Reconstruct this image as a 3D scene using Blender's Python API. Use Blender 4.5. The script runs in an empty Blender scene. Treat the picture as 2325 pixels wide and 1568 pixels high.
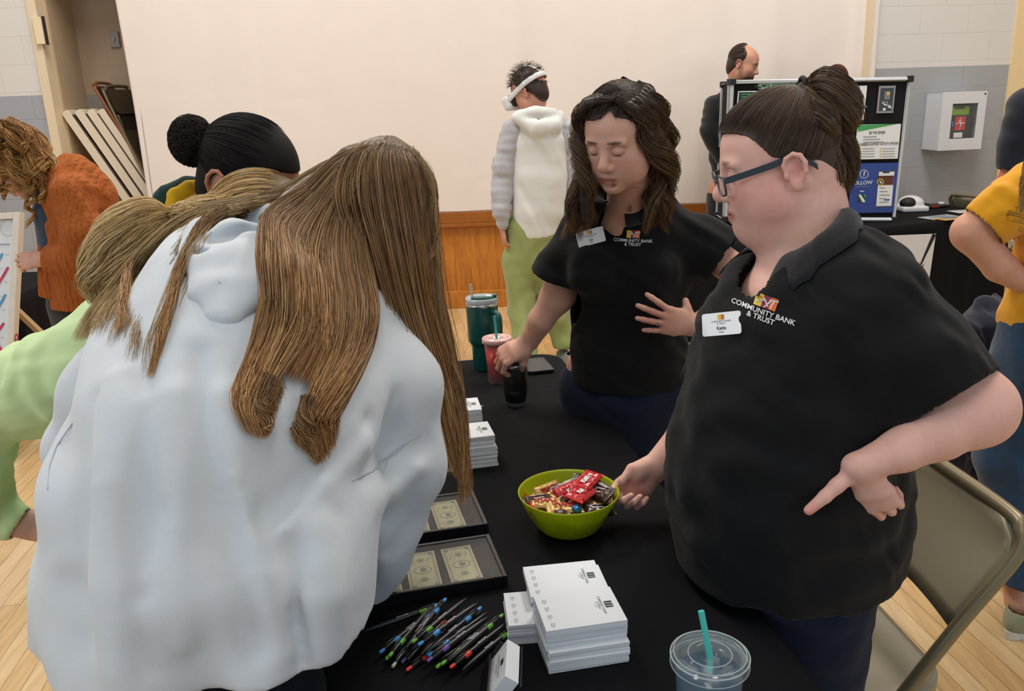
import bpy, bmesh, math, random
import numpy as np
from mathutils import Vector, Matrix
from mathutils.bvhtree import BVHTree
SC = bpy.context.scene
COL = SC.collection
PI = math.pi
rnd = random.Random(7)
# ---------------------------------------------------------------- camera
F_PX, TH, CAMH, RO = 1900.0, math.radians(16.3), 1.62, math.radians(2.0)
cam = bpy.data.objects.new('camera', bpy.data.cameras.new('camera')); COL.objects.link(cam)
cam.data.sensor_width = 36; cam.data.lens = 36 * F_PX / 2325; cam.data.clip_start = 0.02
cam.location = (0, 0, CAMH)
cam.matrix_world = Matrix.Translation((0, 0, CAMH)) @ (Matrix.Rotation(PI/2 - TH, 4, 'X') @ Matrix.Rotation(-RO, 4, 'Z'))
SC.camera = cam
# ---------------------------------------------------------------- world and lights
w = bpy.data.worlds.new('daylight'); SC.world = w; w.use_nodes = True
w.node_tree.nodes['Background'].inputs[0].default_value = (0.80, 0.90, 1.0, 1)
w.node_tree.nodes['Background'].inputs[1].default_value = 0.46
def area(name, loc, size, power, col, tgt=None, sy=None):
    l = bpy.data.lights.new(name, 'AREA'); l.energy = power; l.color = col; l.size = size
    if sy: l.shape = 'RECTANGLE'; l.size_y = sy
    o = bpy.data.objects.new(name, l); COL.objects.link(o); o.location = loc
    if tgt: o.rotation_euler = (Vector(tgt) - Vector(loc)).to_track_quat('-Z', 'Y').to_euler()
    return o
area('ceiling_light', (-2.0, 4.3, 5.4), 1.2, 150, (1.0, 0.96, 0.91), sy=2.4)
area('ceiling_light', (2.2, 4.3, 5.4), 1.2, 150, (1.0, 0.96, 0.91), sy=2.4)
area('ceiling_light', (0.0, 0.2, 5.4), 1.2, 52, (1.0, 0.95, 0.88), sy=2.4)
area('window_daylight', (-5.2, -1.2, 3.2), 2.4, 90, (0.82, 0.91, 1.0), (0.0, 1.6, 1.0), 2.0)
area('window_daylight', (4.6, -2.4, 3.0), 2.0, 42, (0.85, 0.92, 1.0), (0.6, 2.0, 1.0), 1.6)
SC.view_settings.view_transform = 'Standard'; SC.view_settings.look = 'None'
SC.view_settings.exposure = 0.0; SC.view_settings.gamma = 1.0; SC.view_settings.use_curve_mapping = False
# ---------------------------------------------------------------- measuring rays (to read real positions off the photograph)
_cs, _sn = math.cos(RO), math.sin(RO)
def ray(px, py):
    a, b = px - 1162.5, 784 - py
    a, b = a*_cs + b*_sn, -a*_sn + b*_cs
    return (a, F_PX*math.cos(TH) + b*math.sin(TH), -F_PX*math.sin(TH) + b*math.cos(TH))
def G(px, py, z=0.0):
    r = ray(px, py); t = (z - CAMH) / r[2]; return Vector((r[0]*t, r[1]*t, z))
def P(px, py, Y):
    r = ray(px, py); t = Y / r[1]; return Vector((r[0]*t, Y, CAMH + r[2]*t))
# ---------------------------------------------------------------- colour and materials
def lin(c):
    if isinstance(c, str):
        c = c.lstrip('#'); c = [int(c[i:i+2], 16) for i in (0, 2, 4)]
    return tuple(((v/255)/12.92 if v/255 <= 0.04045 else ((v/255+0.055)/1.055)**2.4) for v in c[:3])
MATS = {}
def nt(name):
    m = bpy.data.materials.new(name); m.use_nodes = True; t = m.node_tree
    b = t.nodes['Principled BSDF']; return m, t, b
def mat(name, c, rough=0.6, metal=0.0, spec=0.5, bump=None, bscale=200, bstr=0.15, var=0.0, vscale=8, sheen=0, coat=0, trans=0, ior=1.45, sss=0, alpha=1, bdist=0.001):
    if name in MATS: return MATS[name]
    m, t, b = nt(name); L = lin(c)
    b.inputs['Base Color'].default_value = (*L, 1); b.inputs['Roughness'].default_value = rough
    b.inputs['Metallic'].default_value = metal; b.inputs['Specular IOR Level'].default_value = spec
    b.inputs['Sheen Weight'].default_value = sheen; b.inputs['Coat Weight'].default_value = coat
    b.inputs['Transmission Weight'].default_value = trans; b.inputs['IOR'].default_value = ior
    b.inputs['Alpha'].default_value = alpha
    if sss:
        b.inputs['Subsurface Weight'].default_value = sss; b.inputs['Subsurface Scale'].default_value = 0.006
        b.inputs['Subsurface Radius'].default_value = (1, .35, .2)
    tc = t.nodes.new('ShaderNodeTexCoord')
    if var:
        n = t.nodes.new('ShaderNodeTexNoise'); n.inputs['Scale'].default_value = vscale; n.inputs['Detail'].default_value = 5
        t.links.new(tc.outputs['Object'], n.inputs['Vector'])
        r = t.nodes.new('ShaderNodeValToRGB'); r.color_ramp.elements[0].position = .3; r.color_ramp.elements[1].position = .7
        r.color_ramp.elements[0].color = (*[v*(1-var) for v in L], 1); r.color_ramp.elements[1].color = (*[min(1, v*(1+var)) for v in L], 1)
        t.links.new(n.outputs['Fac'], r.inputs['Fac']); t.links.new(r.outputs['Color'], b.inputs['Base Color'])
    if bump:
        n = t.nodes.new('ShaderNodeTexNoise' if bump == 'noise' else 'ShaderNodeTexWave')
        n.inputs['Scale'].default_value = bscale; n.inputs['Detail'].default_value = 4 if bump == 'noise' else 0
        t.links.new(tc.outputs['Object'], n.inputs['Vector'])
        k = t.nodes.new('ShaderNodeBump'); k.inputs['Strength'].default_value = bstr; k.inputs['Distance'].default_value = bdist
        t.links.new(n.outputs['Fac'], k.inputs['Height']); t.links.new(k.outputs['Normal'], b.inputs['Normal'])
    MATS[name] = m; return m
def fabric(name, c, rough=0.9, weave=900, wstr=0.25, fold=6, fstr=0.3, fdist=0.02, sheen=0.2, var=0.0, spec=0.2, vcol=False):
    """woven or knitted cloth: fine weave bump + soft large folds"""
    if name in MATS: return MATS[name]
    m, t, b = nt(name); L = lin(c)
    b.inputs['Base Color'].default_value = (*L, 1); b.inputs['Roughness'].default_value = rough
    b.inputs['Sheen Weight'].default_value = sheen; b.inputs['Sheen Roughness'].default_value = .6
    b.inputs['Specular IOR Level'].default_value = spec
    tc = t.nodes.new('ShaderNodeTexCoord')
    if vcol:
        a = t.nodes.new('ShaderNodeVertexColor'); a.layer_name = 'Col'; t.links.new(a.outputs['Color'], b.inputs['Base Color'])
    elif var:
        n = t.nodes.new('ShaderNodeTexNoise'); n.inputs['Scale'].default_value = 60; n.inputs['Detail'].default_value = 6
        t.links.new(tc.outputs['Object'], n.inputs['Vector'])
        r = t.nodes.new('ShaderNodeValToRGB'); r.color_ramp.elements[0].position = .3; r.color_ramp.elements[1].position = .7
        r.color_ramp.elements[0].color = (*[v*(1-var) for v in L], 1); r.color_ramp.elements[1].color = (*[min(1, v*(1+var)) for v in L], 1)
        t.links.new(n.outputs['Fac'], r.inputs['Fac']); t.links.new(r.outputs['Color'], b.inputs['Base Color'])
    n1 = t.nodes.new('ShaderNodeTexNoise'); n1.inputs['Scale'].default_value = weave; n1.inputs['Detail'].default_value = 2
    n2 = t.nodes.new('ShaderNodeTexNoise'); n2.inputs['Scale'].default_value = fold; n2.inputs['Detail'].default_value = 2; n2.inputs['Distortion'].default_value = .6
    for n in (n1, n2): t.links.new(tc.outputs['Object'], n.inputs['Vector'])
    k1 = t.nodes.new('ShaderNodeBump'); k1.inputs['Strength'].default_value = wstr; k1.inputs['Distance'].default_value = .0008
    k2 = t.nodes.new('ShaderNodeBump'); k2.inputs['Strength'].default_value = fstr; k2.inputs['Distance'].default_value = fdist
    t.links.new(n1.outputs['Fac'], k1.inputs['Height']); t.links.new(n2.outputs['Fac'], k2.inputs['Height'])
    t.links.new(k2.outputs['Normal'], k1.inputs['Normal']); t.links.new(k1.outputs['Normal'], b.inputs['Normal'])
    MATS[name] = m; return m
def vmat(name, rough=.55, spec=.4, sss=0.0, bscale=0, bstr=.1, metal=0, aniso=0, sheen=0, coat=0, bdist=.0006):
    """material whose own colour comes from the mesh's colour attribute"""
    if name in MATS: return MATS[name]
    m, t, b = nt(name)
    a = t.nodes.new('ShaderNodeVertexColor'); a.layer_name = 'Col'; t.links.new(a.outputs['Color'], b.inputs['Base Color'])
    b.inputs['Roughness'].default_value = rough; b.inputs['Specular IOR Level'].default_value = spec
    b.inputs['Metallic'].default_value = metal; b.inputs['Sheen Weight'].default_value = sheen; b.inputs['Coat Weight'].default_value = coat
    if sss:
        b.inputs['Subsurface Weight'].default_value = sss; b.inputs['Subsurface Scale'].default_value = 0.008
        b.inputs['Subsurface Radius'].default_value = (1, .4, .25)
    if bscale:
        tc = t.nodes.new('ShaderNodeTexCoord'); n = t.nodes.new('ShaderNodeTexNoise'); n.inputs['Scale'].default_value = bscale; n.inputs['Detail'].default_value = 3
        k = t.nodes.new('ShaderNodeBump'); k.inputs['Strength'].default_value = bstr; k.inputs['Distance'].default_value = bdist
        t.links.new(tc.outputs['Object'], n.inputs['Vector']); t.links.new(n.outputs['Fac'], k.inputs['Height']); t.links.new(k.outputs['Normal'], b.inputs['Normal'])
    MATS[name] = m; return m
# ---------------------------------------------------------------- object helpers
def link(name, me, m=None, parent=None, smooth=False):
    o = bpy.data.objects.new(name, me); COL.objects.link(o)
    if m is not None:
        for mm in (m if isinstance(m, (list, tuple)) else [m]): me.materials.append(mm)
    if smooth and len(me.polygons): me.polygons.foreach_set('use_smooth', np.ones(len(me.polygons), bool))
    if parent is not None:
        o.parent = parent; o.matrix_parent_inverse = parent_mw(parent).inverted()
    return o
def parent_mw(p):
    mw = Matrix.LocRotScale(p.location, p.rotation_euler, p.scale)
    return (parent_mw(p.parent) @ p.matrix_parent_inverse @ mw) if p.parent else mw
def tag(o, label=None, cat=None, group=None, kind=None):
    if label: o['label'] = label
    if cat: o['category'] = cat
    if group: o['group'] = group
    if kind: o['kind'] = kind
    return o
def empty(name, loc=(0, 0, 0), rz=0, label=None, cat=None, group=None):
    o = bpy.data.objects.new(name, None); COL.objects.link(o); o.location = loc; o.rotation_euler = (0, 0, rz); o.empty_display_size = .05
    return tag(o, label, cat, group)
def copy_tree(o, parent=None):
    c = o.copy(); COL.objects.link(c); c.parent = parent
    if parent is not None: c.matrix_parent_inverse = o.matrix_parent_inverse
    for ch in list(o.children): copy_tree(ch, c)
    return c
class MB:
    """collects primitive shapes into one mesh"""
    def __init__(s): s.v = []; s.f = []; s.mi = []; s.sm = []
    def add(s, vs, fs, mi=0, sm=False):
        o = len(s.v); s.v += [tuple(v) for v in vs]; s.f += [tuple(i+o for i in f) for f in fs]; s.mi += [mi]*len(fs); s.sm += [sm]*len(fs); return s
    def box(s, c, d, R=None, mi=0, bev=0):
        bm = bmesh.new(); bmesh.ops.create_cube(bm, size=1); bmesh.ops.scale(bm, vec=d, verts=bm.verts)
        if bev: bmesh.ops.bevel(bm, geom=bm.edges[:], offset=bev, segments=2, affect='EDGES', profile=.5)
        M = Matrix.Translation(c) @ (R.to_4x4() if R is not None else Matrix.Identity(4)); bm.transform(M)
        return s.bm(bm, mi)
    def bm(s, bm, mi=0, sm=False):
        bm.verts.index_update(); s.add([v.co[:] for v in bm.verts], [[v.index for v in f.verts] for f in bm.faces], mi, sm); bm.free(); return s
    def tube(s, pts, r, n=10, mi=0, cap=True, sm=True, closed=False):
        pts = [Vector(p) for p in pts]; N = len(pts); rs = r if isinstance(r, (list, tuple)) else [r]*N
        vs = []; prev = None
        for i, p in enumerate(pts):
            if closed: d = pts[(i+1) % N] - pts[i-1]
            else: d = pts[min(i+1, N-1)] - pts[max(i-1, 0)]
            d.normalize()
            if prev is None: u = d.orthogonal().normalized()
            else: u = (prev - d*prev.dot(d)); u = u.normalized() if u.length > 1e-6 else d.orthogonal().normalized()
            prev = u; w_ = d.cross(u)
            for k in range(n):
                a = 2*PI*k/n; vs.append(p + (u*math.cos(a) + w_*math.sin(a))*rs[i])
        fs = []
        for i in range(N if closed else N-1):
            j = (i+1) % N
            for k in range(n): fs.append((i*n+k, i*n+(k+1) % n, j*n+(k+1) % n, j*n+k))
        s.add(vs, fs, mi, sm)
        if cap and not closed: s.add(vs[:n], [tuple(range(n))[::-1]], mi); s.add(vs[-n:], [tuple(range(n))], mi)
        return s
    def lathe(s, prof, c=(0, 0, 0), n=48, mi=0, sm=True, R=None, sx=1, sy=1):
        vs = []; fs = []; m = len(prof)
        for k in range(n):
            a = 2*PI*k/n
            for (r, z) in prof:
                v = Vector((r*math.cos(a)*sx, r*math.sin(a)*sy, z)); v = (R @ v) if R is not None else v; vs.append(v + Vector(c))
        for k in range(n):
            j = (k+1) % n
            for i in range(m-1): fs.append((k*m+i, j*m+i, j*m+i+1, k*m+i+1))
        return s.add(vs, fs, mi, sm)
    def prism(s, poly, d, M=None, mi=0):
        """extrude polygon (x,y list) by d in z"""
        n = len(poly); vs = [Vector((x, y, 0)) for x, y in poly] + [Vector((x, y, d)) for x, y in poly]
        if M is not None: vs = [M @ v for v in vs]
        fs = [tuple(range(n))[::-1], tuple(range(n, 2*n))] + [(i, (i+1) % n, n+(i+1) % n, n+i) for i in range(n)]
        return s.add(vs, fs, mi)
    def build(s, name, m, parent=None, M=None):
        me = bpy.data.meshes.new(name); me.from_pydata(s.v, [], s.f); me.polygons.foreach_set('material_index', s.mi); me.polygons.foreach_set('use_smooth', s.sm)
        if M is not None: me.transform(M)
        me.update(); return link(name, me, m, parent)
def rrect(w, h, r, n=5, cx=0, cy=0):
    out = []
    for (sx, sy, a0) in ((1, 1, 0), (-1, 1, 90), (-1, -1, 180), (1, -1, 270)):
        for k in range(n+1):
            a = math.radians(a0 + 90*k/n); out.append((cx + sx*(w/2-r) + r*math.cos(a), cy + sy*(h/2-r) + r*math.sin(a)))
    return out
def frame_M(origin, xdir, ydir):
    x = Vector(xdir).normalized(); z = x.cross(Vector(ydir)).normalized(); y = z.cross(x)
    M = Matrix((x, y, z)).transposed().to_4x4(); return Matrix.Translation(origin) @ M
def text_bm(s, size, bold=0, ext=0.0, align='CENTER', res=3, sp=1.0):
    c = bpy.data.curves.new('t', 'FONT'); c.body = s; c.size = size; c.offset = bold; c.extrude = ext; c.align_x = align; c.align_y = 'CENTER'; c.resolution_u = res; c.space_character = sp
    o = bpy.data.objects.new('t', c); COL.objects.link(o); dg = bpy.context.evaluated_depsgraph_get(); me = bpy.data.meshes.new_from_object(o.evaluated_get(dg))
    vs = [v.co.copy() for v in me.vertices]; fs = [tuple(p.vertices) for p in me.polygons]
    bpy.data.objects.remove(o); bpy.data.curves.remove(c); bpy.data.meshes.remove(me); return vs, fs
def mbtext(mb, s, size, M, mi=0, bold=0, align='CENTER', sx=1.0, sp=1.0):
    vs, fs = text_bm(s, size, bold, 0, align, 3, sp); mb.add([M @ Vector((v.x*sx, v.y, v.z)) for v in vs], fs, mi); return mb
# ---------------------------------------------------------------- signed-distance modelling (smooth blended bodies and clothes)
def A(v): return np.array(v, dtype=np.float32)
def smin(a, b, k):
    if k <= 0: return np.minimum(a, b)
    h = np.maximum(k - np.abs(a-b), 0)/k; return np.minimum(a, b) - h*h*k*.25
class Vol:
    def __init__(s, lo, hi, h):
        s.lo = A(lo); s.h = h; n = np.ceil((A(hi)-s.lo)/h).astype(int)+1; s.n = n
        s.ax = [s.lo[i] + h*np.arange(n[i], dtype=np.float32) for i in range(3)]
        s.F = np.full(n, 1.0, np.float32)
    def reg(s, lo, hi):
        i0 = np.clip(np.floor((A(lo)-s.lo)/s.h).astype(int), 0, s.n); i1 = np.clip(np.ceil((A(hi)-s.lo)/s.h).astype(int)+1, 0, s.n)
        if np.any(i1 <= i0): return None
        sl = tuple(slice(a, b) for a, b in zip(i0, i1))
        X = s.ax[0][sl[0]][:, None, None]; Y = s.ax[1][sl[1]][None, :, None]; Z = s.ax[2][sl[2]][None, None, :]
        return sl, X, Y, Z
    def apply(s, prims, sub=False):
        for p in prims:
            fn, lo, hi, k, op = p
            m = k + 3*s.h + .01
            r = s.reg(A(lo)-m, A(hi)+m)
            if r is None: continue
            sl, X, Y, Z = r; d = fn(X, Y, Z).astype(np.float32)
            if op == 'u': s.F[sl] = smin(s.F[sl], d, k)
            else: s.F[sl] = -smin(-s.F[sl], d, k)
        return s
    def mesh(s):
        F = s.F; n = F.shape; h = s.h; ins = F < 0
        # surface nets
        c = [ins[i:n[0]-1+i, j:n[1]-1+j, k:n[2]-1+k] for i in (0, 1) for j in (0, 1) for k in (0, 1)]
        allin = c[0].copy(); anyin = c[0].copy()
        for q in c[1:]: allin &= q; anyin |= q
        act = anyin & ~allin; idx = np.argwhere(act); M = len(idx)
        if M == 0: return np.zeros((0, 3)), np.zeros((0, 4), int)
        vid = np.full(act.shape, -1, np.int64); vid[act] = np.arange(M)
        acc = np.zeros((M, 3)); cnt = np.zeros(M)
        corners = [(i, j, k) for i in (0, 1) for j in (0, 1) for k in (0, 1)]
        val = {cc: F[idx[:, 0]+cc[0], idx[:, 1]+cc[1], idx[:, 2]+cc[2]] for cc in corners}
        for a in corners:
            for ax in range(3):
                if a[ax]: continue
                b = list(a); b[ax] = 1; b = tuple(b); va, vb = val[a], val[b]; cr = (va < 0) != (vb < 0)
                t = np.where(cr, va/np.where(va == vb, 1, va-vb), 0); p = np.tile(np.array(a, float), (M, 1)); p[:, ax] += t
                acc += p*cr[:, None]; cnt += cr
        V = (idx + acc/cnt[:, None])*h + s.lo
        Q = []
        for ax in range(3):
            a0 = [slice(None)]*3; a1 = [slice(None)]*3; a0[ax] = slice(0, n[ax]-1); a1[ax] = slice(1, n[ax])
            A0 = ins[tuple(a0)]; A1 = ins[tuple(a1)]; e = np.argwhere(A0 != A1); u, v = [(1, 2), (2, 0), (0, 1)][ax]
            ok = (e[:, u] > 0) & (e[:, v] > 0) & (e[:, u] < n[u]-1) & (e[:, v] < n[v]-1); e = e[ok]
            if len(e) == 0: continue
            fl = A0[e[:, 0], e[:, 1], e[:, 2]]
            def g(du, dv):
                q = e.copy(); q[:, u] -= du; q[:, v] -= dv; return vid[q[:, 0], q[:, 1], q[:, 2]]
            q = np.stack([g(1, 1), g(0, 1), g(0, 0), g(1, 0)], 1); q[~fl] = q[~fl][:, ::-1]; Q.append(q)
        return V, np.concatenate(Q)
def unit(v): v = np.array(v, float); return v/np.linalg.norm(v)
def ell(c, r, R=None, k=.01, op='u'):
    """ellipsoid, R = 3x3 whose columns are its axes"""
    c = A(c); r = A(r); Rm = np.array(R, dtype=np.float32) if R is not None else None
    def fn(X, Y, Z):
        x, y, z = X-c[0], Y-c[1], Z-c[2]
        if Rm is not None: x, y, z = [x*Rm[0, i]+y*Rm[1, i]+z*Rm[2, i] for i in range(3)]
        k0 = np.sqrt((x/r[0])**2+(y/r[1])**2+(z/r[2])**2)+1e-6; k1 = np.sqrt((x/r[0]**2)**2+(y/r[1]**2)**2+(z/r[2]**2)**2)+1e-6
        return k0*(k0-1)/k1
    ext = np.sqrt(((Rm*r[None, :])**2).sum(1)) if Rm is not None else r
    return (fn, c-ext, c+ext, k, op)
def loft(pts, ra, rb=None, side=(1, 0, 0), k=.01, op='u', kk=None):
    """limb or trunk through pts; ra = half width along 'side', rb = half width across it"""
    pts = [A(p) for p in pts]; n = len(pts); ra = list(ra) if np.ndim(ra) else [ra]*n; rb = ra if rb is None else (list(rb) if np.ndim(rb) else [rb]*n)
    kk = .4*min(min(ra), min(rb)) if kk is None else kk; sides = [A(side)]*n if np.ndim(side) == 1 else [A(q) for q in side]
    def fn(X, Y, Z):
        D = None
        for i in range(n-1):
            a, b = pts[i], pts[i+1]; ba = b-a; L = float(np.linalg.norm(ba))+1e-9; d = ba/L; s0 = (sides[i]+sides[i+1])/2; s_ = s0 - d*np.dot(s0, d); s_ = s_/(np.linalg.norm(s_)+1e-9); v_ = np.cross(d, s_)
            x, y, z = X-a[0], Y-a[1], Z-a[2]; w_ = x*d[0]+y*d[1]+z*d[2]; t = np.clip(w_/L, 0, 1)
            ov = w_-t*L; u = x*s_[0]+y*s_[1]+z*s_[2]; v = x*v_[0]+y*v_[1]+z*v_[2]
            aa = ra[i]+(ra[i+1]-ra[i])*t; bb = rb[i]+(rb[i+1]-rb[i])*t; mn = np.minimum(aa, bb)
            q0 = np.sqrt((u/aa)**2+(v/bb)**2+(ov/mn)**2)+1e-6; q1 = np.sqrt((u/aa**2)**2+(v/bb**2)**2+(ov/mn**2)**2)+1e-6
            e = q0*(q0-1)/q1; D = e if D is None else smin(D, e, kk)
        return D
    m = max(max(ra), max(rb)); P_ = np.array(pts); return (fn, P_.min(0)-m, P_.max(0)+m, k, op)
def rbox(c, hd, R=None, r=.005, k=.005, op='u'):
    c = A(c); hd = A(hd); Rm = np.array(R, dtype=np.float32) if R is not None else np.eye(3, dtype=np.float32)
    def fn(X, Y, Z):
        x, y, z = X-c[0], Y-c[1], Z-c[2]; q = [np.abs(x*Rm[0, i]+y*Rm[1, i]+z*Rm[2, i])-(hd[i]-r) for i in range(3)]
        return np.sqrt(sum(np.maximum(a, 0)**2 for a in q)) + np.minimum(np.maximum(np.maximum(q[0], q[1]), q[2]), 0) - r
    ext = np.abs(Rm) @ hd; return (fn, c-ext, c+ext, k, op)
def half(pt, nrm, lo, hi, k=.002, op='s'):
    """removes the side nrm points to"""
    pt = A(pt); nr = A(unit(nrm)); return (lambda X, Y, Z: -((X-pt[0])*nr[0]+(Y-pt[1])*nr[1]+(Z-pt[2])*nr[2]) + 0*X+0*Y+0*Z, lo, hi, k, op)
def wrinkle(seed, scale, amp, squash=(1, 1, 1)):
    r = np.random.RandomState(seed); W = []
    for i in range(7):
        d = r.normal(size=3); d /= np.linalg.norm(d); W.append((d*np.array(squash)*(2*PI/scale)*r.uniform(.6, 1.7), r.uniform(0, 6.28), r.uniform(.5, 1)))
    def fn(X, Y, Z):
        wx = .35*scale*np.sin(X*3/scale+Z*2/scale+seed); s = 0
        for d, p, a in W: s = s + a*np.sin((X+wx)*d[0]+Y*d[1]+Z*d[2]+p)
        return amp*s/3
    return fn
def box_of(prims, pad=.03):
    lo = np.min([p[1] for p in prims if p[4] == 'u'], 0)-pad; hi = np.max([p[2] for p in prims if p[4] == 'u'], 0)+pad; return lo, hi
def npmesh(name, V, Q, m, parent=None, col=None, smooth=True, mi=None):
    me = bpy.data.meshes.new(name); nq = len(Q); k = Q.shape[1]
    me.vertices.add(len(V)); me.vertices.foreach_set('co', np.ascontiguousarray(V, np.float32).ravel())
    me.loops.add(nq*k); me.loops.foreach_set('vertex_index', np.ascontiguousarray(Q, np.int32).ravel())
    me.polygons.add(nq); me.polygons.foreach_set('loop_start', np.arange(nq, dtype=np.int32)*k)
    if mi is not None: me.polygons.foreach_set('material_index', np.ascontiguousarray(mi, np.int32))
    me.update(calc_edges=True)
    if col is not None:
        c = np.ones((len(V), 4), np.float32); c[:, :3] = col; a = me.color_attributes.new('Col', 'FLOAT_COLOR', 'POINT'); a.data.foreach_set('color', c.ravel())
    return link(name, me, m, parent, smooth)
def sdf(prims, h, warp=None, lo=None, hi=None, cut=None, lap=1):
    """mesh of blended prims.  cut(X,Y,Z)>0 leaves an open edge there (sleeve end, hem, neckline)"""
    l, u = box_of(prims, .02+3*h)
    if lo is not None: l = np.maximum(l, A(lo))
    if hi is not None: u = np.minimum(u, A(hi))
    v = Vol(l, u, h); v.apply(prims)
    X, Y, Z = v.ax[0][:, None, None], v.ax[1][None, :, None], v.ax[2][None, None, :]
    if warp is not None:
        v.F = np.where(np.abs(v.F) < .1, v.F + warp(X, Y, Z).astype(np.float32), v.F)
    F0 = v.F
    if cut is not None: C = (cut(X, Y, Z) + 0*F0).astype(np.float32); v.F = np.maximum(F0, C)
    V, Q = v.mesh()
    if cut is not None and len(Q):
        c = V[Q].mean(1); cv = cut(c[:, 0], c[:, 1], c[:, 2]); ii = np.clip(((c-v.lo)/h).round().astype(int), 0, v.n-1); f0 = F0[ii[:, 0], ii[:, 1], ii[:, 2]]
        keep = ~((cv > -.35*h) & (f0 < -.9*h)); Q = Q[keep]; V, Q = compact(V, Q)
    for _ in range(lap): V = laplace(V, Q)
    return V, Q
def compact(V, Q):
    u, inv = np.unique(Q.ravel(), return_inverse=True); return V[u], inv.reshape(Q.shape)
def laplace(V, Q, w_=.5):
    S = np.zeros_like(V); n = np.zeros(len(V)); k = Q.shape[1]
    for i in range(k):
        a, b = Q[:, i], Q[:, (i+1) % k]
        for c in range(3): S[:, c] += np.bincount(a, V[b, c], len(V)) + np.bincount(b, V[a, c], len(V))
        n += np.bincount(a, minlength=len(V)) + np.bincount(b, minlength=len(V))
    n = np.maximum(n, 1); return V*(1-w_) + S/n[:, None]*w_
def join(*ms):
    Vs, Qs, o = [], [], 0
    for V, Q in ms: Vs.append(V); Qs.append(Q+o); o += len(V)
    return np.concatenate(Vs), np.concatenate(Qs)
def paint(V, base, spots=(), mottle=.05, seed=3):
    """own colour of skin / hair caps: base + soft blobs (centre, radius(s), colour, strength[, sharp])"""
    c = np.tile(np.array(lin(base)), (len(V), 1))
    n = wrinkle(seed, .03, 1)(V[:, 0], V[:, 1], V[:, 2]); c *= (1+mottle*np.clip(n, -1, 1))[:, None]
    for s in spots:
        p, r, cc, st = s[:4]; sh = s[4] if len(s) > 4 else 2; R = s[5] if len(s) > 5 else None
        d = V-np.array(p)
        if R is not None: d = d @ np.array(R)
        d = np.sqrt(((d/np.array(r))**2).sum(1)); wt = st*np.clip(1-d**sh, 0, 1); c = c*(1-wt[:, None]) + np.array(lin(cc))*wt[:, None]
    return c
# ---------------------------------------------------------------- hair
def cr(pts, n):
    """Catmull-Rom resample"""
    P_ = np.array([list(p) for p in pts], float); m = len(P_)
    if m == 2: t = np.linspace(0, 1, n)[:, None]; return P_[0]*(1-t)+P_[1]*t
    E_ = np.vstack([2*P_[0]-P_[1], P_, 2*P_[-1]-P_[-2]]); t = np.linspace(0, m-1-1e-6, n); i = t.astype(int); f = (t-i)[:, None]
    a, b, c, d = E_[i], E_[i+1], E_[i+2], E_[i+3]
    return .5*((2*b)+(-a+c)*f+(2*a-5*b+4*c-d)*f*f+(-a+3*b-3*c+d)*f**3)
def strands(paths, r, cols, tipcols=None, n=3, seed=1, taper=.35, flat=1.0, t0=0):
    """paths (N,S,3) -> tubes; r scalar or (N,)"""
    P_ = np.asarray(paths, float); N, S, _ = P_.shape; d = np.gradient(P_, axis=1); d /= np.linalg.norm(d, axis=2, keepdims=True)+1e-9
    up = np.array([.13, .31, .94]); u = np.cross(d, up); u /= np.linalg.norm(u, axis=2, keepdims=True)+1e-9; v = np.cross(d, u)
    tt = np.linspace(0, 1, S); rad = np.ones(S); rad = np.where(tt > 1-taper, (1-tt)/taper*.85+.15, 1.0)*(np.clip(tt/t0+.2, 0, 1) if t0 else 1); rr = (np.ones(N)*r)[:, None]*rad[None, :]
    ring = []
    for k in range(n):
        a = 2*PI*k/n; ring.append(P_ + (u*math.cos(a)*flat+v*math.sin(a))*rr[:, :, None])
    V = np.stack(ring, 2).reshape(-1, 3)
    i = np.arange(N)[:, None, None]; s_ = np.arange(S-1)[None, :, None]; k = np.arange(n)[None, None, :]; k2 = (k+1) % n
    b0 = (i*S+s_)*n; b1 = (i*S+s_+1)*n; Q = np.stack([b0+k, b0+k2, b1+k2, b1+k], 3).reshape(-1, 4)
    C0 = np.asarray(cols)[:, None, None, :]; C1 = C0 if tipcols is None else np.asarray(tipcols)[:, None, None, :]
    T = tt[None, :, None, None]; C = (C0*(1-T)+C1*T)*np.ones((N, S, n, 1)); return V, Q, C.reshape(-1, 3)
def lock(rs, pts, w0, n, S=16, wob=.004, freq=2.0, side=None, flat=1.0, jit=.1):
    """n strand paths following a guide; w0 = bundle half-width (scalar or per guide point); side/flat = flattened bundle"""
    g = cr(pts, S); ww = cr([(q, 0, 0) for q in (w0 if np.ndim(w0) else [w0]*len(pts))], S)[:, 0]
    d = np.gradient(g, axis=0); d /= np.linalg.norm(d, axis=1, keepdims=True)+1e-9
    sd = np.array(side if side is not None else (.2, .3, .93), float); u = sd[None]-d*(d@sd)[:, None]; u /= np.linalg.norm(u, axis=1, keepdims=True)+1e-9; v = np.cross(d, u)
    a = rs.uniform(0, 2*PI, n); q = np.sqrt(rs.uniform(0, 1, n)); ou, ov = q*np.cos(a), q*np.sin(a)*flat
    t = np.linspace(0, 1, S); ph = rs.uniform(0, 6.28, (n, 2)); fr = rs.uniform(.6, 1.4, (n, 1))*freq
    w1 = np.sin(ph[:, :1]+fr*2*PI*t[None])*wob*(.3+t[None]); w2 = np.cos(ph[:, 1:]+fr*1.3*2*PI*t[None])*wob*(.3+t[None])
    ln = 1-rs.uniform(0, jit, (n, 1, 1))*t[None, :, None]
    U = ou[:, None]*ww[None]+w1; V_ = ov[:, None]*ww[None]+w2
    P_ = g[None]+U[:, :, None]*u[None]+V_[:, :, None]*v[None]
    return P_[:, :1]+(P_-P_[:, :1])*ln
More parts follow.
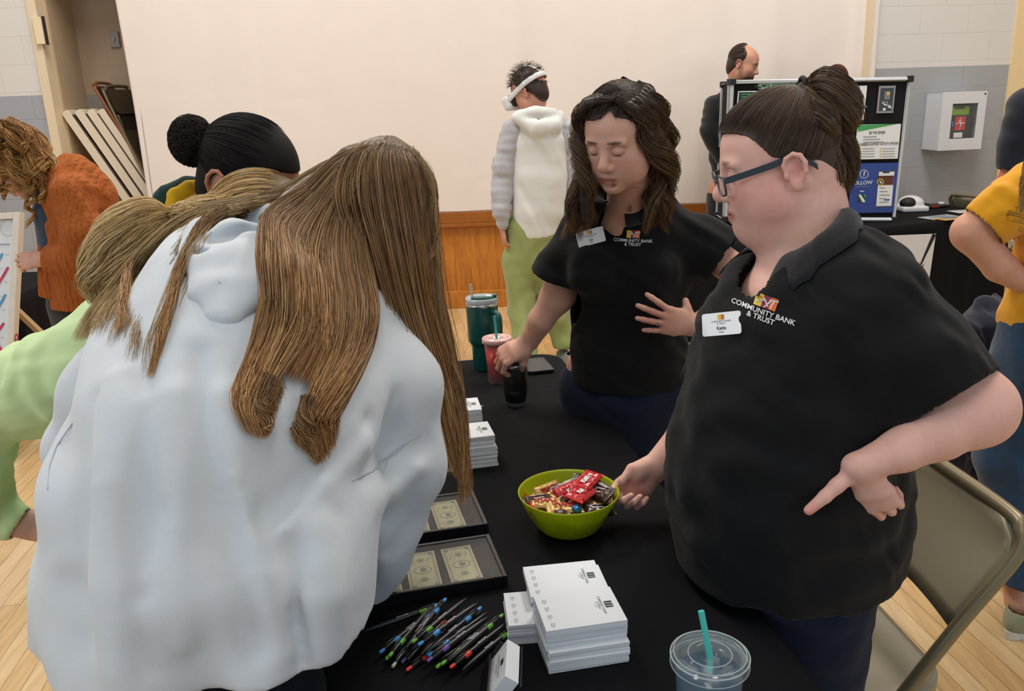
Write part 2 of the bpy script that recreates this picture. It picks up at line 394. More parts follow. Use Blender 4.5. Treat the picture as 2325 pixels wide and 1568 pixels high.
def pick(rs, pal, n):
    pal = np.array([lin(c) for c in pal]); w_ = rs.randint(0, len(pal), n); w2 = rs.randint(0, len(pal), n); f = rs.uniform(0, 1, (n, 1)); return (pal[w_]*f+pal[w2]*(1-f))*rs.uniform(.8, 1.2, (n, 1))
def hair_obj(name, parts, parent, m, label=None):
    """parts: list of (V,Q,C)"""
    Vs, Qs, Cs, o = [], [], [], 0
    for V, Q, C in parts: Vs.append(V); Qs.append(Q+o); Cs.append(C if len(C) == len(V) else np.tile(C, (len(V), 1))); o += len(V)
    ob = npmesh(name, np.concatenate(Vs), np.concatenate(Qs), m, parent, np.concatenate(Cs)); 
    if label: ob['label'] = label
    return ob
def stick(mb, bvh, M, vs, fs, mi=0, off=.0015, ray_dir=None):
    """lay flat artwork on a curved surface along M's -z"""
    z = (M.to_3x3() @ Vector((0, 0, 1))).normalized(); out = []
    for v in vs:
        p = M @ Vector((v[0], v[1], 0)); h = bvh.ray_cast(p + z*.12, -z, .3); out.append((h[0] + h[1]*off) if h[0] is not None else p)
    mb.add(out, fs, mi)
def bvh_of(VQ):
    return BVHTree.FromPolygons([tuple(v) for v in VQ[0]], [tuple(q) for q in VQ[1]])
def grid_rect(w_, h_, n=8, m_=6, r=0.0, cx=0, cy=0):
    vs = [(cx-w_/2+w_*i/n, cy-h_/2+h_*j/m_) for j in range(m_+1) for i in range(n+1)]
    fs = [(j*(n+1)+i, j*(n+1)+i+1, (j+1)*(n+1)+i+1, (j+1)*(n+1)+i) for j in range(m_) for i in range(n)]
    return vs, fs
# ================================================================= the setting
WY = 6.7; ZD = 1.78; ZS = 0.785
def struct(o): o['kind'] = 'structure'; return o
# floor: narrow maple strips
m, t, b = nt('maple_floor'); tc = t.nodes.new('ShaderNodeTexCoord'); mp = t.nodes.new('ShaderNodeMapping'); mp.inputs['Rotation'].default_value = (0, 0, math.radians(-98))
br = t.nodes.new('ShaderNodeTexBrick'); br.offset = .37; br.inputs['Scale'].default_value = 1; br.inputs['Brick Width'].default_value = 1.7; br.inputs['Row Height'].default_value = .062; br.inputs['Mortar Size'].default_value = .0011; br.inputs['Mortar Smooth'].default_value = .3
br.inputs['Color1'].default_value = (*lin('#dcbf92'), 1); br.inputs['Color2'].default_value = (*lin('#cda974'), 1); br.inputs['Mortar'].default_value = (*lin('#7a5a34'), 1)
no = t.nodes.new('ShaderNodeTexNoise'); no.inputs['Scale'].default_value = 5; no.inputs['Detail'].default_value = 7; mp2 = t.nodes.new('ShaderNodeMapping'); mp2.inputs['Rotation'].default_value = (0, 0, math.radians(-98)); mp2.inputs['Scale'].default_value = (9, .8, 1)
mx = t.nodes.new('ShaderNodeMix'); mx.data_type = 'RGBA'; mx.blend_type = 'MULTIPLY'; mx.inputs[0].default_value = .55
rp = t.nodes.new('ShaderNodeValToRGB'); rp.color_ramp.elements[0].position = .3; rp.color_ramp.elements[0].color = (.62, .55, .46, 1); rp.color_ramp.elements[1].position = .62; rp.color_ramp.elements[1].color = (1, 1, 1, 1)
t.links.new(tc.outputs['Object'], mp.inputs['Vector']); t.links.new(mp.outputs[0], br.inputs['Vector']); t.links.new(tc.outputs['Object'], mp2.inputs['Vector']); t.links.new(mp2.outputs[0], no.inputs['Vector'])
t.links.new(no.outputs['Fac'], rp.inputs['Fac']); t.links.new(br.outputs['Color'], mx.inputs[6]); t.links.new(rp.outputs['Color'], mx.inputs[7]); t.links.new(mx.outputs[2], b.inputs['Base Color'])
b.inputs['Roughness'].default_value = .32; b.inputs['Coat Weight'].default_value = .25; b.inputs['Coat Roughness'].default_value = .2
MFLOOR = m
struct(MB().box((0, 3, -.05), (12, 13, .1)).build('floor', MFLOOR))
def blockwall(name, c, rough, str_=.5):
    m, t, b = nt(name); tc = t.nodes.new('ShaderNodeTexCoord'); mp = t.nodes.new('ShaderNodeMapping'); mp.inputs['Rotation'].default_value = (PI/2, 0, 0)
    br = t.nodes.new('ShaderNodeTexBrick'); br.inputs['Scale'].default_value = 1; br.inputs['Brick Width'].default_value = .4; br.inputs['Row Height'].default_value = .2; br.inputs['Mortar Size'].default_value = .006; br.inputs['Mortar Smooth'].default_value = .6
    for k in ('Color1', 'Color2'): br.inputs[k].default_value = (*lin(c), 1)
    br.inputs['Mortar'].default_value = (*[v*.93 for v in lin(c)], 1)
    t.links.new(tc.outputs['Object'], mp.inputs['Vector']); t.links.new(mp.outputs[0], br.inputs['Vector']); t.links.new(br.outputs['Color'], b.inputs['Base Color'])
    n = t.nodes.new('ShaderNodeTexNoise'); n.inputs['Scale'].default_value = 30; n.inputs['Detail'].default_value = 4; t.links.new(tc.outputs['Object'], n.inputs['Vector'])
    k = t.nodes.new('ShaderNodeBump'); k.inputs['Strength'].default_value = .12; k.inputs['Distance'].default_value = .004; t.links.new(n.outputs['Fac'], k.inputs['Height'])
    k2 = t.nodes.new('ShaderNodeBump'); k2.invert = True; k2.inputs['Strength'].default_value = str_; k2.inputs['Distance'].default_value = .003; t.links.new(br.outputs['Fac'], k2.inputs['Height']); t.links.new(k.outputs['Normal'], k2.inputs['Normal']); t.links.new(k2.outputs['Normal'], b.inputs['Normal'])
    b.inputs['Roughness'].default_value = rough; return m
MGB = blockwall('grey_block', '#a3a5ab', .32); MWB = blockwall('white_block', '#dcd8d4', .5, .25)
w0 = MB(); w0.box((-4.75, WY+.1, ZD+2.1), (2.5, .2, 4.2), mi=1); w0.box((-4.75, WY+.1, ZD/2), (2.5, .2, ZD), mi=0)
struct(w0.build('wall_left_front', [MGB, MWB]))
# recess beside the curtain: corner strip, inner wall, stage-level floor
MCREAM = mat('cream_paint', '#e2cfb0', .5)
struct(MB().box((-3.47, WY+.09, 3), (.07, .22, 6)).build('trim_1', MCREAM))
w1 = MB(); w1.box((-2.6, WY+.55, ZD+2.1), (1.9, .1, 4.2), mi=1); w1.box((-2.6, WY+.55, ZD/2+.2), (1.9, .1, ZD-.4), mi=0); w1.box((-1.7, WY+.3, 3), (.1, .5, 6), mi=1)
struct(w1.build('wall_recess', [blockwall('recess_dado_shaded', '#8d867e', .6), blockwall('recess_wall_shaded', '#a8927a', .6, .2)]))  # dado and wall colours darkened: the recess shade is put into them
struct(MB().box((-3.47, WY+.33, 3), (.1, .44, 6)).build('wall_recess_side', mat('recess_side_shaded', '#b7a184', .6)))  # side wall colour darkened too, with the recess shade in it
struct(MB().box((-2.9, WY+.32, 4.3), (1.2, .66, 3.2)).build('recess_shade_block', MATS['cream_paint']))  # unseen block added to keep ceiling light out of the recess
# stage front
m, t, b = nt('oak_panel'); tc = t.nodes.new('ShaderNodeTexCoord'); mp = t.nodes.new('ShaderNodeMapping'); mp.inputs['Scale'].default_value = (14, 14, 1.2)
no = t.nodes.new('ShaderNodeTexNoise'); no.inputs['Scale'].default_value = 3; no.inputs['Detail'].default_value = 8; no.inputs['Distortion'].default_value = .8
rp = t.nodes.new('ShaderNodeValToRGB'); rp.color_ramp.elements[0].position = .3; rp.color_ramp.elements[0].color = (*lin('#a0601e'), 1); rp.color_ramp.elements[1].position = .75; rp.color_ramp.elements[1].color = (*lin('#cf842e'), 1)
t.links.new(tc.outputs['Object'], mp.inputs['Vector']); t.links.new(mp.outputs[0], no.inputs['Vector']); t.links.new(no.outputs['Fac'], rp.inputs['Fac']); t.links.new(rp.outputs['Color'], b.inputs['Base Color']); b.inputs['Roughness'].default_value = .42
MOAK = m; MOAKD = mat('oak_rail', '#995a1f', .4, var=.12, vscale=12)
sf = MB(); sf.box((-.33, WY+.03, ZS/2), (6.3, .02, ZS), mi=0); sf.box((-.33, WY+.0, ZS-.045), (6.3, .05, .09), mi=1, bev=.006); sf.box((-.33, WY+.0, .07), (6.3, .05, .14), mi=0, bev=.004); sf.box((-.33, WY-.008, ZS-.105), (6.3, .04, .03), mi=1, bev=.004)
for i in range(6):
    x = -.62 + (i-2)*1.22; sf.box((x, WY+.005, ZS/2-.02), (.12, .035, ZS-.24), mi=0, bev=.004)
sf.box((-.33, WY+.6, ZS-.02), (6.3, 1.1, .04), mi=1)
struct(sf.build('wall_stage_front', [MOAK, MOAKD]))
# stage curtain with soft pleats
nx, nz = 420, 24; xs = np.linspace(-2.84, 2.84, nx); zs = np.concatenate([[ZS+.005, ZS+.009, ZS+.03], np.linspace(ZS+.15, 6, nz-3)]); V = []; rs = np.random.RandomState(4)
fo = np.zeros(nx)
for i in range(34):
    c_ = rs.uniform(-2.8, 2.8); wd = rs.uniform(.04, .16); fo += rs.uniform(-1, 1)*np.exp(-((xs-c_)/wd)**2)
amp = np.where(xs < -1.9, .05, .018); fo = fo*np.convolve(amp, np.ones(15)/15, 'same')
for j, z in enumerate(zs):
    k = .75+.25*(z-ZS)/5; lean = .05*np.exp(-((z-1.1)/.9)**2)
    for i, x in enumerate(xs): V.append((x + (.018*math.sin(z*1.4) if i < 4 else 0), WY-.02+fo[i]*k+.01*math.sin(z*2+x), z))
idx = np.arange(nx*nz).reshape(nz, nx); Q = np.stack([idx[:-1, :-1], idx[:-1, 1:], idx[1:, 1:], idx[1:, :-1]], -1).reshape(-1, 4)
MCUR = fabric('curtain_cloth', '#e7dcd3', .85, weave=300, wstr=.2, fold=1.5, fstr=.25, fdist=.05)
cu = npmesh('stage_curtain', np.array(V), Q, MCUR); tag(cu, 'cream stage curtain hanging in soft pleats above the oak stage front', 'curtain')
sm_ = cu.modifiers.new('thick', 'SOLIDIFY'); sm_.thickness = .004
# right wall, angled towards the hall
RA = math.radians(8); RX0 = Vector((2.79, WY, 0)); rd = Vector((math.cos(RA), math.sin(RA), 0)); rn = Vector((math.sin(RA), -math.cos(RA), 0))
RM = Matrix.Translation(RX0) @ Matrix.Rotation(RA, 4, 'Z'); LW = 1.19
MGR = blockwall('grey_gloss_block', '#a3a4a6', .2, .2)
w2 = MB(); w2.box((LW/2, .1, (ZD-.02)/2), (LW, .2, ZD-.02), mi=0); w2.box((LW/2, .1, ZD+2.1), (LW, .2, 4.24), mi=1); w2.box((-.03, .02, 3.0), (.05, .1, 6), mi=2)
o = struct(w2.build('wall_right_front', [MGR, blockwall('white_gloss_block', '#d9d6d1', .3, .2), MCREAM])); o.matrix_world = RM
o = struct(MB().box((LW+1.2, .08, 3), (2.4, .2, 6)).build('wall_right_return', mat('warm_cream_paint', '#ecd0a0', .5))); o.matrix_world = RM
struct(MB().box((-5.95, 3, 3), (.1, 8, 6)).build('wall_left', MWB)); struct(MB().box((6.2, 2.5, 3), (.1, 8, 6)).build('wall_right', MWB))
struct(MB().box((0, 2.8, 6.05), (12.5, 9, .1)).build('ceiling', mat('ceiling_white', '#e6e2da', .9)))
# switch plates
sp = MB(); sp.box((0, 0, 0), (.075, .03, .19), bev=.004, mi=0); sp.box((.038, -.0, 0), (.01, .034, .2), mi=1)
q = P(88, 70, WY-.03); o = sp.build('wall_switch', [mat('switch_cream', '#e7d6b6', .4), mat('switch_dark', '#3a2f28', .5)]); o.location = (q.x+.01, WY-.032, q.z); tag(o, 'cream wall switch box on the corner strip, upper left', 'switch')
sp = MB(); sp.box((0, 0, 0), (.075, .02, .12), bev=.004, mi=0); sp.box((0, -.014, 0), (.012, .02, .03), mi=1)
q = P(262, 90, WY+.5); o = sp.build('light_switch', [mat('switch_grey', '#8b8680', .4), mat('switch_grey2', '#a5a09a', .4)]); o.location = (q.x, WY+.488, q.z); tag(o, 'small grey light switch on the dim wall beside the curtain', 'switch')
# ================================================================= leaning folded tables and chairs
MTE = mat('table_edge_cream', '#dccdb6', .45); MTT = mat('table_top_dark', '#4b3a30', .6)
def lean_M(px, py, Y, tilt, rz=0): q = P(px, py, Y); return Matrix.Translation(q) @ Matrix.Rotation(rz, 4, 'Z') @ Matrix.Rotation(math.radians(tilt), 4, 'Y')
for i, (px, py, dy) in enumerate(((146, 252, 0), (176, 250, .02), (203, 249, .04), (226, 249, .06))):
    mb = MB(); pts = rrect(.062, .96, .02, 4); M0 = lean_M(px, py, 6.78+dy*.5, -27, math.radians(6)) @ Matrix.Translation((0, 0, -.48)) @ Matrix.Rotation(PI/2, 4, 'X')
    mb.prism(pts, -.36, M0, mi=0); mb.prism(rrect(.012, .90, .004, 2, .037, -.02), -.34, M0, mi=1)
    e = empty('folded_table', M0.to_translation()); tag(e, ['leftmost of the four cream-edged folded tables leaning behind the orange cardigan', 'second from the left of the four leaning cream-edged folded tables', 'third from the left of the four leaning cream-edged folded tables', 'rightmost of the four leaning cream-edged folded tables, beside the brown chair'][i], 'folding table', 'folded tables leaning by the stage')
    mb2 = MB(); mb2.v = mb.v; mb2.f = mb.f; mb2.mi = mb.mi; mb2.sm = mb.sm; mb2.build('tabletop', [MTE, MTT], e)
def fold_chair(px, py, Y, tilt, rz, L, col, label, seatcol):
    M0 = lean_M(px, py, Y, tilt, rz); e = empty('folded_chair', M0 @ Vector((0, 0, -L))); tag(e, label, 'folding chair', 'folded chairs leaning by the stage')
    loop = [(0, .0, -L), (0, .0, -.12), (0, .03, -.04), (.0, .1, 0), (0, .34, 0), (0, .41, -.04), (0, .44, -.12), (0, .44, -L)]
    mt = mat('chair_tube_'+col.strip('#'), col, .35, .4); ms = mat('chair_panel_'+seatcol.strip('#'), seatcol, .4, .2)
    f = MB().tube([M0 @ Vector(v) for v in cr(loop, 30)], .013, 8); f.build('frame', mt, e)
    loop2 = [(-.045, .03, -L), (-.04, .03, -.35), (-.02, .03, -.3)]
    for sgn in (.03, .41): MB().tube([M0 @ Vector((x-.0, sgn, z)) for x, _, z in loop2], .011, 8).build('leg', mt, e)
    MB().prism(rrect(.38, .2, .04, 4, .22, -.13), .012, M0 @ Matrix.Rotation(PI/2, 4, 'Z') @ Matrix.Rotation(PI/2, 4, 'X')).build('backrest', ms, e)
    MB().prism(rrect(.38, .38, .05, 4, .22, -.55), .02, M0 @ Matrix.Translation((-.03, 0, 0)) @ Matrix.Rotation(PI/2, 4, 'Z') @ Matrix.Rotation(PI/2, 4, 'X')).build('seat', ms, e)
    return e
fold_chair(208, 188, 6.82, -24, math.radians(4), 1.12, '#8a5236', 'brown metal folded chair leaning against the folded tables', '#2a1d18')
fold_chair(228, 196, 6.86, -21, math.radians(-10), 1.12, '#776b50', 'olive metal folded chair leaning behind the brown one', '#4a3d2a')
fold_chair(262, 250, 6.9, -16, math.radians(-6), .92, '#5b513f', 'dark olive folded chair nearest the curtain edge', '#30271c')
# ================================================================= furniture
def table_with_cloth(name_t, loc, rz, L, W, lab_t, lab_c, drop=.7, cc='#0b0c10', seed=1, fold=.02, corner=.05):
    """folding table (along local y) under a hanging cloth"""
    e = empty(name_t, loc, rz, lab_t, 'table'); M = Matrix.Translation(loc) @ Matrix.Rotation(rz, 4, 'Z')
    MB().prism(rrect(W, L, corner, 6), -.04, M @ Matrix.Translation((0, 0, .734))).build('tabletop', mat('folding_table_top', '#8a8781', .5), e)
    mt = mat('table_leg_grey', '#5c5d60', .4, .6)
    for sx in (-1, 1):
        for sy in (-1, 1): MB().tube([M @ Vector((sx*(W/2-.1), sy*(L/2-.2), .69)), M @ Vector((sx*(W/2-.08), sy*(L/2-.15), .0))], .014, 8).build('leg', mt, e)
    r_ = np.random.RandomState(seed); out = rrect(W+.012, L+.012, corner+.006, 10); n = []
    for i in range(len(out)):
        a, b_ = np.array(out[i]), np.array(out[(i+1) % len(out)]); k = max(1, int(np.linalg.norm(b_-a)/.025))
        for j in range(k): n.append(a+(b_-a)*j/k)
    n = np.array(n); m_ = len(n); s = np.arange(m_)/m_*2*PI; tn = np.roll(n, -1, 0)-np.roll(n, 1, 0); nn = np.stack([tn[:, 1], -tn[:, 0]], 1); nn /= np.linalg.norm(nn, axis=1, keepdims=True)
    wav = sum(np.sin(s*k+r_.uniform(0, 6))*r_.uniform(.3, 1)/1.5 for k in (9, 14, 23, 31, 40)); crn = np.convolve(np.tile((np.abs(np.abs(n[:, 0])-W/2) < .12) & (np.abs(np.abs(n[:, 1])-L/2) < .12), 3).astype(float), np.ones(9)/9, 'same')[m_:2*m_]
    V = []; R = 14
    for j in range(R):
        d = drop*(j/(R-1)); rr_ = .006*min(1, j/1.0); off = (fold*(.3+wav*.6+crn*2.2))*min(1, d/.35)**1.2 + d*.05*0; z = .742-d if j else .7425
        p = n + nn*(off+ (0.004 if j else 0))[:, None]
        V += [(a, b_, z) for a, b_ in p]
    top = [(a*k, b_*k, .7425) for k in (.985,) for a, b_ in n]; V = np.array(top+V); Q = []
    for j in range(R):
        for i in range(m_): a, b_ = j*m_+i, j*m_+(i+1) % m_; Q.append((b_, a, a+m_, b_+m_))
    me = bpy.data.meshes.new('tablecloth'); me.from_pydata([tuple(v) for v in V], [], Q+[tuple(range(m_))]); me.transform(M); o = link('tablecloth', me, MCLOTH if cc is None else fabric('tablecloth_'+cc.strip('#'), cc, .85, weave=500, wstr=.3, fold=5, fstr=.22, fdist=.02, sheen=.0, spec=.15), None, True)
    o.data.polygons[len(Q)].use_smooth = False; o.modifiers.new('thick', 'SOLIDIFY').thickness = .001
    tag(o, lab_c, 'tablecloth'); return M, o
TR = math.radians(9.2); TL = 2.25; TW = .80
tdir = Vector((-math.sin(TR), math.cos(TR), 0)); tc_ = G(1238, 806, .742); tright = Vector((math.cos(TR), math.sin(TR), 0))
TC = Vector((.121, 2.875, 0)) + Vector((.0, .0, 0)) - tdir*TL/2 - tright*(TW/2-.035)
TM, _ = table_with_cloth('folding_table', (TC.x, TC.y, 0), TR, TL, TW, 'long folding table in the foreground, under the black cloth', 'black cloth over the foreground table with notepads, pens and candy bowl', corner=.07)
T2M, t2c = table_with_cloth('folding_table', (2.33, 5.80, 0), math.radians(-90+22), 2.3, .76, 'folding table under the display board, by the far wall', 'black cloth with white printed logo over the far table', drop=.735, cc='#0d0d10', seed=5, fold=.012)
# printed logo on the far cloth
MWP = mat('print_white', '#d8d9dc', .7); MBK = mat('print_black', '#101114', .7)
d2 = T2M.to_3x3() @ Vector((0, 1, 0)); fr = T2M.to_3x3() @ Vector((1, 0, 0)); f0 = T2M @ Vector((.38+.026, 0, 0))
def onfront(px, py):
    r = Vector(ray(px, py)); o_ = Vector((0, 0, CAMH)); t_ = (f0-o_).dot(fr)/r.dot(fr); return o_ + r*t_
mb = MB(); cs_ = [onfront(*p) for p in ((1925, 538), (2124, 530), (2108, 640), (2103, 655), (2094, 663), (1925, 690))]; bz = fr*.004
mb.add([c+bz for c in cs_] , [tuple(range(len(cs_)))[::-1]], 0)
for poly in (((2116, 530), (2124, 532), (2080, 622), (2098, 596), (2094, 606), (2074, 632)), ((2030, 574), (2052, 576), (2048, 586), (2028, 587)), ((2052, 600), (2066, 596), (2076, 602), (2072, 618), (2064, 618), (2066, 606), (2054, 610)), ((2003, 553), (2016, 556), (2020, 566), (2010, 566))):
    mb.add([onfront(*p)+bz*1.6 for p in poly], [tuple(range(len(poly)))[::-1]], 1)
for s_, px, py, sz in (('A', 2094, 682, .05), ('.com', 2112, 718, .055)):
    o_ = onfront(px, py)+bz; Mx = frame_M(o_, d2, (0, 0, 1)); mbtext(mb, s_, sz, Mx, 0, .001)
lg = mb.build('printed_logo', [MWP, MBK], t2c); lg['label'] = 'white logo panel with black lightning mark'
def folding_chair(loc, rz, label, col='#8d8670', group='metal folding chairs'):
    """steel folding chair facing local -x ... built facing +y then turned"""
    e = empty('folding_chair', loc, rz, label, 'chair', group); M = Matrix.Translation(loc) @ Matrix.Rotation(rz, 4, 'Z')
    mt = mat('chair_tube', '#84795f', .36, .35, bump='noise', bscale=40, bstr=.1); mp_ = mat('chair_enamel', col, .38, .1, coat=.2)
    W = .225
    # back frame: inverted U, legs run down to the front
    def bk(z): return -.235 + (.80-z)*.34 if z < .80 else -.235
    U = [(-W, .30, 0), (-W, .045, .40), (-W, -.10, .62), (-W, -.20, .76), (-W+.055, -.225, .82), (W-.055, -.225, .82), (W, -.20, .76), (W, -.10, .62), (W, .045, .40), (W, .30, 0)]
    pts = []
    for i, p in enumerate(U): pts.append(Vector(p))
    sm = cr([pts[0], pts[1], pts[2], pts[3], (-W+.018, -.218, .805), pts[4], (0, -.228, .822), pts[5], (W-.018, -.218, .805), pts[6], pts[7], pts[8], pts[9]], 90)
    MB().tube([M @ Vector(v) for v in sm], .0135, 12).build('back_frame', mt, e)
    # back panel, slightly dished
    vs = []; fs = []; nx_, nz_ = 16, 8
    for s_ in (0, 1):
        for j in range(nz_+1):
            for i in range(nx_+1):
                u = i/nx_*2-1; v = j/nz_; z = .615+.195*v; y = -.10-(z-.62)/.14*.1 if z < .76 else -.20-(z-.76)/.06*.022; hw = W-.008
                if v > .72: hw -= .05*((v-.72)/.28)**2
                if v < .1: hw -= .004
                vs.append(M @ Vector((u*hw, y - .022*(1-u*u) + (.008 if s_ else -.002), z)))
    nn = (nx_+1)*(nz_+1)
    for j in range(nz_):
        for i in range(nx_): a = j*(nx_+1)+i; fs.append((a, a+1, a+nx_+2, a+nx_+1)); fs.append((nn+a+nx_+1, nn+a+nx_+2, nn+a+1, nn+a))
    bd = [i for i in range(nx_+1)] + [(j+1)*(nx_+1)-1 for j in range(1, nz_+1)] + [nz_*(nx_+1)+i for i in range(nx_-1, -1, -1)] + [j*(nx_+1) for j in range(nz_-1, 0, -1)]
    for i in range(len(bd)): a, b_ = bd[i], bd[(i+1) % len(bd)]; fs.append((b_, a, nn+a, nn+b_))
    MB().add(vs, fs, 0, True).build('backrest', mp_, e)
    # seat pan with rolled edge
    out = [(x*(1.0 if y > 0 else .93), y) for x, y in rrect(.40, .40, .09, 8, 0, 0)]; sb = MB(); k = len(out); vs = []
    for (sc, z) in ((.0, .437), (.5, .4375), (.8, .44), (.93, .446), (1.0, .444), (1.0, .418), (.97, .416)):
        vs += [M @ Vector((x*sc, y*sc+.055, z)) for x, y in out]
    fs = [(r*k+i, r*k+(i+1) % k, (r+1)*k+(i+1) % k, (r+1)*k+i) for r in range(6) for i in range(k)]
    sb.add(vs, fs, 0, True).build('seat', mp_, e)
    for s_ in (-1, 1):
        MB().tube([M @ Vector((s_*(W-.03), -.30, 0)), M @ Vector((s_*(W-.03), -.12, .30)), M @ Vector((s_*(W-.03), -.02, .43))], .012, 10).build('leg', mt, e)
        MB().box(M @ Vector((s_*(W-.012), .0, .425)), (.012, .12, .035), R=Matrix.Rotation(rz, 3, 'Z') @ Matrix.Rotation(math.radians(-35), 3, 'X'), bev=.003).build('hinge_bracket', mt, e)
    MB().tube([M @ Vector((-W+.03, -.24, .1)), M @ Vector((W-.03, -.24, .1))], .008, 8).build('cross_bar', mt, e)
    MB().tube([M @ Vector((-W, .21, .14)), M @ Vector((W, .21, .14))], .008, 8).build('cross_bar', mt, e)
    return e
folding_chair((.715, 1.60, 0), math.radians(96), 'beige metal folding chair at right behind the woman in glasses')
folding_chair((.56, 2.50, 0), math.radians(80), 'beige metal folding chair between the two women in black shirts')
folding_chair((3.68, 6.32, 0), math.radians(-68), 'beige metal folding chair behind the far table, against the grey wall')
# ================================================================= things on the foreground table
TZ = .743
def Qd(px, py, d): r = Vector(ray(px, py)); return Vector((0, 0, CAMH)) + r*(d/F_PX)
PB = math.radians(10)
# ---- notepads
MPAD = mat('pad_paper', '#dfe3e8', .7, bump='wave', bscale=400, bstr=.15); MPRT = mat('pad_print', '#8e959c', .7); MPDK = mat('pad_logo', '#2c4038', .6)
def pad_mesh():
    mb = MB(); W, D, T = .133, .098, .0052; bm = bmesh.new(); bmesh.ops.create_cube(bm, size=1); bmesh.ops.scale(bm, vec=(W, D, T), verts=bm.verts); mb.bm(bm, 0)
    return mb
def pad_print(mb, T):
    # top of the sheet is the +x end
    Z = T/2+.0003; M = Matrix.Translation((0, 0, Z)) @ Matrix.Rotation(-PI/2, 4, 'Z')
    def q(x0, y0, x1, y1, mi, dz=0): mb.add([M @ Vector((x0, y0, dz)), M @ Vector((x1, y0, dz)), M @ Vector((x1, y1, dz)), M @ Vector((x0, y1, dz))], [(0, 1, 2, 3)], mi)
    # M: local x -> -y world, local y -> +x
    q(-.009, .043, .009, .056, 2)
    for x0 in (-.004, .003): mb.add([M @ Vector(v) for v in ((x0, .044, .0002), (x0+.0012, .044, .0002), (x0+.003, .055, .0002), (x0+.0014, .055, .0002))], [(0, 1, 2, 3)], 0)
    mbtext(mb, 'COMMUNITY BANK', .0062, M @ Matrix.Translation((0, .038, 0)), 1, .0001, sx=.9); mbtext(mb, '& TRUST', .0062, M @ Matrix.Translation((0, .0325, 0)), 1, .0001, sx=.9)
    q(-.006, .0275, .006, .0284, 1)
    for i in range(4):
        x = -.036+i*.022
        for j, wd in enumerate((.008, .013, .011)): q(x, -.050-j*.0028, x+wd, -.0489-j*.0028, 1)
def make_pad(printed):
    mb = pad_mesh()
    if printed: pad_print(mb, .0052)
    return mb.build('notepad', [MPAD, MPRT, MPDK])
pad_top = make_pad(True); pad_blank = make_pad(False); used_pad = [False, False]
def pad_stack(c, rz, n, labels, group, z0=TZ, jit=.0015, shifts=None):
    r_ = random.Random(int(c[0]*1000)+n)
    for i in range(n):
        top = i == n-1; k = 0 if top else 1; src = pad_top if top else pad_blank
        o = src if not used_pad[k] else src.copy()
        if used_pad[k]: COL.objects.link(o)
        used_pad[k] = True; dx, dy = (shifts(i) if shifts else (0, 0))
        o.location = (c[0]+dx+r_.uniform(-jit, jit), c[1]+dy+r_.uniform(-jit, jit), z0+.0027+i*.0054); o.rotation_euler = (0, 0, rz+r_.uniform(-.012, .012))
        tag(o, labels[0] if top else labels[1], 'notepad', group)
A_ = G(1321, 1378, .82)
pad_stack((.094, 1.196), PB, 14, ('white printed notepad on top of the tallest stack, nearest the camera', 'plain-edged white notepad within the tallest near stack'), 'notepads in the tallest near stack', shifts=lambda i: (0, 0) if i > 6 else (.004, -.006))
pad_stack((.078, 1.312), PB-.05, 11, ('white printed notepad on top of the stack behind the tallest near stack', 'white notepad within the stack behind the tallest near stack'), 'notepads in the rear near stack', shifts=lambda i: (0, 0) if i > 8 else (.006, .003))
Lk = G(1190, 1400, .77)
pad_stack((.040, 1.262), PB-.10, 7, ('white printed notepad sticking out left of the tallest near stack', 'white notepad in the low stack left of the tallest near stack'), 'notepads in the low left stack')
D0 = G(1075, 990, .80)
pad_stack((D0.x-.02, D0.y-.02), PB+.03, 15, ('white printed notepad on top of the far stack under the long hair', 'white notepad within the far stack under the long hair'), 'notepads in the far stack', shifts=lambda i: (0, 0) if i > 9 else (.006, -.004))
D1 = G(1050, 945, .80)
pad_stack((D1.x-.02, D1.y+.04), PB-.02, 14, ('white printed notepad on the rearmost far stack, by the white pen', 'white notepad within the rearmost far stack'), 'notepads in the rearmost far stack')
# ---- banknote display cases
MFR = mat('case_black', '#17161a', .3, coat=.3); MBD = mat('case_board', '#2a221d', .8, spec=.1, var=.15, vscale=20)
mg, tg, bg = nt('case_glass'); bg.inputs['Base Color'].default_value = (1, 1, 1, 1); bg.inputs['Roughness'].default_value = .06; bg.inputs['Alpha'].default_value = .04; bg.inputs['Specular IOR Level'].default_value = .6
MN1 = mat('note_paper', '#a09d7c', .8, var=.06, vscale=60); MN2 = mat('note_ink', '#6d6a5c', .8); MN3 = mat('note_seal', '#5f7458', .8); MN4 = mat('note_field', '#a3a285', .8)
def ring(mb, M, w_, h_, t_, z, mi):
    for (cx, cy, a, c_) in ((0, h_/2-t_/2, w_, t_), (0, -h_/2+t_/2, w_, t_), (w_/2-t_/2, 0, t_, h_-2*t_), (-w_/2+t_/2, 0, t_, h_-2*t_)): quad(mb, M, cx, cy, a, c_, z, mi)
def quad(mb, M, cx, cy, w_, h_, z, mi): mb.add([M @ Vector((cx+sx*w_/2, cy+sy*h_/2, z)) for sx, sy in ((-1, -1), (1, -1), (1, 1), (-1, 1))], [(0, 1, 2, 3)], mi)
def disc(mb, M, cx, cy, rx, ry, z, mi, n=20, r0=0):
    vs = [M @ Vector((cx+rx*math.cos(2*PI*i/n), cy+ry*math.sin(2*PI*i/n), z)) for i in range(n)]
    if r0: vs += [M @ Vector((cx+(rx-r0)*math.cos(2*PI*i/n), cy+(ry-r0)*math.sin(2*PI*i/n), z)) for i in range(n)]; mb.add(vs, [(i, (i+1) % n, n+(i+1) % n, n+i) for i in range(n)], mi)
    else: mb.add(vs, [tuple(range(n))], mi)
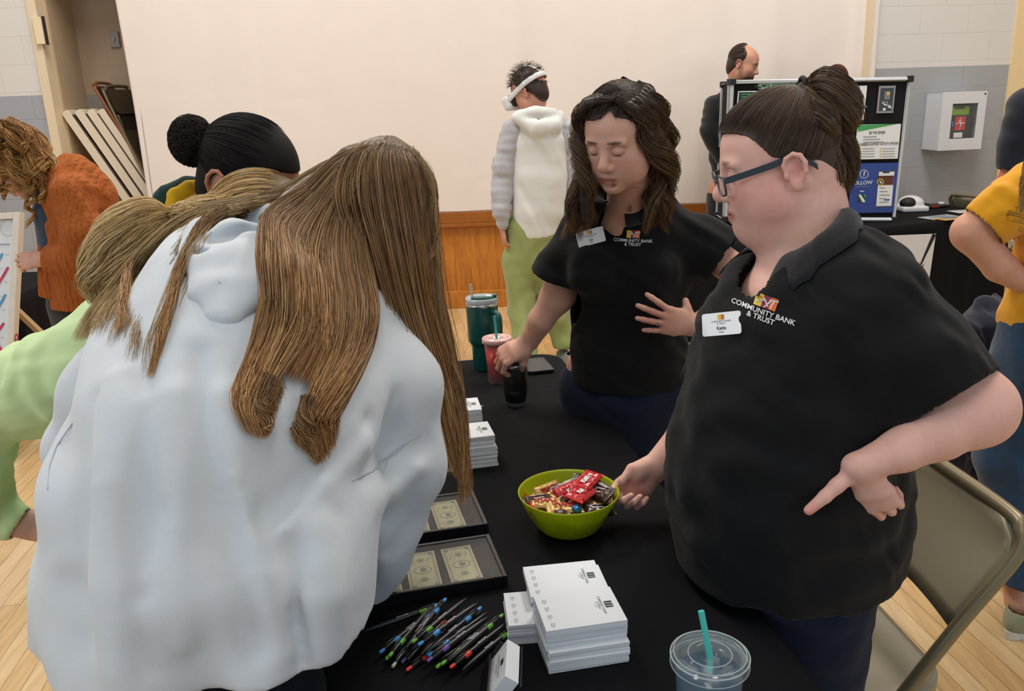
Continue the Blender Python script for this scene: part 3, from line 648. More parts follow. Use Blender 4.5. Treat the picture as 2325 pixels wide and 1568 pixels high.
def note(M):
    """paper note, length along local y"""
    mb = MB(); r_ = random.Random(3); mb.box(M @ Vector((0, 0, 0)), (.0605, .134, .0004), R=M.to_3x3(), mi=0); z = .0005
    ring(mb, M, .053, .126, .0018, z, 1); ring(mb, M, .046, .118, .0007, z, 1)
    for sx in (-1, 1):
        for sy in (-1, 1): disc(mb, M, sx*.0215, sy*.0565, .005, .005, z+.0001, 1, 12); 
    for sy in (-1, 1): mbtext(mb, '1', .008, M @ Matrix.Translation((.0215*sy, .0565, z+.0002)) @ Matrix.Rotation(-PI/2, 4, 'Z'), 0); mbtext(mb, '1', .008, M @ Matrix.Translation((.0215*sy, -.0565, z+.0002)) @ Matrix.Rotation(-PI/2, 4, 'Z'), 0)
    disc(mb, M, 0, .0, .0175, .0135, z, 1, 28, .002); disc(mb, M, 0, 0, .0150, .0112, z, 4, 28); disc(mb, M, .001, .0, .006, .0085, z+.0001, 1, 16); disc(mb, M, .005, .0, .004, .0042, z+.0002, 1, 12)
    disc(mb, M, 0, -.034, .0075, .0075, z, 3, 22); disc(mb, M, 0, -.034, .0045, .0045, z+.0001, 4, 16, .001); disc(mb, M, 0, .036, .0075, .0075, z, 1, 22, .0015); disc(mb, M, 0, .036, .004, .004, z, 1, 14)
    for i in range(26):
        y = r_.choice((-1, 1))*r_.uniform(.018, .054); x = r_.uniform(-.020, .020)
        if math.hypot(x, abs(y)-.035) < .0105: continue
        quad(mb, M, x, y, .0007, r_.uniform(.006, .014), z, 1)
    return mb, [MN1, MN2, MN2, MN3, MN4]
def display_case(c, rz, label, L=.34, W_=.165, n=4, xs=None, lit=0):
    e = empty('display_case', (c[0], c[1], TZ), rz, label, 'display case', 'banknote display cases'); M = Matrix.Translation((c[0], c[1], TZ)) @ Matrix.Rotation(rz, 4, 'Z')
    f = MB(); H_ = .026
    for sx in (-1, 1): f.box(M @ Vector((sx*(L/2-.004), 0, H_/2)), (.008, W_, H_), R=M.to_3x3(), bev=.0015)
    for sy in (-1, 1): f.box(M @ Vector((0, sy*(W_/2-.004), H_/2)), (L-.016, .008, H_), R=M.to_3x3(), bev=.0015)
    f.build('frame', MFR, e); MB().box(M @ Vector((0, 0, .008)), (L-.017, W_-.017, .012), R=M.to_3x3()).build('backing_board', MBD, e)
    MB().box(M @ Vector((0, 0, H_-.003)), (L-.017, W_-.017, .0012), R=M.to_3x3()).build('glass_lid', mg, e)
    for i, x in enumerate(xs or (.085, .006, -.073, -.135)[:n]):
        nb, ms = note(M @ Matrix.Translation((x, .0, .0150)) @ Matrix.Rotation(random.Random(i).uniform(-.02, .02), 4, 'Z')); nb.build('banknote', ms, e)
display_case((-.232, 1.418), math.radians(13), 'black case of old banknotes under glass, nearest the pens', xs=(.122, .046, -.030, -.106), L=.39)
display_case((-.272, 1.622), math.radians(13), 'black case of old banknotes under glass, below the far notepads', xs=(.122, .046, -.030, -.106), L=.39)
# ---- pens
PCOL = {'g': '#62a92c', 'b': '#3f8fd6', 'r': '#d8402c', 'p': '#6b4a9e', 'w': '#9fb894'}
MPB = mat('pen_black', '#1a1b1e', .35, coat=.2); MPS = mat('pen_silver', '#9da2a8', .35, .5)
def make_pen(col):
    """pen along +x from tip (0) to clicker, lying on z=0.  band and clicker coloured"""
    mc = mat('pen_'+col, PCOL[col], .35, coat=.3); e = empty('ballpoint_pen')
    R_ = Matrix.Rotation(PI/2, 3, 'Y'); r = .0052; c = (0, 0, r)
    MB().lathe([(.0, 0), (.001, .0), (.0022, .006), (.0036, .016), (.0044, .035), (.0046, .06), (.0048, .095), (.0048, .101)], c, 14, R=R_).build('barrel', MPB, e)
    MB().lathe([(.0049, .101), (.0055, .103), (.0055, .113), (.0049, .115)], c, 14, R=R_).build('colour_band', mc, e)
    MB().lathe([(.0048, .115), (.0046, .125), (.0034, .136), (.0030, .138)], c, 14, R=R_).build('upper_barrel', MPB, e)
    MB().lathe([(.0029, .138), (.0030, .139), (.0030, .147), (.0022, .149), (0, .149)], c, 12, R=R_).build('clicker', mc, e)
    mb = MB(); mb.tube([(.135, 0, r*2-.0005), (.137, 0, r*2+.0015), (.125, 0, r*2+.0018), (.105, 0, r*2+.0006), (.098, 0, r*2-.0004)], [.0012, .0015, .0015, .0013, .0009], 6); mb.build('clip', MPB, e)
    mb = MB(); Mt = Matrix.Translation((.070, 0, 2*r-.0003+.0001)); mbtext(mb, 'BANK', .0052, Mt, 0, .0003, sx=1.6); mb.build('printed_name', MPS, e)
    return e
protos = {}
for (x0, y0, x1, y1, col, sw, lev, desc) in (
    (0, 545, 915, 185, 'g', 0, 1, 'lone black pen with a green band lying left of the pen pile'),
    (215, 820, 820, 285, 'b', 1, 1, 'black pen at the left edge of the pile, blue end toward the camera'),
    (300, 830, 730, 300, 'g', 1, 0, 'black pen under the left edge of the pile, short green end showing'),
    (240, 1020, 860, 240, 'g', 1, 2, 'black pen with green band and green end pointing down at far left of the pile'),
    (335, 1000, 800, 330, 'w', 1, 0, 'black pen with a pale green end at the left of the pile'),
    (470, 950, 905, 255, 'b', 0, 2, 'black pen with its blue band up, between green-ended pens at left'),
    (540, 900, 1045, 210, 'b', 0, 3, 'black pen with wide blue band crossing over the left part of the pile'),
    (430, 1000, 985, 215, 'p', 1, 0, 'black pen with a purple end under the left half of the pile'),
    (530, 1000, 1175, 270, 'r', 0, 1, 'black pen with red band and red clicker pointing away'),
    (660, 870, 1345, 255, 'g', 1, 4, 'black pen with green band lying on top in the middle of the pile'),
    (610, 1065, 1150, 165, 'w', 0, 0, 'black pen with pale green clicker sticking out at the top of the pile'),
    (690, 1030, 1455, 235, 'b', 0, 2, 'black pen with blue band and blue clicker at upper middle'),
    (800, 880, 1470, 350, 'b', 1, 4, 'black pen with blue band turned toward the camera, mid pile'),
    (900, 860, 1540, 310, 'b', 1, 1, 'black pen mostly buried, small blue end mid pile'),
    (785, 1040, 1625, 285, 'b', 0, 3, 'long black pen with blue band at upper right of the middle'),
    (895, 970, 1650, 365, 'b', 1, 2, 'black pen with a blue end toward the camera, right of the middle'),
    (905, 1090, 1640, 500, 'p', 1, 3, 'black pen with purple band, right half of the pile'),
    (995, 1100, 1720, 435, 'g', 1, 1, 'black pen with a green end, first of three on the right half'),
    (1085, 1100, 1800, 450, 'g', 1, 2, 'black pen with a green end, second of three on the right half'),
    (1180, 1115, 1900, 440, 'g', 0, 3, 'black pen with bright green band near its raised clicker, right side'),
    (1220, 1150, 1960, 510, 'r', 1, 2, 'black pen with big red band toward the camera, right side'),
    (1385, 1140, 2115, 480, 'g', 0, 1, 'rightmost black pen of the pile, green band beside the card holder'),
    (600, 1050, 1300, 480, 'r', 1, 0, 'black pen underneath with a red end showing, lower middle')):
    a = G(850+x0*.1505, 1350+y0*.1505, TZ+.006); b2 = G(850+x1*.1505, 1350+y1*.1505, TZ+.012); a.z = b2.z = 0
    if sw: a, b2 = b2, a
    d = (b2-a); mid = (a+b2)/2; d.normalize()
    new = col not in protos
    if new: protos[col] = make_pen(col)
    e = protos[col] if new else copy_tree(protos[col])
    st = mid - d*.0745; e.location = (st.x, st.y, TZ+.0005+lev*.0068); e.rotation_euler = (0, 0, math.atan2(d.y, d.x)); tag(e, desc, 'pen', 'giveaway pens in the pile')
# ---- white pen far
a = G(1062, 932, TZ); b2 = G(1093, 926, TZ); d = (b2-a).normalized(); e = empty('stylus_pen', (b2.x, b2.y, TZ)); tag(e, 'white pen lying behind the far notepads', 'pen')
mb = MB(); mb.tube([b2+Vector((0, 0, .005)), b2-d*.07+Vector((0, 0, .005)), b2-d*.13+Vector((0, 0, .005))], [.0035, .0048, .0045], 12); mb.build('barrel', mat('white_plastic', '#d8d8d6', .35), e)
MB().tube([b2+Vector((0, 0, .005)), b2+d*.008+Vector((0, 0, .005))], [.0028, .0008], 10).build('tip', MPS, e)
# ---- phone
c = G(1218, 834, TZ); e = empty('smartphone', (c.x, c.y, TZ), label='black smartphone lying at the far end of the table', cat='phone'); M = Matrix.Translation((c.x, c.y, TZ+.006)) @ Matrix.Rotation(math.radians(12), 4, 'Z')
MB().prism(rrect(.088, .15, .012, 5), -.010, M @ Matrix.Translation((0, 0, .005))).build('body', MFR, e); MB().prism(rrect(.082, .143, .009, 5), .0006, M @ Matrix.Translation((0, 0, .0052))).build('screen', mat('phone_screen', '#26282c', .12, spec=.9), e)
# ---- business card holder
e = empty('card_holder', G(1150, 1560, TZ), label='black business card holder with white cards, by the right end of the pens', cat='card holder')
tf_, tn_, bf_, bn_ = G(1150, 1457, .795), G(1146, 1529, .795), G(1112, 1502, .754), G(1106, 1567, .754)
b0_ = bf_; ax = ((bn_-bf_)+(tn_-tf_)).normalized(); upv = ((tf_-bf_)+(tn_-bn_)).normalized(); M = frame_M(b0_, ax, upv)
def bx(mb, x0, x1, y0, y1, z0, z1, mi=0): mb.box(M @ Vector(((x0+x1)/2, (y0+y1)/2, (z0+z1)/2)), (abs(x1-x0), abs(y1-y0), abs(z1-z0)), R=M.to_3x3(), mi=mi, bev=.0006); return mb
zs_ = -1 if (M.to_3x3() @ Vector((0, 0, 1))).x > 0 else 1   # +1 -> local z points left
h = MB(); bx(h, -.004, .094, -.004, .0, -.028*zs_, .006*zs_); bx(h, -.004, .094, -.004, .052, -.030*zs_, -.027*zs_); bx(h, -.004, .094, -.004, .012, .004*zs_, .007*zs_); bx(h, -.005, -.002, -.004, .040, -.028*zs_, .006*zs_)
h.add([M @ Vector(v) for v in ((0, .04, -.03*zs_), (.09, .04, -.03*zs_), (.09, -.01, -.07*zs_), (0, -.01, -.07*zs_), (0, .036, -.03*zs_), (.09, .036, -.03*zs_), (.09, -.013, -.07*zs_), (0, -.013, -.07*zs_))], [(0, 1, 2, 3), (7, 6, 5, 4), (0, 3, 7, 4), (1, 5, 6, 2)], 0)
h.build('stand', MFR, e)
cd = MB(); bx(cd, 0, .089, .001, .052, -.024*zs_, .0*zs_, 0)
Mc = M @ Matrix.Translation((.0445, .027, .0012*zs_)) @ (Matrix.Rotation(PI, 4, 'Y') if zs_ < 0 else Matrix.Identity(4))
mbtext(cd, 'COMMUNITY BANK', .006, Mc @ Matrix.Translation((0, .004, 0)), 1, .0001); mbtext(cd, '& TRUST', .006, Mc @ Matrix.Translation((0, -.003, 0)), 1, .0001); quad(cd, Mc, 0, .014, .012, .008, 0, 2)
for i in range(3): quad(cd, Mc, -.02, -.012-i*.004, .03, .001, 0, 1)
cd.build('business_cards', [mat('card_white', '#dfe3e6', .6), MPRT, MPDK], e)
# ---- cups
mclr, tl, bl = nt('clear_plastic'); bl.inputs['Base Color'].default_value = (.5, .6, .65, 1); bl.inputs['Roughness'].default_value = .08; bl.inputs['Alpha'].default_value = .12; bl.inputs['Specular IOR Level'].default_value = 1.0; bl.inputs['IOR'].default_value = 1.55
MSTRAW = mat('teal_straw', '#45b7b0', .35, sss=.1)
def cup(base, rb, rt, H_, liq, liqh, label, tilt=(-.05, .02), strawh=.06, frost=False, dome=False, liqtop=None):
    e = empty('drink_cup', base, label=label, cat='cup'); bx_, by_, bz_ = base; k = rt/.05
    MB().lathe([(rb*.9, .003), (rb, .0), (rt*.985, H_), (rt, H_+.002), (rt*.96, H_), (rb*.94, .004)], base, 56).build('cup_wall', mclr, e)
    f = (liqh/H_); MB().lathe([(0, .004), (rb*.93, .004), ((rb+(rt-rb)*f)*.955, liqh), (0, liqh)], base, 48).build('drink', liq, e)
    MB().lathe([(rt*1.0, H_-.012), (rt*1.10, H_-.011), (rt*1.085, H_+.002), (rt*1.05, H_+.0045), (rt*.99, H_+.005), (rt*.84, H_+.002), (rt*.82, H_-.001), (rt*.80, H_+.001), (rt*.66, H_+.0012), (rt*.62, H_+.004), (rt*.58, H_+.004), (rt*.30, H_+.003), (rt*.26, H_-.001), (.0045, H_-.001)], base, 64).build('lid', mclr if not frost else mat('frosted_lid', '#e3b9b4', .3, coat=.5), e)
    if not frost:
        er = MB()
        for rr, zz, tt in ((1.085, H_+.002, .0011), (1.0, H_+.0055, .0008), (.60, H_+.004, .0007), (1.09, H_-.010, .0006)): er.tube([(bx_+rt*rr*math.cos(a), by_+rt*rr*math.sin(a), bz_+zz) for a in np.linspace(0, 2*PI, 64, endpoint=False)], tt, 6, closed=True)
        er.build('lid_rim', mat('lid_edge', '#b9c6cb', .2, alpha=.55), e)
    rb_ = MB()
    for i in range(90):
        a = 2*PI*i/90; rb_.tube([(bx_+rt*.87*math.cos(a), by_+rt*.87*math.sin(a), bz_+H_+.0030), (bx_+rt*.95*math.cos(a), by_+rt*.95*math.sin(a), bz_+H_+.0050)], .0004, 4)
    if not frost: rb_.build('lid_ribs', mclr, e)
    p0 = Vector(base)+Vector((tilt[0]*-.3, tilt[1]*-.3, .02)); p1 = Vector(base)+Vector((0, 0, H_)); dr = Vector((tilt[0], tilt[1], strawh)); MB().tube([p0, p1, p1+dr], .0042*max(1, k*.9), 14).build('straw', MSTRAW, e)
    return e
mbl, _, bb = nt('blue_drink'); bb.inputs['Base Color'].default_value = (*lin('#083a58'), 1); bb.inputs['Roughness'].default_value = .15; bb.inputs['Coat Weight'].default_value = .4
lc = Qd(1612, 1484, 1.085); ec = cup((lc.x, lc.y, TZ), .034, .0465, lc.z-TZ-.003, mbl, lc.z-TZ-.028, 'clear plastic cup of blue drink with teal straw at bottom right', tilt=(-.010, .014), strawh=.058)
ic = MB(); r_ = random.Random(2)
for i in range(11):
    a, rr_ = r_.uniform(0, 6.28), r_.uniform(0, .026); ic.box((lc.x+rr_*math.cos(a), lc.y+rr_*math.sin(a), lc.z-.030+r_.uniform(-.004, .006)), (.016, .014, .012), R=Matrix.Rotation(r_.uniform(0, 3), 3, 'Z') @ Matrix.Rotation(r_.uniform(-.6, .6), 3, 'X'), bev=.003)
ic.build('ice', mclr, ec)
mrd, _, bb = nt('red_drink'); bb.inputs['Base Color'].default_value = (*lin('#e0271f'), 1); bb.inputs['Roughness'].default_value = .2; bb.inputs['Coat Weight'].default_value = .4
gc = G(1130, 872, TZ+.0); gc.y += .03
cup((gc.x+.002, gc.y, TZ), .031, .044, P(1141, 768, gc.y).z-TZ, mrd, P(1141, 768, gc.y).z-TZ-.014, 'clear cup of red drink with teal straw behind the black tumbler', tilt=(-.004, .0), strawh=.075, frost=True)
# ---- green handled tumbler
c = G(1100, 842, TZ); c.y += .03; top = P(1096, 692, c.y).z; Hh = top-TZ; MGT = mat('tumbler_green', '#0f4f4a', .38, coat=.15); MST = mat('steel', '#b9bbbd', .25, .9)
e = empty('handled_tumbler', (c.x, c.y, TZ), label='tall dark green insulated tumbler with handle and clear straw', cat='tumbler')
MB().lathe([(0, 0), (.036, 0), (.038, .004), (.040, Hh*.36), (.042, Hh*.40), (.050, Hh*.445), (.0515, Hh*.47), (.0535, Hh-.006), (.0535, Hh)], (c.x, c.y, TZ), 48).build('body', MGT, e)
MB().lathe([(.0532, Hh), (.0545, Hh+.002), (.0545, Hh+.008), (.052, Hh+.009)], (c.x, c.y, TZ), 48).build('steel_rim', MST, e)
MB().lathe([(.0525, Hh+.008), (.0535, Hh+.012), (.0545, Hh+.026), (.052, Hh+.028), (.049, Hh+.022), (0, Hh+.022)], (c.x, c.y, TZ), 48).build('lid', mat('lid_grey', '#a9b3b6', .3, coat=.4), e)
mb = MB(); mb.box((c.x+.004, c.y-.012, TZ+Hh+.027), (.078, .028, .007), bev=.003); mb.box((c.x+.044, c.y-.006, TZ+Hh+.031), (.014, .03, .014), bev=.003); mb.build('lid_slider', MGT, e)
mb = MB(); hp = [(c.x+.036, c.y-.040, TZ+Hh-.016), (c.x+.052, c.y-.062, TZ+Hh-.018), (c.x+.058, c.y-.072, TZ+Hh-.042), (c.x+.056, c.y-.070, TZ+Hh*.55), (c.x+.045, c.y-.058, TZ+Hh*.47), (c.x+.034, c.y-.038, TZ+Hh*.46)]
mb.tube(cr(hp, 28), .0095, 12); mb.build('handle', MGT, e)
MB().tube([(c.x-.026, c.y+.012, TZ+Hh-.05), (c.x-.035, c.y+.018, TZ+Hh+.068)], .0048, 12).build('straw', mat('clear_straw', '#c9c4b4', .2, alpha=.75), e)
# ---- black tumbler (under the resting hand)
BT = G(1172, 926, TZ); BT.y += .028; BTH = P(1166, 822, BT.y).z-TZ
e = empty('black_tumbler', (BT.x, BT.y, TZ), label='black insulated tumbler with steel rims under the curly-haired woman\'s hand', cat='tumbler')
mb = MB().lathe([(.0292, .014), (.0305, .018), (.0352, .04), (.0362, .08), (.0372, BTH-.012), (.0366, BTH-.010)], (BT.x, BT.y, TZ), 48); mb.build('body', mat('tumbler_black', '#0c0c0e', .45), e)
mb = MB().lathe([(0, 0), (.027, 0), (.0285, .003), (.0292, .0145)], (BT.x, BT.y, TZ), 40); mb.build('steel_base', MST, e)
MB().lathe([(.0368, BTH-.012), (.0380, BTH-.010), (.0382, BTH+.000), (.036, BTH+.001)], (BT.x, BT.y, TZ), 48).build('steel_rim', MST, e)
MB().lathe([(.0365, BTH+.0), (.0375, BTH+.003), (.0372, BTH+.009), (.034, BTH+.011), (0, BTH+.009)], (BT.x, BT.y, TZ), 48).build('lid', mat('lid_black', '#15151a', .3), e)
mb = MB()
vs, fs = text_bm('YETI', .013, .0005, 0, 'CENTER', 3, 1.1)
mb.add([(BT.x+.0357*math.sin(v.x/.0357-.1), BT.y-.0357*math.cos(v.x/.0357-.1)-.0002, TZ+.048+v.y) for v in vs], fs); mb.build('printed_name', mat('print_dim', '#3a3b40', .4), e)
# ================================================================= bowl of sweets
BC = Vector((.108, 1.602)); BR, BH, BB = .1065, .094, .052
rimc = P(1294, 1113, 1.602); BH = rimc.z-TZ
mbw, tb, bb = nt('lime_plastic'); bb.inputs['Base Color'].default_value = (*lin('#cbdb18'), 1); bb.inputs['Roughness'].default_value = .38; bb.inputs['Coat Weight'].default_value = .12
tr_ = tb.nodes.new('ShaderNodeBsdfTranslucent'); tr_.inputs['Color'].default_value = (*lin('#b9c400'), 1); ms_ = tb.nodes.new('ShaderNodeMixShader'); ms_.inputs[0].default_value = .42
tb.links.new(bb.outputs[0], ms_.inputs[1]); tb.links.new(tr_.outputs[0], ms_.inputs[2]); tb.links.new(ms_.outputs[0], tb.nodes['Material Output'].inputs['Surface'])
def bowl_r(z): t_ = max(0, min(1, z/BH)); return BB + (BR-BB)*(t_**.62)
zz = np.linspace(0, 1, 18); prof = [(0, .0), (BB*.8, 0)] + [(bowl_r(BH*q)-.0, BH*q) for q in zz] + [(BR-.0022, BH)] + [(bowl_r(BH*q)-.0022, max(BH*q, .0025)) for q in zz[::-1]] + [(0, .0025)]
e = MB().lathe(prof, (BC.x, BC.y, TZ), 72).build('candy_bowl', mbw); tag(e, 'lime green plastic bowl heaped with wrapped chocolate bars', 'bowl')
WCOL = {'gold': ('#dcb36c', 'TWIX', '#a5222c'), 'red': ('#c4202a', 'KitKat', '#eeeeee'), 'brown': ('#33201c', '', '#c9c2ba'), 'silver': ('#77706e', '', '#ded8d4'), 'choc': ('#43261e', '', '#cdbdaf'), 'blue': ('#2d6ea5', '', '#ffffff')}
CM = {}
def make_bar(kind):
    """wrapped snack bar: pillow with pinched, zig-zag ends"""
    c_, txt, tc2 = WCOL[kind]; r_ = random.Random(len(c_)+ord(kind[0])); e = empty('wrapped_bar')
    L, W_, H_ = {'gold': (.050, .026, .013), 'red': (.056, .034, .012), 'brown': (.050, .028, .013), 'silver': (.052, .020, .012), 'choc': (.046, .022, .013), 'blue': (.018, .018, .009)}[kind]
    vs = []; fs = []; nx_, ny_ = 26, 12
    if kind == 'blue':
        MB().lathe([(0, -H_/2), (.006, -H_/2), (.009, 0), (.006, H_/2), (0, H_/2)], (0, 0, 0), 20).build('wrapper', mat('foil_blue', c_, .25, .5), e); return e
    for s_ in (1, -1):
        for i in range(nx_+1):
            u = i/nx_*2-1; au = abs(u)
            body = 1 if au < .74 else max(0, 1-((au-.74)/.10)**2) if au < .84 else 0
            for j in range(ny_+1):
                v = j/ny_*2-1; crk = .0008*math.sin(v*21+i*.8)*(1 if au > .7 else .25); hw = W_/2*(1+.04*(1-body)); x = u*L/2*1.22
                if i in (0, nx_): x += .0012*math.copysign(1, u)*(1 if j % 2 else -1)
                z = s_*(H_/2*body*(1-v**4)**.6 + .0004) + crk + .0007*math.sin(u*13+v*7+len(kind))*body
                vs.append((x, v*hw, z))
    k = (nx_+1)*(ny_+1)
    for i in range(nx_):
        for j in range(ny_):
            a = i*(ny_+1)+j; fs.append((a, a+ny_+1, a+ny_+2, a+1)); fs.append((k+a+1, k+a+ny_+2, k+a+ny_+1, k+a))
    MB().add(vs, fs, 0, True).build('wrapper', mat('foil_'+kind, c_, .3, .35 if kind in ('gold', 'silver') else .05, coat=.4, var=.1, vscale=90), e)
    mb = MB(); z = H_/2+.0006
    def conf(pts): return [(x, y, (H_/2*(1-min(.999, abs(y)/(W_/2))**4)**.6)+.0012+.0004) for x, y in pts]
    if txt:
        if kind == 'red':
            pts = [(.019*math.cos(2*PI*i/24), .0125*math.sin(2*PI*i/24)) for i in range(24)]; mb.add([(x*.8, y*.8, zq) for (x, y), (_, _, zq) in zip(pts, conf(pts))], [tuple(range(24))], 1)
        vs, f_ = text_bm(txt, .0155 if kind == 'gold' else .0118, .0007, 0, 'CENTER', 3); mb.add([(x*1.02, y, zq+.0004) for x, y, zq in conf([(v.x, v.y) for v in vs])], f_, 0)
    else:
        for yy, w_ in ((.004, .03), (-.004, .02)): 
            pts = [(-w_/2, yy), (w_/2, yy+.001), (w_/2*.8, yy+.003), (-w_/2*.9, yy+.0025)]; mb.add(conf(pts), [(0, 1, 2, 3)], 0)
    mb.build('printed_name', [mat('wrapper_ink_'+kind, tc2, .4), mat('wrapper_oval', '#b0141e', .35)], e)
    return e
def dm(v): return v
rr_ = random.Random(11); n_ = 0
# visible sweets: bowl-relative u (right), v (away), height above the rim plane (-), heading, tilt
top_list = [('gold', -.056, -.032, -.016, 172, -4, 4, 'gold wrapped bar with red lettering at the left front of the bowl'), ('gold', -.014, -.064, -.014, 6, 8, 2, 'gold wrapped bar lettered in red at the front edge of the bowl'),
 ('gold', -.050, .028, -.012, 38, 55, 6, 'gold wrapped bar standing on edge at the back left of the bowl'), ('gold', -.018, .018, -.014, 42, 20, -8, 'gold bar partly under a dark wrapper in the middle of the bowl'),
 ('red', .030, -.022, .000, 58, 10, 6, 'small red wrapped bar lying at the front of the two red ones'), ('red', .046, .020, .010, 58, 6, -6, 'large red wrapped bar with white lettering on top of the heap'), ('red', .010, .022, -.012, 40, 40, 0, 'red wrapped bar on its side, mostly under the large red one'),
 ('brown', .080, -.008, -.008, -58, 30, -18, 'dark brown wrapped bar against the right rim'), ('brown', .066, -.050, -.026, 20, 10, 12, 'dark brown wrapped bar low at the right front'), ('silver', .008, .056, -.012, 40, 18, 5, 'grey wrapped bar leaning at the back of the bowl'), ('silver', -.004, .038, -.010, 34, 30, 0, 'grey and dark wrapped bar in the middle back of the bowl'),
 ('choc', -.074, -.012, -.016, 12, 12, 0, 'dark and red wrapped bar resting on the left gold one'), ('choc', -.008, -.012, -.018, 60, 0, 10, 'dark brown bar in the hollow at the centre of the heap'), ('red', -.088, -.024, -.030, 100, 60, 0, 'red wrapped piece pressed against the left wall'), ('choc', -.004, -.082, -.026, 4, 10, 30, 'dark striped bar in front of the gold ones at the front rim'), ('blue', .014, -.077, -.010, 0, 20, 20, 'small round blue wrapped sweet at the front rim'), ('gold', .0, .0, -.020, 110, 0, 0, 'gold bar end showing beside the small red bar'),
 ('brown', .056, .066, -.016, -20, 20, 20, 'dark brown bar at the back right under the large red one'), ('silver', .085, .02, -.006, -60, 60, 0, 'silvery dark bar end standing at the right rim')]
kp = {}
def put(kind, u, v, h, hd, ti, ro, lab, grp):
    new = kind not in kp
    if new: kp[kind] = make_bar(kind)
    e = kp[kind] if new else copy_tree(kp[kind])
    M = Matrix.Rotation(math.radians(hd), 4, 'Z') @ Matrix.Rotation(math.radians(ti), 4, 'X') @ Matrix.Rotation(math.radians(ro), 4, 'Y'); e.rotation_euler = M.to_euler(); e.scale = (1.22,)*3; e.location = (BC.x+u, BC.y+v, TZ+BH+h+.005); tag(e, lab, 'chocolate bar', grp)
for t_ in top_list:
    u, v = t_[1]*.86, t_[2]*.86; put(t_[0], u, v, t_[3]-.004, *t_[4:], 'wrapped bars on top of the bowl')
for i in range(16):
    a = rr_.uniform(0, 6.28); r = .058*math.sqrt(rr_.uniform(0, 1)); z = -.030-rr_.uniform(0, .030); r = min(r, bowl_r(BH+z)-.034)
    put(rr_.choice(('gold', 'red', 'brown', 'choc')), r*math.cos(a), r*math.sin(a), z, rr_.uniform(0, 360), rr_.uniform(-15, 15), rr_.uniform(-10, 10), 'wrapped chocolate bar buried in the heap inside the green bowl', 'wrapped bars buried in the bowl')
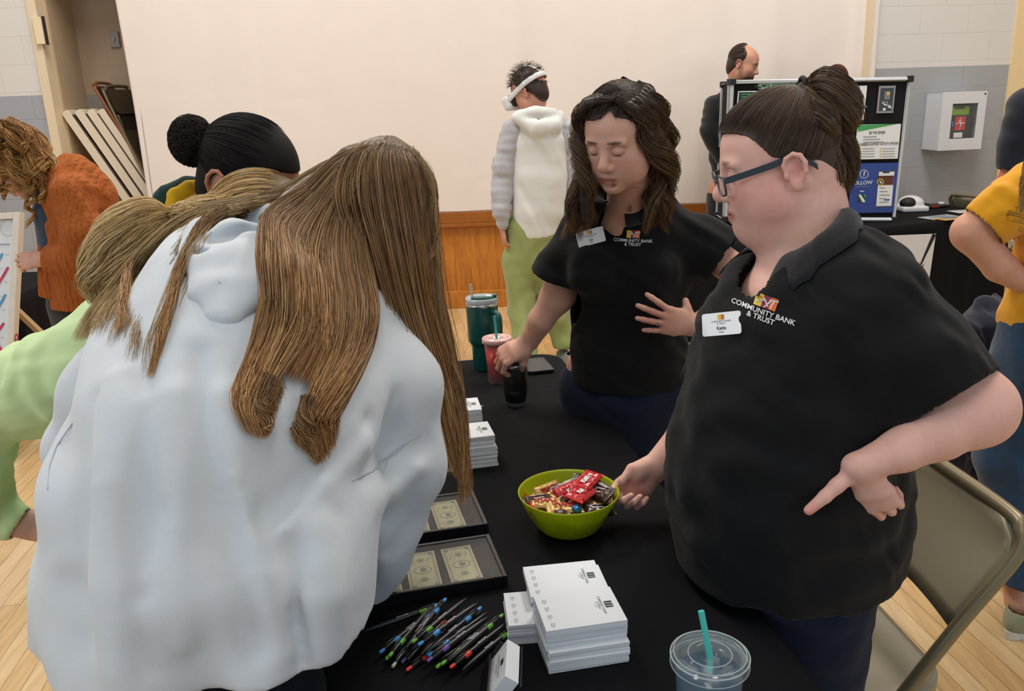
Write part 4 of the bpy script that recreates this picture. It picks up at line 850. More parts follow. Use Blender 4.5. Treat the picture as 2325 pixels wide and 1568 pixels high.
# ================================================================= people: shared anatomy
MSKIN = vmat('skin', rough=.48, spec=.35, sss=.12, bscale=350, bstr=.12, bdist=.0004)
MHAIR = vmat('hair', rough=.45, spec=.4)
MFUZZ = vmat('fuzzy_hair', rough=.7, spec=.2)
MEYEW = mat('eye_white', '#d9d4cf', .2, coat=.5); MIRIS = mat('eye_iris', '#2c2420', .15, coat=.8)
def RM3(fwd, up=(0, 0, 1), rollv=None):
    """columns: person's left, forward, up"""
    f = unit(fwd); u = np.array(up, float); u = unit(u - f*np.dot(u, f)); l = np.cross(u, f)   # facing f with up u: left = u x f
    return np.stack([l, f, u], 1)
class Head:
    def __init__(s, o, fwd, up=(0, 0, 1), k=1.0):
        s.o = np.array(list(o), float); s.R = RM3(fwd, up); s.k = k
    def L(s, x, y, z): return s.o + s.k*(s.R @ np.array([x, y, z], float))
    def e(s, x, y, z, a, b, c, k=.008, op='u', rx=0):
        R = s.R
        if rx: ca, sa = math.cos(rx), math.sin(rx); R = R @ np.array([[1, 0, 0], [0, ca, -sa], [0, sa, ca]])
        return ell(s.L(x, y, z), np.array([a, b, c])*s.k, R, k*s.k, op)
    def lo(s, pts, ra, k=.006, op='u', rb=None, kk=None): return loft([s.L(*p) for p in pts], [q*s.k for q in ra], None if rb is None else [q*s.k for q in rb], s.R[:, 0], k*s.k, op, kk=kk)
    def prims(s, full=0.0, jaw=0.0, lids='down', nose=1.0, ear=True, dbl=0.0, fine=True):
        e = s.e; g = 1+full; P_ = [
            e(0, -.016, .046, .077, .099, .090, .01), e(0, .030, .052, .068, .064, .060, .03), e(0, .036, -.014, .062*g, .060, .080, .03),
            e(0, .040, -.055, .052*g, .046+jaw, .042, .03), e(0, .074, -.085, .022*g, .020, .018, .025)]
        for q in (-1, 1):
            P_ += [e(q*.040*g, .050, -.018, .030, .034, .030, .03), e(q*.046*g, .018, -.052, .026, .036, .034, .03), e(q*.026, .084, .036, .026, .012, .009, .016)]
            if full: P_.append(e(q*.036, .052, -.045, .034, .034, .034, .02))
        if dbl: P_ += [e(0, .030, -.100, .050, .052, .030+dbl, .03), e(0, .0, -.100, .055, .05, .035+dbl, .03)]
        if fine:
            for q in (-1, 1):
                P_ += [e(q*.0325, .098, .019, .0185, .0145, .0125, .012, 's'), e(q*.0315, .0835, .017, .0150, .0125, .0125, .004)]
            n = nose
            P_ += [s.lo([(0, .088, .036), (0, .098, .012), (0, .110*n+.003, -.010)], [.0085, .0095, .011], .012), e(0, .113*n, -.017, .0125, .0125, .0115, .008)]
            for q in (-1, 1): P_ += [e(q*.0125, .102*n, -.0215, .0085, .0115, .0085, .006), e(q*.0065, .107*n, -.0300, .0038, .0055, .0050, .003, 's')]
            P_ += [e(0, .080, -.046, .030, .020, .022, .014), s.lo([(-.0235, .0835, -.0535), (-.010, .0985, -.0490), (0, .1005, -.0500), (.010, .0985, -.0490), (.0235, .0835, -.0535)], [.0035, .0055, .0055, .0055, .0035], .006),
                   s.lo([(-.020, .0845, -.0580), (0, .0985, -.0615), (.020, .0845, -.0580)], [.004, .0075, .004], .006),
                   s.lo([(-.0255, .0850, -.0540), (-.011, .1025, -.0550), (.011, .1025, -.0550), (.0255, .0850, -.0540)], [.0016, .0022, .0022, .0016], .002, 's', kk=.001), e(0, .090, -.073, .016, .008, .006, .008, 's')]
            for q in (-1, 1):
                if lids == 'down': P_ += [s.lo([(q*.0185, .0885, .0105), (q*.032, .0975, .0070), (q*.0455, .0855, .0115)], [.0014, .0017, .0014], .0015, 's', kk=.001)]
                else: P_ += [e(q*.032, .096, .0165, .0115, .006, .0048, .002, 's')]
        if ear:
            for q in (-1, 1): P_ += s.ear(q)
        return P_
    def ear(s, q):
        es = getattr(s, 'es', .9); cx, cy, cz = .079, -.004, .002
        def sc(x, y, z): return (q*(cx+(abs(x)-cx)*es), cy+(y-cy)*es, cz+(z-cz)*es)
        def e(x, y, z, a, b, c, k=.008, op='u', rx=0): X = sc(x, y, z); return s.e(X[0], X[1], X[2], a*es, b*es, c*es, k, op, rx)
        def pt(a, r1=.0175, r2=.031, out=0): return (q*(.0765+.010+out+.002*math.sin(a)), -.008-r1*math.cos(a)-.010*0+.0, .004+r2*math.sin(a))
        rim = [pt(math.radians(a)) for a in (200, 165, 130, 95, 60, 25, -10, -45)]   # helix, from front-top round the back
        rim = [(q*(.0775+.004), .010, .006), (q*(.080+.003), .012, .018), (q*(.084+.003), .006, .031), (q*.089, -.008, .0365), (q*.092, -.020, .031), (q*.0935, -.0265, .016), (q*.092, -.0255, .000), (q*.087, -.0175, -.014)]
        return [e(q*.0815, -.007, .003, .0045, .0175, .030, .005), s.lo([sc(*p) for p in rim], [.0035, .0036, .0038, .0042, .0044, .0044, .0042, .004], .003, kk=.002),
                e(q*.0875, -.0065, -.0235, .0048, .0095, .0105, .006), e(q*.0905, -.001, -.001, .0065, .0080, .0105, .003, 's'), s.lo([sc(q*.090, .002, .020), sc(q*.0915, -.010, .0235), sc(q*.0915, -.0175, .012)], [.0028, .0035, .003], .002, 's', kk=.001), e(q*.084, .0105, -.003, .0048, .0042, .0070, .003)]
    def spots(s, skin, lip='#a5605a', blush='#c4796f', bl=.5, brow='#54382c', lash='#2a1c18', lids='down', earc=None):
        L, k = s.L, s.k; S = [(L(0, .095, -.055), (.029*k, .024*k, .0135*k), lip, .85, 4, s.R), (L(0, .118, -.018), (.02*k,)*3, blush, bl*.7)]
        for q in (-1, 1):
            S += [(L(q*.042, .07, -.022), (.034*k, .04*k, .03*k), blush, bl, 2, s.R), (L(q*.030, .095, .041), (.023*k, .018*k, .0055*k), brow, .9, 3, s.R), (L(q*.0065, .107, -.0315), (.004*k, .006*k, .004*k), '#6b3630', .8, 3, s.R)]
            if lids == 'down': S.append((L(q*.032, .094, .0078), (.0155*k, .012*k, .0028*k), lash, .9, 4, s.R))
            S.append((L(q*.088, -.008, .004), (.012*k, .02*k, .034*k), earc or blush, .45, 2, s.R)); S.append((L(q*.0905, .0015, -.002), (.006*k, .005*k, .008*k), '#5e2c26', .75, 3, s.R))
        return S
def hand_prims(W, ydir, zdir, q=1, k=1.0, curl=((15, 20, 10),)*4, spread=(6, 2, -2, -7), thumb=((.020, .022, -.008), (.040, .050, -.012), (.052, .076, -.012)), L_=(.070, .078, .073, .057), fr=.0082):
    """hand: ydir toward the fingers, zdir = back of the hand, q=+1 when the thumb is on the ydir x zdir side"""
    y = unit(ydir); z = unit(np.array(zdir, float)-y*np.dot(zdir, y)); x = np.cross(y, z)*q; R = np.stack([x, y, z], 1); W = np.array(list(W), float)
    T = lambda p: W + k*(R @ np.array(p, float)); P_ = [loft([T((0, -.006, 0)), T((0, .018, 0)), T((.0, .055, 0)), T((0, .086, -.001))], np.array([.0255, .0285, .038, .039])*k, np.array([.0185, .0175, .0165, .0125])*k, x, .01), ell(T((.020, .035, -.012)), np.array([.017, .028, .014])*k, R, .012)]
    base = [(.0285, .088, 0), (.0095, .093, .001), (-.0095, .089, 0), (-.0275, .080, -.002)]; nails = []
    for i in range(4):
        p = np.array(base[i], float); a = 0; sp = math.radians(spread[i]); pts = [p-np.array([0, .012, 0]), p]; c3 = curl[i % len(curl)]
        for j, f in enumerate((.46, .31, .23)):
            a += math.radians(c3[j]); d = np.array([math.sin(sp)*math.cos(a), math.cos(sp)*math.cos(a), -math.sin(a)]); p = p + d*L_[i]*f; pts.append(p)
        r = fr*(1, 1.02, .98, .86)[i]; P_.append(loft([T(v) for v in pts], np.array([r*1.1, r*1.12, r*1.02, r*.96, r*.80])*k, None, x, .004, kk=.003*k)); nd = np.array([0, math.sin(a), math.cos(a)]); nails.append((T(p + nd*r*.5 - d*.002), (.006*k, .008*k, .006*k)))
    t = [np.array(v, float) for v in thumb]; P_.append(loft([T(v) for v in t], np.array([.0145, .0115, .0088][:len(t)] if len(t) == 3 else [.0145, .0125, .0108, .0085])*k, None, R[:, 2], .009, kk=.004*k)); nails.append((T(t[-1]+np.array([0, 0, .005])), (.007*k, .008*k, .006*k)))
    return P_, T, R, nails
def nailspots(nails, c='#d8a79a'): return [(p, r, c, .6, 3) for p, r in nails]
def row(py, xl, xr, Y, hb):
    c = P((xl+xr)/2, py, Y); d = Y*math.cos(TH)-(c.z-CAMH)*math.sin(TH); return (list(c), (xr-xl)/2*d/F_PX, hb)
def loftrows(rows, k=.02, kk=.02): return loft([r[0] for r in rows], [r[1] for r in rows], [r[2] for r in rows], (1, 0, 0), k, kk=kk)
def cutp(pt, n, c=None, R=9.0):
    pt = np.array(list(pt), float); n = unit(n); c = pt if c is None else np.array(list(c), float)
    return lambda X, Y, Z: np.minimum((X-pt[0])*n[0]+(Y-pt[1])*n[1]+(Z-pt[2])*n[2], R-np.sqrt((X-c[0])**2+(Y-c[1])**2+(Z-c[2])**2))
def cuttube(pts, r):
    f = loft(pts, r)[0]; return lambda X, Y, Z: -f(X, Y, Z)
def cuts(*fs): return lambda X, Y, Z: np.maximum.reduce([f(X, Y, Z)+0*(X+Y+Z) for f in fs])
def person(loc, label): return empty('person', loc, 0, label, 'person')
def garment(name, VQ, m, parent, thick=.003, label=None):
    o = npmesh(name, VQ[0], VQ[1], m, parent)
    if thick: s_ = o.modifiers.new('thick', 'SOLIDIFY'); s_.thickness = thick; s_.offset = -1
    if label: o['label'] = label
    return o
def cap_paths(H, starts, tie, c=(0, -.016, .046), r=(.081, .104, .095), S=14, lift=.0, rs=None, wob=.002, rj=.0025):
    """strands combed over the skull from local start points to a local tie point"""
    c = np.array(c); r = np.array(r); out = []; t_ = (np.array(tie)-c)/r; tl = np.linalg.norm(t_); td = t_/tl
    for s0 in starts:
        a = (np.array(s0)-c)/r; al = np.linalg.norm(a); a = a/al; om = math.acos(np.clip(np.dot(a, td), -1, 1)) or 1e-3
        if om > 2.0: continue
        tt = np.linspace(0, 1, S)
        D = (np.sin((1-tt)*om)[:, None]*a+np.sin(tt*om)[:, None]*td)/math.sin(om); rad = 1.0*(1-tt)+tt*max(tl, 1.0)+lift*np.sin(tt*PI)
        jit = rs.uniform(-1, 1) if rs is not None else 0; Pq = c + D*r*rad[:, None]*(1+jit*rj/.09)
        if rs is not None: Pq = Pq + (np.sin(tt*PI*rs.uniform(1, 3)+rs.uniform(0, 6))*wob)[:, None]*np.cross(D, rs.normal(size=3))
        out.append(H.o + H.k*(Pq @ H.R.T))
    return np.array(out)
def scalp(rs, n, zs_, ys_, c=(0, -.004, .049), r=(.083, .110, .095), edge=.03, pe=.5, bon=.012, bx=0):
    """local start points on the skull behind the hairline (most of them close to it)"""
    out = []; c, r = np.array(c), np.array(r)
    while len(out) < n:
        d = rs.normal(size=3); d /= np.linalg.norm(d); p = c+r*d; g = np.interp(p[2], zs_, ys_)+bon*max(0, (.045-abs(p[0]-bx))/.045)*(p[2] > .06)-p[1]
        if p[2] < -.07 or g < 0: continue
        if rs.rand() < pe and g > edge: continue
        out.append(tuple(p))
    return out
def capcut(H, zs_, ys_, off=.004, bon=.012, bx=0):
    def f(X, Y, Z):
        p = [X-H.o[0], Y-H.o[1], Z-H.o[2]]; a, b_, c_ = [sum(p[i]*H.R[i, j] for i in range(3))/H.k for j in range(3)]
        return (b_-np.interp(c_.ravel(), zs_, ys_).reshape(c_.shape)-bon*np.clip((.045-np.abs(a-bx))/.045, 0, 1)*(c_ > .06)+off)*H.k*.8
    return f
def skin_obj(parts, skin, spots, parent, name='body', mott=.04):
    V, Q = join(*parts); return npmesh(name, V, Q, MSKIN, parent, paint(V, skin, spots, mott))
def collar(parent, top, bot, bv, m, n=44, name='collar', a0=-155, a1=155, off=.006):
    """turned-down collar; the outer edge lies on the shirt"""
    V = []; Q = []; K = 8
    for i in range(n+1):
        a = math.radians(a0+(a1-a0)*i/n); t0, b1 = Vector(top(a)), Vector(bot(a)); h = bv.find_nearest(b1); nn_ = h[1] if h[1].dot(b1-t0) > 0 or h[1].z > 0 else -h[1]; b1 = h[0]+nn_*off
        for j in range(K):
            s_ = j/(K-1); V.append(list(t0*(1-s_)+b1*s_ + Vector((0, 0, .014*math.sin(s_*PI))) + nn_*.006*math.sin(s_*PI)))
    for i in range(n):
        for j in range(K-1): a = i*K+j; Q.append((a, a+1, a+K+1, a+K))
    o = npmesh(name, np.array(V), np.array(Q), m, parent); s_ = o.modifiers.new('t', 'SOLIDIFY'); s_.thickness = .003; return o
def polo_logo(shirt_bvh, M, parent, s=1.0):
    mb = MB(); cols = [mat('logo_yellow', '#e0c34a', .6), mat('logo_maroon', '#8c2f4c', .6), mat('logo_orange', '#d96a2b', .6), mat('logo_thread', '#d8d8da', .7)]
    for i, x in enumerate((-.010, 0, .010)):
        vs, fs = grid_rect(.010*s, .018*s, 2, 3, cx=x*s, cy=.012*s); stick(mb, shirt_bvh, M, vs, fs, i)
    for (x, y, a, w_, h_) in ((-.008, .011, .5, .012, .0018), (.0, .012, -.9, .014, .0018), (.003, .010, 1.1, .014, .0018), (.010, .017, .1, .012, .0018), (.009, .010, 1.4, .012, .0018)):
        vs, fs = grid_rect(w_*s, h_*s, 3, 1); vs = [((v[0]*math.cos(a)-v[1]*math.sin(a))+x*s, (v[0]*math.sin(a)+v[1]*math.cos(a))+y*s) for v in vs]; stick(mb, shirt_bvh, M, vs, fs, 3, off=.0022)
    for tx, y, sz in (('COMMUNITY BANK', -.0035, .0105), ('& TRUST', -.0125, .0105)):
        vs, fs = text_bm(tx, sz*s, .0002); stick(mb, shirt_bvh, M, [(v.x*.95, v.y+y*s) for v in vs], fs, 3, off=.0018)
    mb.build('embroidered_logo', cols, parent)
def name_tag(shirt_bvh, M, parent, rot=0, name='Katie', s=1.0):
    mb = MB(); z = (M.to_3x3() @ Vector((0, 0, 1))).normalized(); p = M.to_translation(); h = shirt_bvh.ray_cast(p+z*.12, -z, .3); o_ = (h[0] if h[0] is not None else p)+z*.004
    nz = h[1] if h[0] is not None else z; nz = nz if nz.dot(z) > 0 else -nz; nz = (nz*.35+z*.65).normalized(); o_ = (h[0] if h[0] is not None else p)+nz*.017; xx = M.to_3x3() @ Vector((1, 0, 0)); xx = (xx-nz*xx.dot(nz)).normalized(); M2 = frame_M(o_, xx, nz.cross(xx)) @ Matrix.Rotation(rot, 4, 'Z')
    mb.prism(rrect(.074*s, .040*s, .004, 4), .0022, M2, 0); Mt = M2 @ Matrix.Translation((0, 0, .0026))
    quad(mb, Mt, -.003*s, .012*s, .007*s, .009*s, 0, 2); quad(mb, Mt, .003*s, .012*s, .006*s, .009*s, 0, 3)
    mbtext(mb, 'COMMUNITY BANK', .0042*s, Mt @ Matrix.Translation((0, .0045*s, 0)), 1); mbtext(mb, '& TRUST', .0042*s, Mt @ Matrix.Translation((0, .0005*s, 0)), 1); mbtext(mb, name, .0085*s, Mt @ Matrix.Translation((0, -.0075*s, 0)), 1, .0002); mbtext(mb, 'Teller', .0045*s, Mt @ Matrix.Translation((0, -.0145*s, 0)), 1)
    mb.build('name_tag', [mat('badge_white', '#e9eaea', .35, coat=.3), mat('badge_ink', '#4a4d50', .6), mat('logo_yellow', '#e0c34a', .6), mat('logo_orange', '#d96a2b', .6)], parent)
MPOLO = fabric('polo_black', '#090a0d', .85, weave=700, wstr=.3, fold=9, fstr=.35, fdist=.012, sheen=.06, spec=.2)
MJEAN = fabric('jeans_navy', '#111d33', .85, weave=900, wstr=.35, fold=10, fstr=.35, fdist=.012, sheen=.05, var=.12)
# ================================================================= person: woman in glasses, black polo (right foreground)
PG = person((.52, 1.42, 0), 'woman in glasses and black polo, hand on hip, reaching to the green candy bowl')
rs = np.random.RandomState(21)
fw = np.array([-.98, .10, -.24]); Hd = Head(Qd(1788, 396, 1.355) + Vector((.012, .072, 0)), fw, (-.10, .02, 1), .945)
skinG = '#e0b0a2'
neck = loft([Hd.L(0, -.035, -.03), Hd.L(0, -.030, -.09), list(P(1838, 580, 1.43)), list(P(1835, 690, 1.42))], [.064, .062, .072, .080], [.062, .062, .070, .078], (0, 1, 0), .03)
hp = Hd.prims(full=.12, jaw=.006, dbl=.018, nose=1.0) + [neck, ell(P(1765, 690, 1.41), (.065, .09, .07), None, .04), Hd.e(0, .045, -.085, .05, .045, .035, .03)]
Vh = sdf(hp, .0021, lap=1)
# arms
eL = P(2212, 925, 1.20); sL = P(1955, 690, 1.27); wL = P(1950, 1060, 1.185)
arL = [loft([P(2020, 760, 1.27), P(2120, 830, 1.235), eL], [.055, .055, .052], None, (0, 1, 0), .02), loft([eL, P(2128, 978, 1.185), P(2045, 1022, 1.18), wL], [.050, .045, .034, .024], [.050, .045, .032, .022], (0, 1, 0), .03), ell(P(2222, 926, 1.20), (.048, .048, .050), None, .03)]
hl, T1, R1, nl = hand_prims(wL, P(1992, 1146, 1.195)-wL, (-.62, -.80, .12), q=1, k=.95, curl=((22, 95, 55), (26, 98, 55), (28, 98, 55), (26, 92, 55)), spread=(2, 0, -2, -5), thumb=((.016, .010, .002), (.036, .010, .028), (.054, .014, .046), (.080, .020, .068)))
Va = sdf(arL+hl, .0026, lap=1)
sR = P(1690, 640, 1.58); eR = P(1640, 900, 1.72); wR = P(1492, 1058, 1.645)
arR = [loft([sR, eR], [.045, .048], None, (0, 1, 0), .02), loft([eR, P(1560, 990, 1.68), wR], [.050, .040, .027], [.050, .042, .031], (0, 1, 0), .03)]
hr_, T2, R2, nr = hand_prims(wR, P(1438, 1106, 1.635)-wR, (.25, .86, .1), q=-1, k=1.0, curl=((38, 30, 25), (60, 62, 40), (66, 72, 44), (70, 78, 44)), spread=(4, 0, -2, -6), thumb=((.020, .016, .0), (.036, .044, -.010), (.034, .076, -.022)))
Vr = sdf(arR+hr_, .0022, lap=1)
torso = [row(680, 1760, 1950, 1.42, .09), row(800, 1640, 1990, 1.42, .15), row(900, 1610, 1970, 1.42, .16), row(1100, 1590, 1960, 1.42, .16), row(1250, 1620, 1950, 1.42, .15)]
def legs(hip, foot1, foot2, r0=.10, r1=.055, dep=.02): return [loft([hip[0], (Vector(hip[0])+Vector(foot1))/2+Vector((0, 0, .02)), foot1], [r0, r0*.66, r1], None, (0, 1, 0), .03), loft([hip[1], (Vector(hip[1])+Vector(foot2))/2+Vector((0, 0, .02)), foot2], [r0, r0*.66, r1], None, (0, 1, 0), .03)]
hipz = row(1330, 1600, 1980, 1.42, .17)
lg = legs((Vector((.54, 1.38, .76)), Vector((.55, 1.50, .76))), (.545, 1.30, .08), (.57, 1.54, .08), .085, .05)
Vt = sdf([loftrows(torso)] + lg + [loft([P(1990, 780, 1.32), eL], [.04, .04], None, (0, 1, 0), .02), loft([P(1720, 760, 1.55), eR], [.04, .04], None, (0, 1, 0), .02)], .014, lap=1)
L_ = Hd.L
sp = Hd.spots(skinG, lip='#b35d55', blush='#cf736c', bl=.4, brow='#8a6453', earc='#d07a70') + [(L_(.06, .03, -.055), (.045, .05, .045), '#c86464', .34, 1.2), (L_(.065, .045, -.01), (.05, .055, .05), '#cf7672', .35, 1.2), (L_(.05, -.03, -.13), (.08, .08, .05), '#c9a282', .6), (eL, (.06, .06, .06), '#d08880', .45)]
for a, b_, c_ in ((.062, .048, -.028), (.066, .020, -.058), (.060, .060, -.052), (.058, .052, -.085)): sp.append((L_(a, b_, c_), (.004, .004, .004), '#9a4a42', .6))
sp += nailspots(nl, '#e0a8a0') + nailspots(nr, '#e0a8a0') + [(T2((0, .06, -.012)), (.04, .04, .03), '#c4776a', .4), (T1((.078, .02, .066)), (.02, .02, .02), '#cc6f62', .5)]
bodyG = skin_obj([Vh, Va, Vr, Vt], skinG, sp, PG)
# eyes (downcast) – a dark glint behind the lenses
# ---- jeans
jg = sdf([loftrows([row(1200, 1610, 1930, 1.42, .16), row(1330, 1615, 1930, 1.42, .165), row(1400, 1640, 1925, 1.42, .17)])] + legs((Vector((.540, 1.37, .74)), Vector((.550, 1.50, .74))), (.56, 1.30, .07), (.58, 1.54, .07), .122, .075), .010, wrinkle(5, .12, .004, (1, 1, 2)), cut=cuts(cutp((0, 0, .07), (0, 0, -1))))
garment('jeans', jg, MJEAN, PG)
def shoe(p, d, m_top, m_sole, parent, L=.26, W_=.09, H_=.085):
    d = Vector((d[0], d[1], 0)).normalized(); M = frame_M(Vector((p[0], p[1], 0)), d, (-d.y, d.x, 0)); mr = np.array(M.to_3x3()); c = lambda x, y, z: M @ Vector((x, y, z))
    up_ = sdf([ell(c(.06, 0, .035), (L*.34, W_*.5, .042), mr, .02), ell(c(-.05, 0, .045), (L*.26, W_*.42, .055), mr, .02), loft([c(-.06, 0, .05), c(-.06, 0, H_+.02)], [.040, .038], None, tuple(d), .02)], .005, cut=cuts(cutp(c(0, 0, H_), (0, 0, 1)), cutp(c(0, 0, .022), (0, 0, -1))))
    o = garment('shoe', up_, m_top, parent, .003); out = [(L*.5*math.cos(a)*(1 if math.cos(a) > 0 else .92)-.0, W_*.5*math.sin(a)*(1.05 if math.cos(a) > 0 else .85)) for a in np.linspace(0, 2*PI, 32, endpoint=False)]
    mb = MB(); mb.prism(out, .026, M @ Matrix.Translation((.0, 0, .001))); s_ = mb.build('sole', m_sole, o); return o
MSH1 = fabric('shoe_dark', '#202126', .8); MSOL = mat('sole_white', '#d6d3cb', .6)
shoe((.53, 1.30), (-1, .05), MSH1, MSOL, PG); shoe((.55, 1.54), (-1, .1), MSH1, MSOL, PG)
# ---- polo shirt
shp = [loftrows([row(592, 1800, 1935, 1.43, .07), row(640, 1745, 2000, 1.43, .13), row(690, 1680, 2040, 1.42, .175), row(750, 1622, 2050, 1.42, .195), row(810, 1586, 2055, 1.42, .205), row(900, 1564, 2030, 1.42, .215), row(980, 1542, 2020, 1.42, .215), row(1080, 1530, 2030, 1.42, .22), row(1180, 1540, 2038, 1.42, .22), row(1260, 1554, 2022, 1.42, .215), row(1440, 1590, 1985, 1.42, .205)], .03, .03),
       loft([P(1925, 625, 1.37), P(2005, 715, 1.29), P(2085, 818, 1.24), P(2152, 908, 1.22)], [.082, .082, .082, .084], [.082, .084, .084, .086], (0, 1, 0), .05),
       loft([P(1775, 700, 1.53), P(1680, 780, 1.60), P(1630, 860, 1.70)], [.085, .078, .078], None, (0, 1, 0), .05)]
sleeveN = Vector(P(2228, 925, 1.24))-Vector(P(2110, 810, 1.24)); hemp = (P(2250, 850, 1.24)+P(2040, 980, 1.24))/2; hd_ = (P(2250, 850, 1.24)-P(2040, 980, 1.24)).normalized(); sn = Vector(ray(2145, 915)).normalized().cross(hd_); sn = sn if sn.dot(sleeveN) > 0 else -sn
fold1 = wrinkle(8, .17, .009, (1, 1, 1.6)); fold2 = wrinkle(9, .075, .0028, (1, 1, 1.3))
neckax = [Hd.L(0, -.02, -.07), list(P(1845, 560, 1.43)), list(P(1800, 625, 1.41))]
vcut = loft([P(1735, 590, 1.40), P(1712, 650, 1.39), P(1700, 700, 1.385)], [.040, .026, .008], None, (0, 1, 0), .01)[0]
nv_ = loft([P(1815, 560, 1.40), P(1745, 640, 1.37)], [.075, .045], None, (0, 1, 0), .01)[0]
shc = cuts(lambda X, Y, Z: -nv_(X, Y, Z), cutp(hemp, sn, P(2290, 985, 1.18), .174), cutp(P(1625, 850, 1.70), (-.1, .3, -1), P(1625, 900, 1.73), .10), cutp((P(1930, 1356, 1.25)), (.08, 0, -1)), cuttube([neckax[0], neckax[1]], .082), lambda X, Y, Z: -vcut(X, Y, Z))
sg = sdf(shp, .0055, lambda X, Y, Z: fold1(X, Y, Z)+fold2(X, Y, Z), cut=shc, lap=1)
shirtG = garment('polo_shirt', sg, MPOLO, PG); bvG = bvh_of(sg)
# neck ring: back of the neck toward +x, front toward -x
nc_b = Vector(P(1905, 500, 1.43)); nc_f = Vector(P(1745, 625, 1.41))
def ringpt(a, r, dz, push=0):
    t_ = (1-math.cos(a))/2; c = nc_b.lerp(nc_f, .5); ax = (nc_b-nc_f); hl_ = ax.length/2; d = ax.normalized(); s_ = Vector((0, 1, 0)); return c + d*math.cos(a)*(hl_*.86+push) + s_*math.sin(a)*(r+push) + Vector((0, 0, dz))
collar(PG, lambda a: ringpt(a, .063, .030, -.002), lambda a: ringpt(a, .082, -.025, .040), bvG, fabric('collar_black', '#101116', .85, weave=500, wstr=.4, fold=9, fstr=.1, fdist=.01), a0=-146, a1=150)
# placket buttons strip
mb = MB(); pk = [P(1712, 700, 1.33), P(1690, 745, 1.30), P(1668, 800, 1.28)]
# logo and badge
cM = P(1745, 712, 1.2); lx = Vector((.80, .10, -.13)); ly = Vector((.22, .0, 1)); ML = frame_M(P(1742, 712, 1.22), (.93, -.28, -.30), (.30, .10, .93)); polo_logo(bvG, ML, shirtG, 1.1)
MT_ = frame_M(P(1612, 712, 1.26), (.86, -.46, .02), (.25, .30, .93)); name_tag(bvG, MT_, shirtG, math.radians(8), 'Katie', .95)
# ---- glasses
gm = MB(); MGL = mat('glasses_slate', '#27333d', .35, coat=.3); k_ = Hd.k
def GL(x, y, z): return Vector(Hd.L(x, y, z))
for q in (1, -1):
    for dz in (0,):
        arm = [(q*.071, .108, .016), (q*.078, .085, .018), (q*.0815, .03, .0225), (q*.080, -.002, .0255), (q*.0795, -.030, .014), (q*.078, -.046, .0)]
        pr_ = cr(arm, 24); vs = []; fs = []
        for i, p in enumerate(pr_):
            h_ = .0052 if i < 18 else .0052-.0016*(i-18)/6*0; o_ = Hd.R[:, 0]*q*.0011; u_ = Hd.R[:, 2]; w0_ = Hd.L(*p)
            for a, b_ in ((-1, -1), (1, -1), (1, 1), (-1, 1)): vs.append(w0_+o_*a+u_*h_*b_)
        for i in range(23):
            for j in range(4): fs.append((i*4+j, i*4+(j+1) % 4, i*4+4+(j+1) % 4, i*4+4+j))
        fs += [(3, 2, 1, 0), (92, 93, 94, 95)]; gm.add(vs, fs)
    lens = [(q*(.036+.0285*math.copysign(abs(math.cos(a))**.75, math.cos(a))), .1125-.10*((.0285*math.cos(a)+.008)**2)*8*0-(.004 if q*math.cos(a)*q > .5 else 0), .0055+.0175*math.copysign(abs(math.sin(a))**.75, math.sin(a))) for a in np.linspace(0, 2*PI, 36, endpoint=False)]
    gm.tube([GL(*p) for p in lens], .0018, 8, closed=True)
gm.tube([GL(-.010, .1135, .011), GL(0, .117, .013), GL(.010, .1135, .011)], .0018, 8)
gl = gm.build('glasses', MGL, PG)
ml, tl_, bl_ = nt('lens'); bl_.inputs['Alpha'].default_value = .10; bl_.inputs['Roughness'].default_value = .03; bl_.inputs['Base Color'].default_value = (.9, .95, 1, 1)
for q in (1, -1):
    pts = [GL(q*(.036+.0275*math.copysign(abs(math.cos(a))**.75, math.cos(a))), .1125, .0055+.0165*math.copysign(abs(math.sin(a))**.75, math.sin(a))) for a in np.linspace(0, 2*PI, 28, endpoint=False)]
    mb = MB(); mb.add([p for p in pts]+[p+Vector(Hd.R[:, 1])*.0012 for p in pts], [tuple(range(28)), tuple(range(28, 56))[::-1]]); mb.build('lens', ml, gl)
# ---- hair: combed back to a high folded ponytail
pal = ['#3a2b23', '#4f3b2f', '#6d5744', '#2f231d', '#614a37']
c0, r0 = np.array((0, -.016, .046)), np.array((.0775, .1000, .0915))
HZ, HY = [-.10, -.07, -.03, 0, .02, .035, .055, .078, .090, .098, .13], [-.060, -.048, -.038, -.030, -.016, .026, .040, .055, .078, .12, .14]
capp = [Hd.e(0, -.006, .049, .0815, .1075, .0935, .01), Hd.e(0, -.055, -.015, .058, .048, .070, .03)]
Vc, Qc = sdf(capp, .0022, cut=capcut(Hd, HZ, HY, .001), lap=1)
starts = scalp(rs, 7500, HZ, HY, pe=.6)
TIE = (.0, -.062, .132)
cp = cap_paths(Hd, starts, TIE, c=(0, -.004, .049), r=(.083, .111, .096), rs=rs, wob=.0012, rj=.0018); parts = [(Vc, Qc, paint(Vc, '#3b2c24', (), .05)), strands(cp, .0004, pick(rs, pal, len(cp)), n=3, taper=.05, t0=.25)]
tl_ = Hd.L(*TIE)
def W3(px, py, Y): return list(P(px, py, Y))
Yh = float(tl_[1])
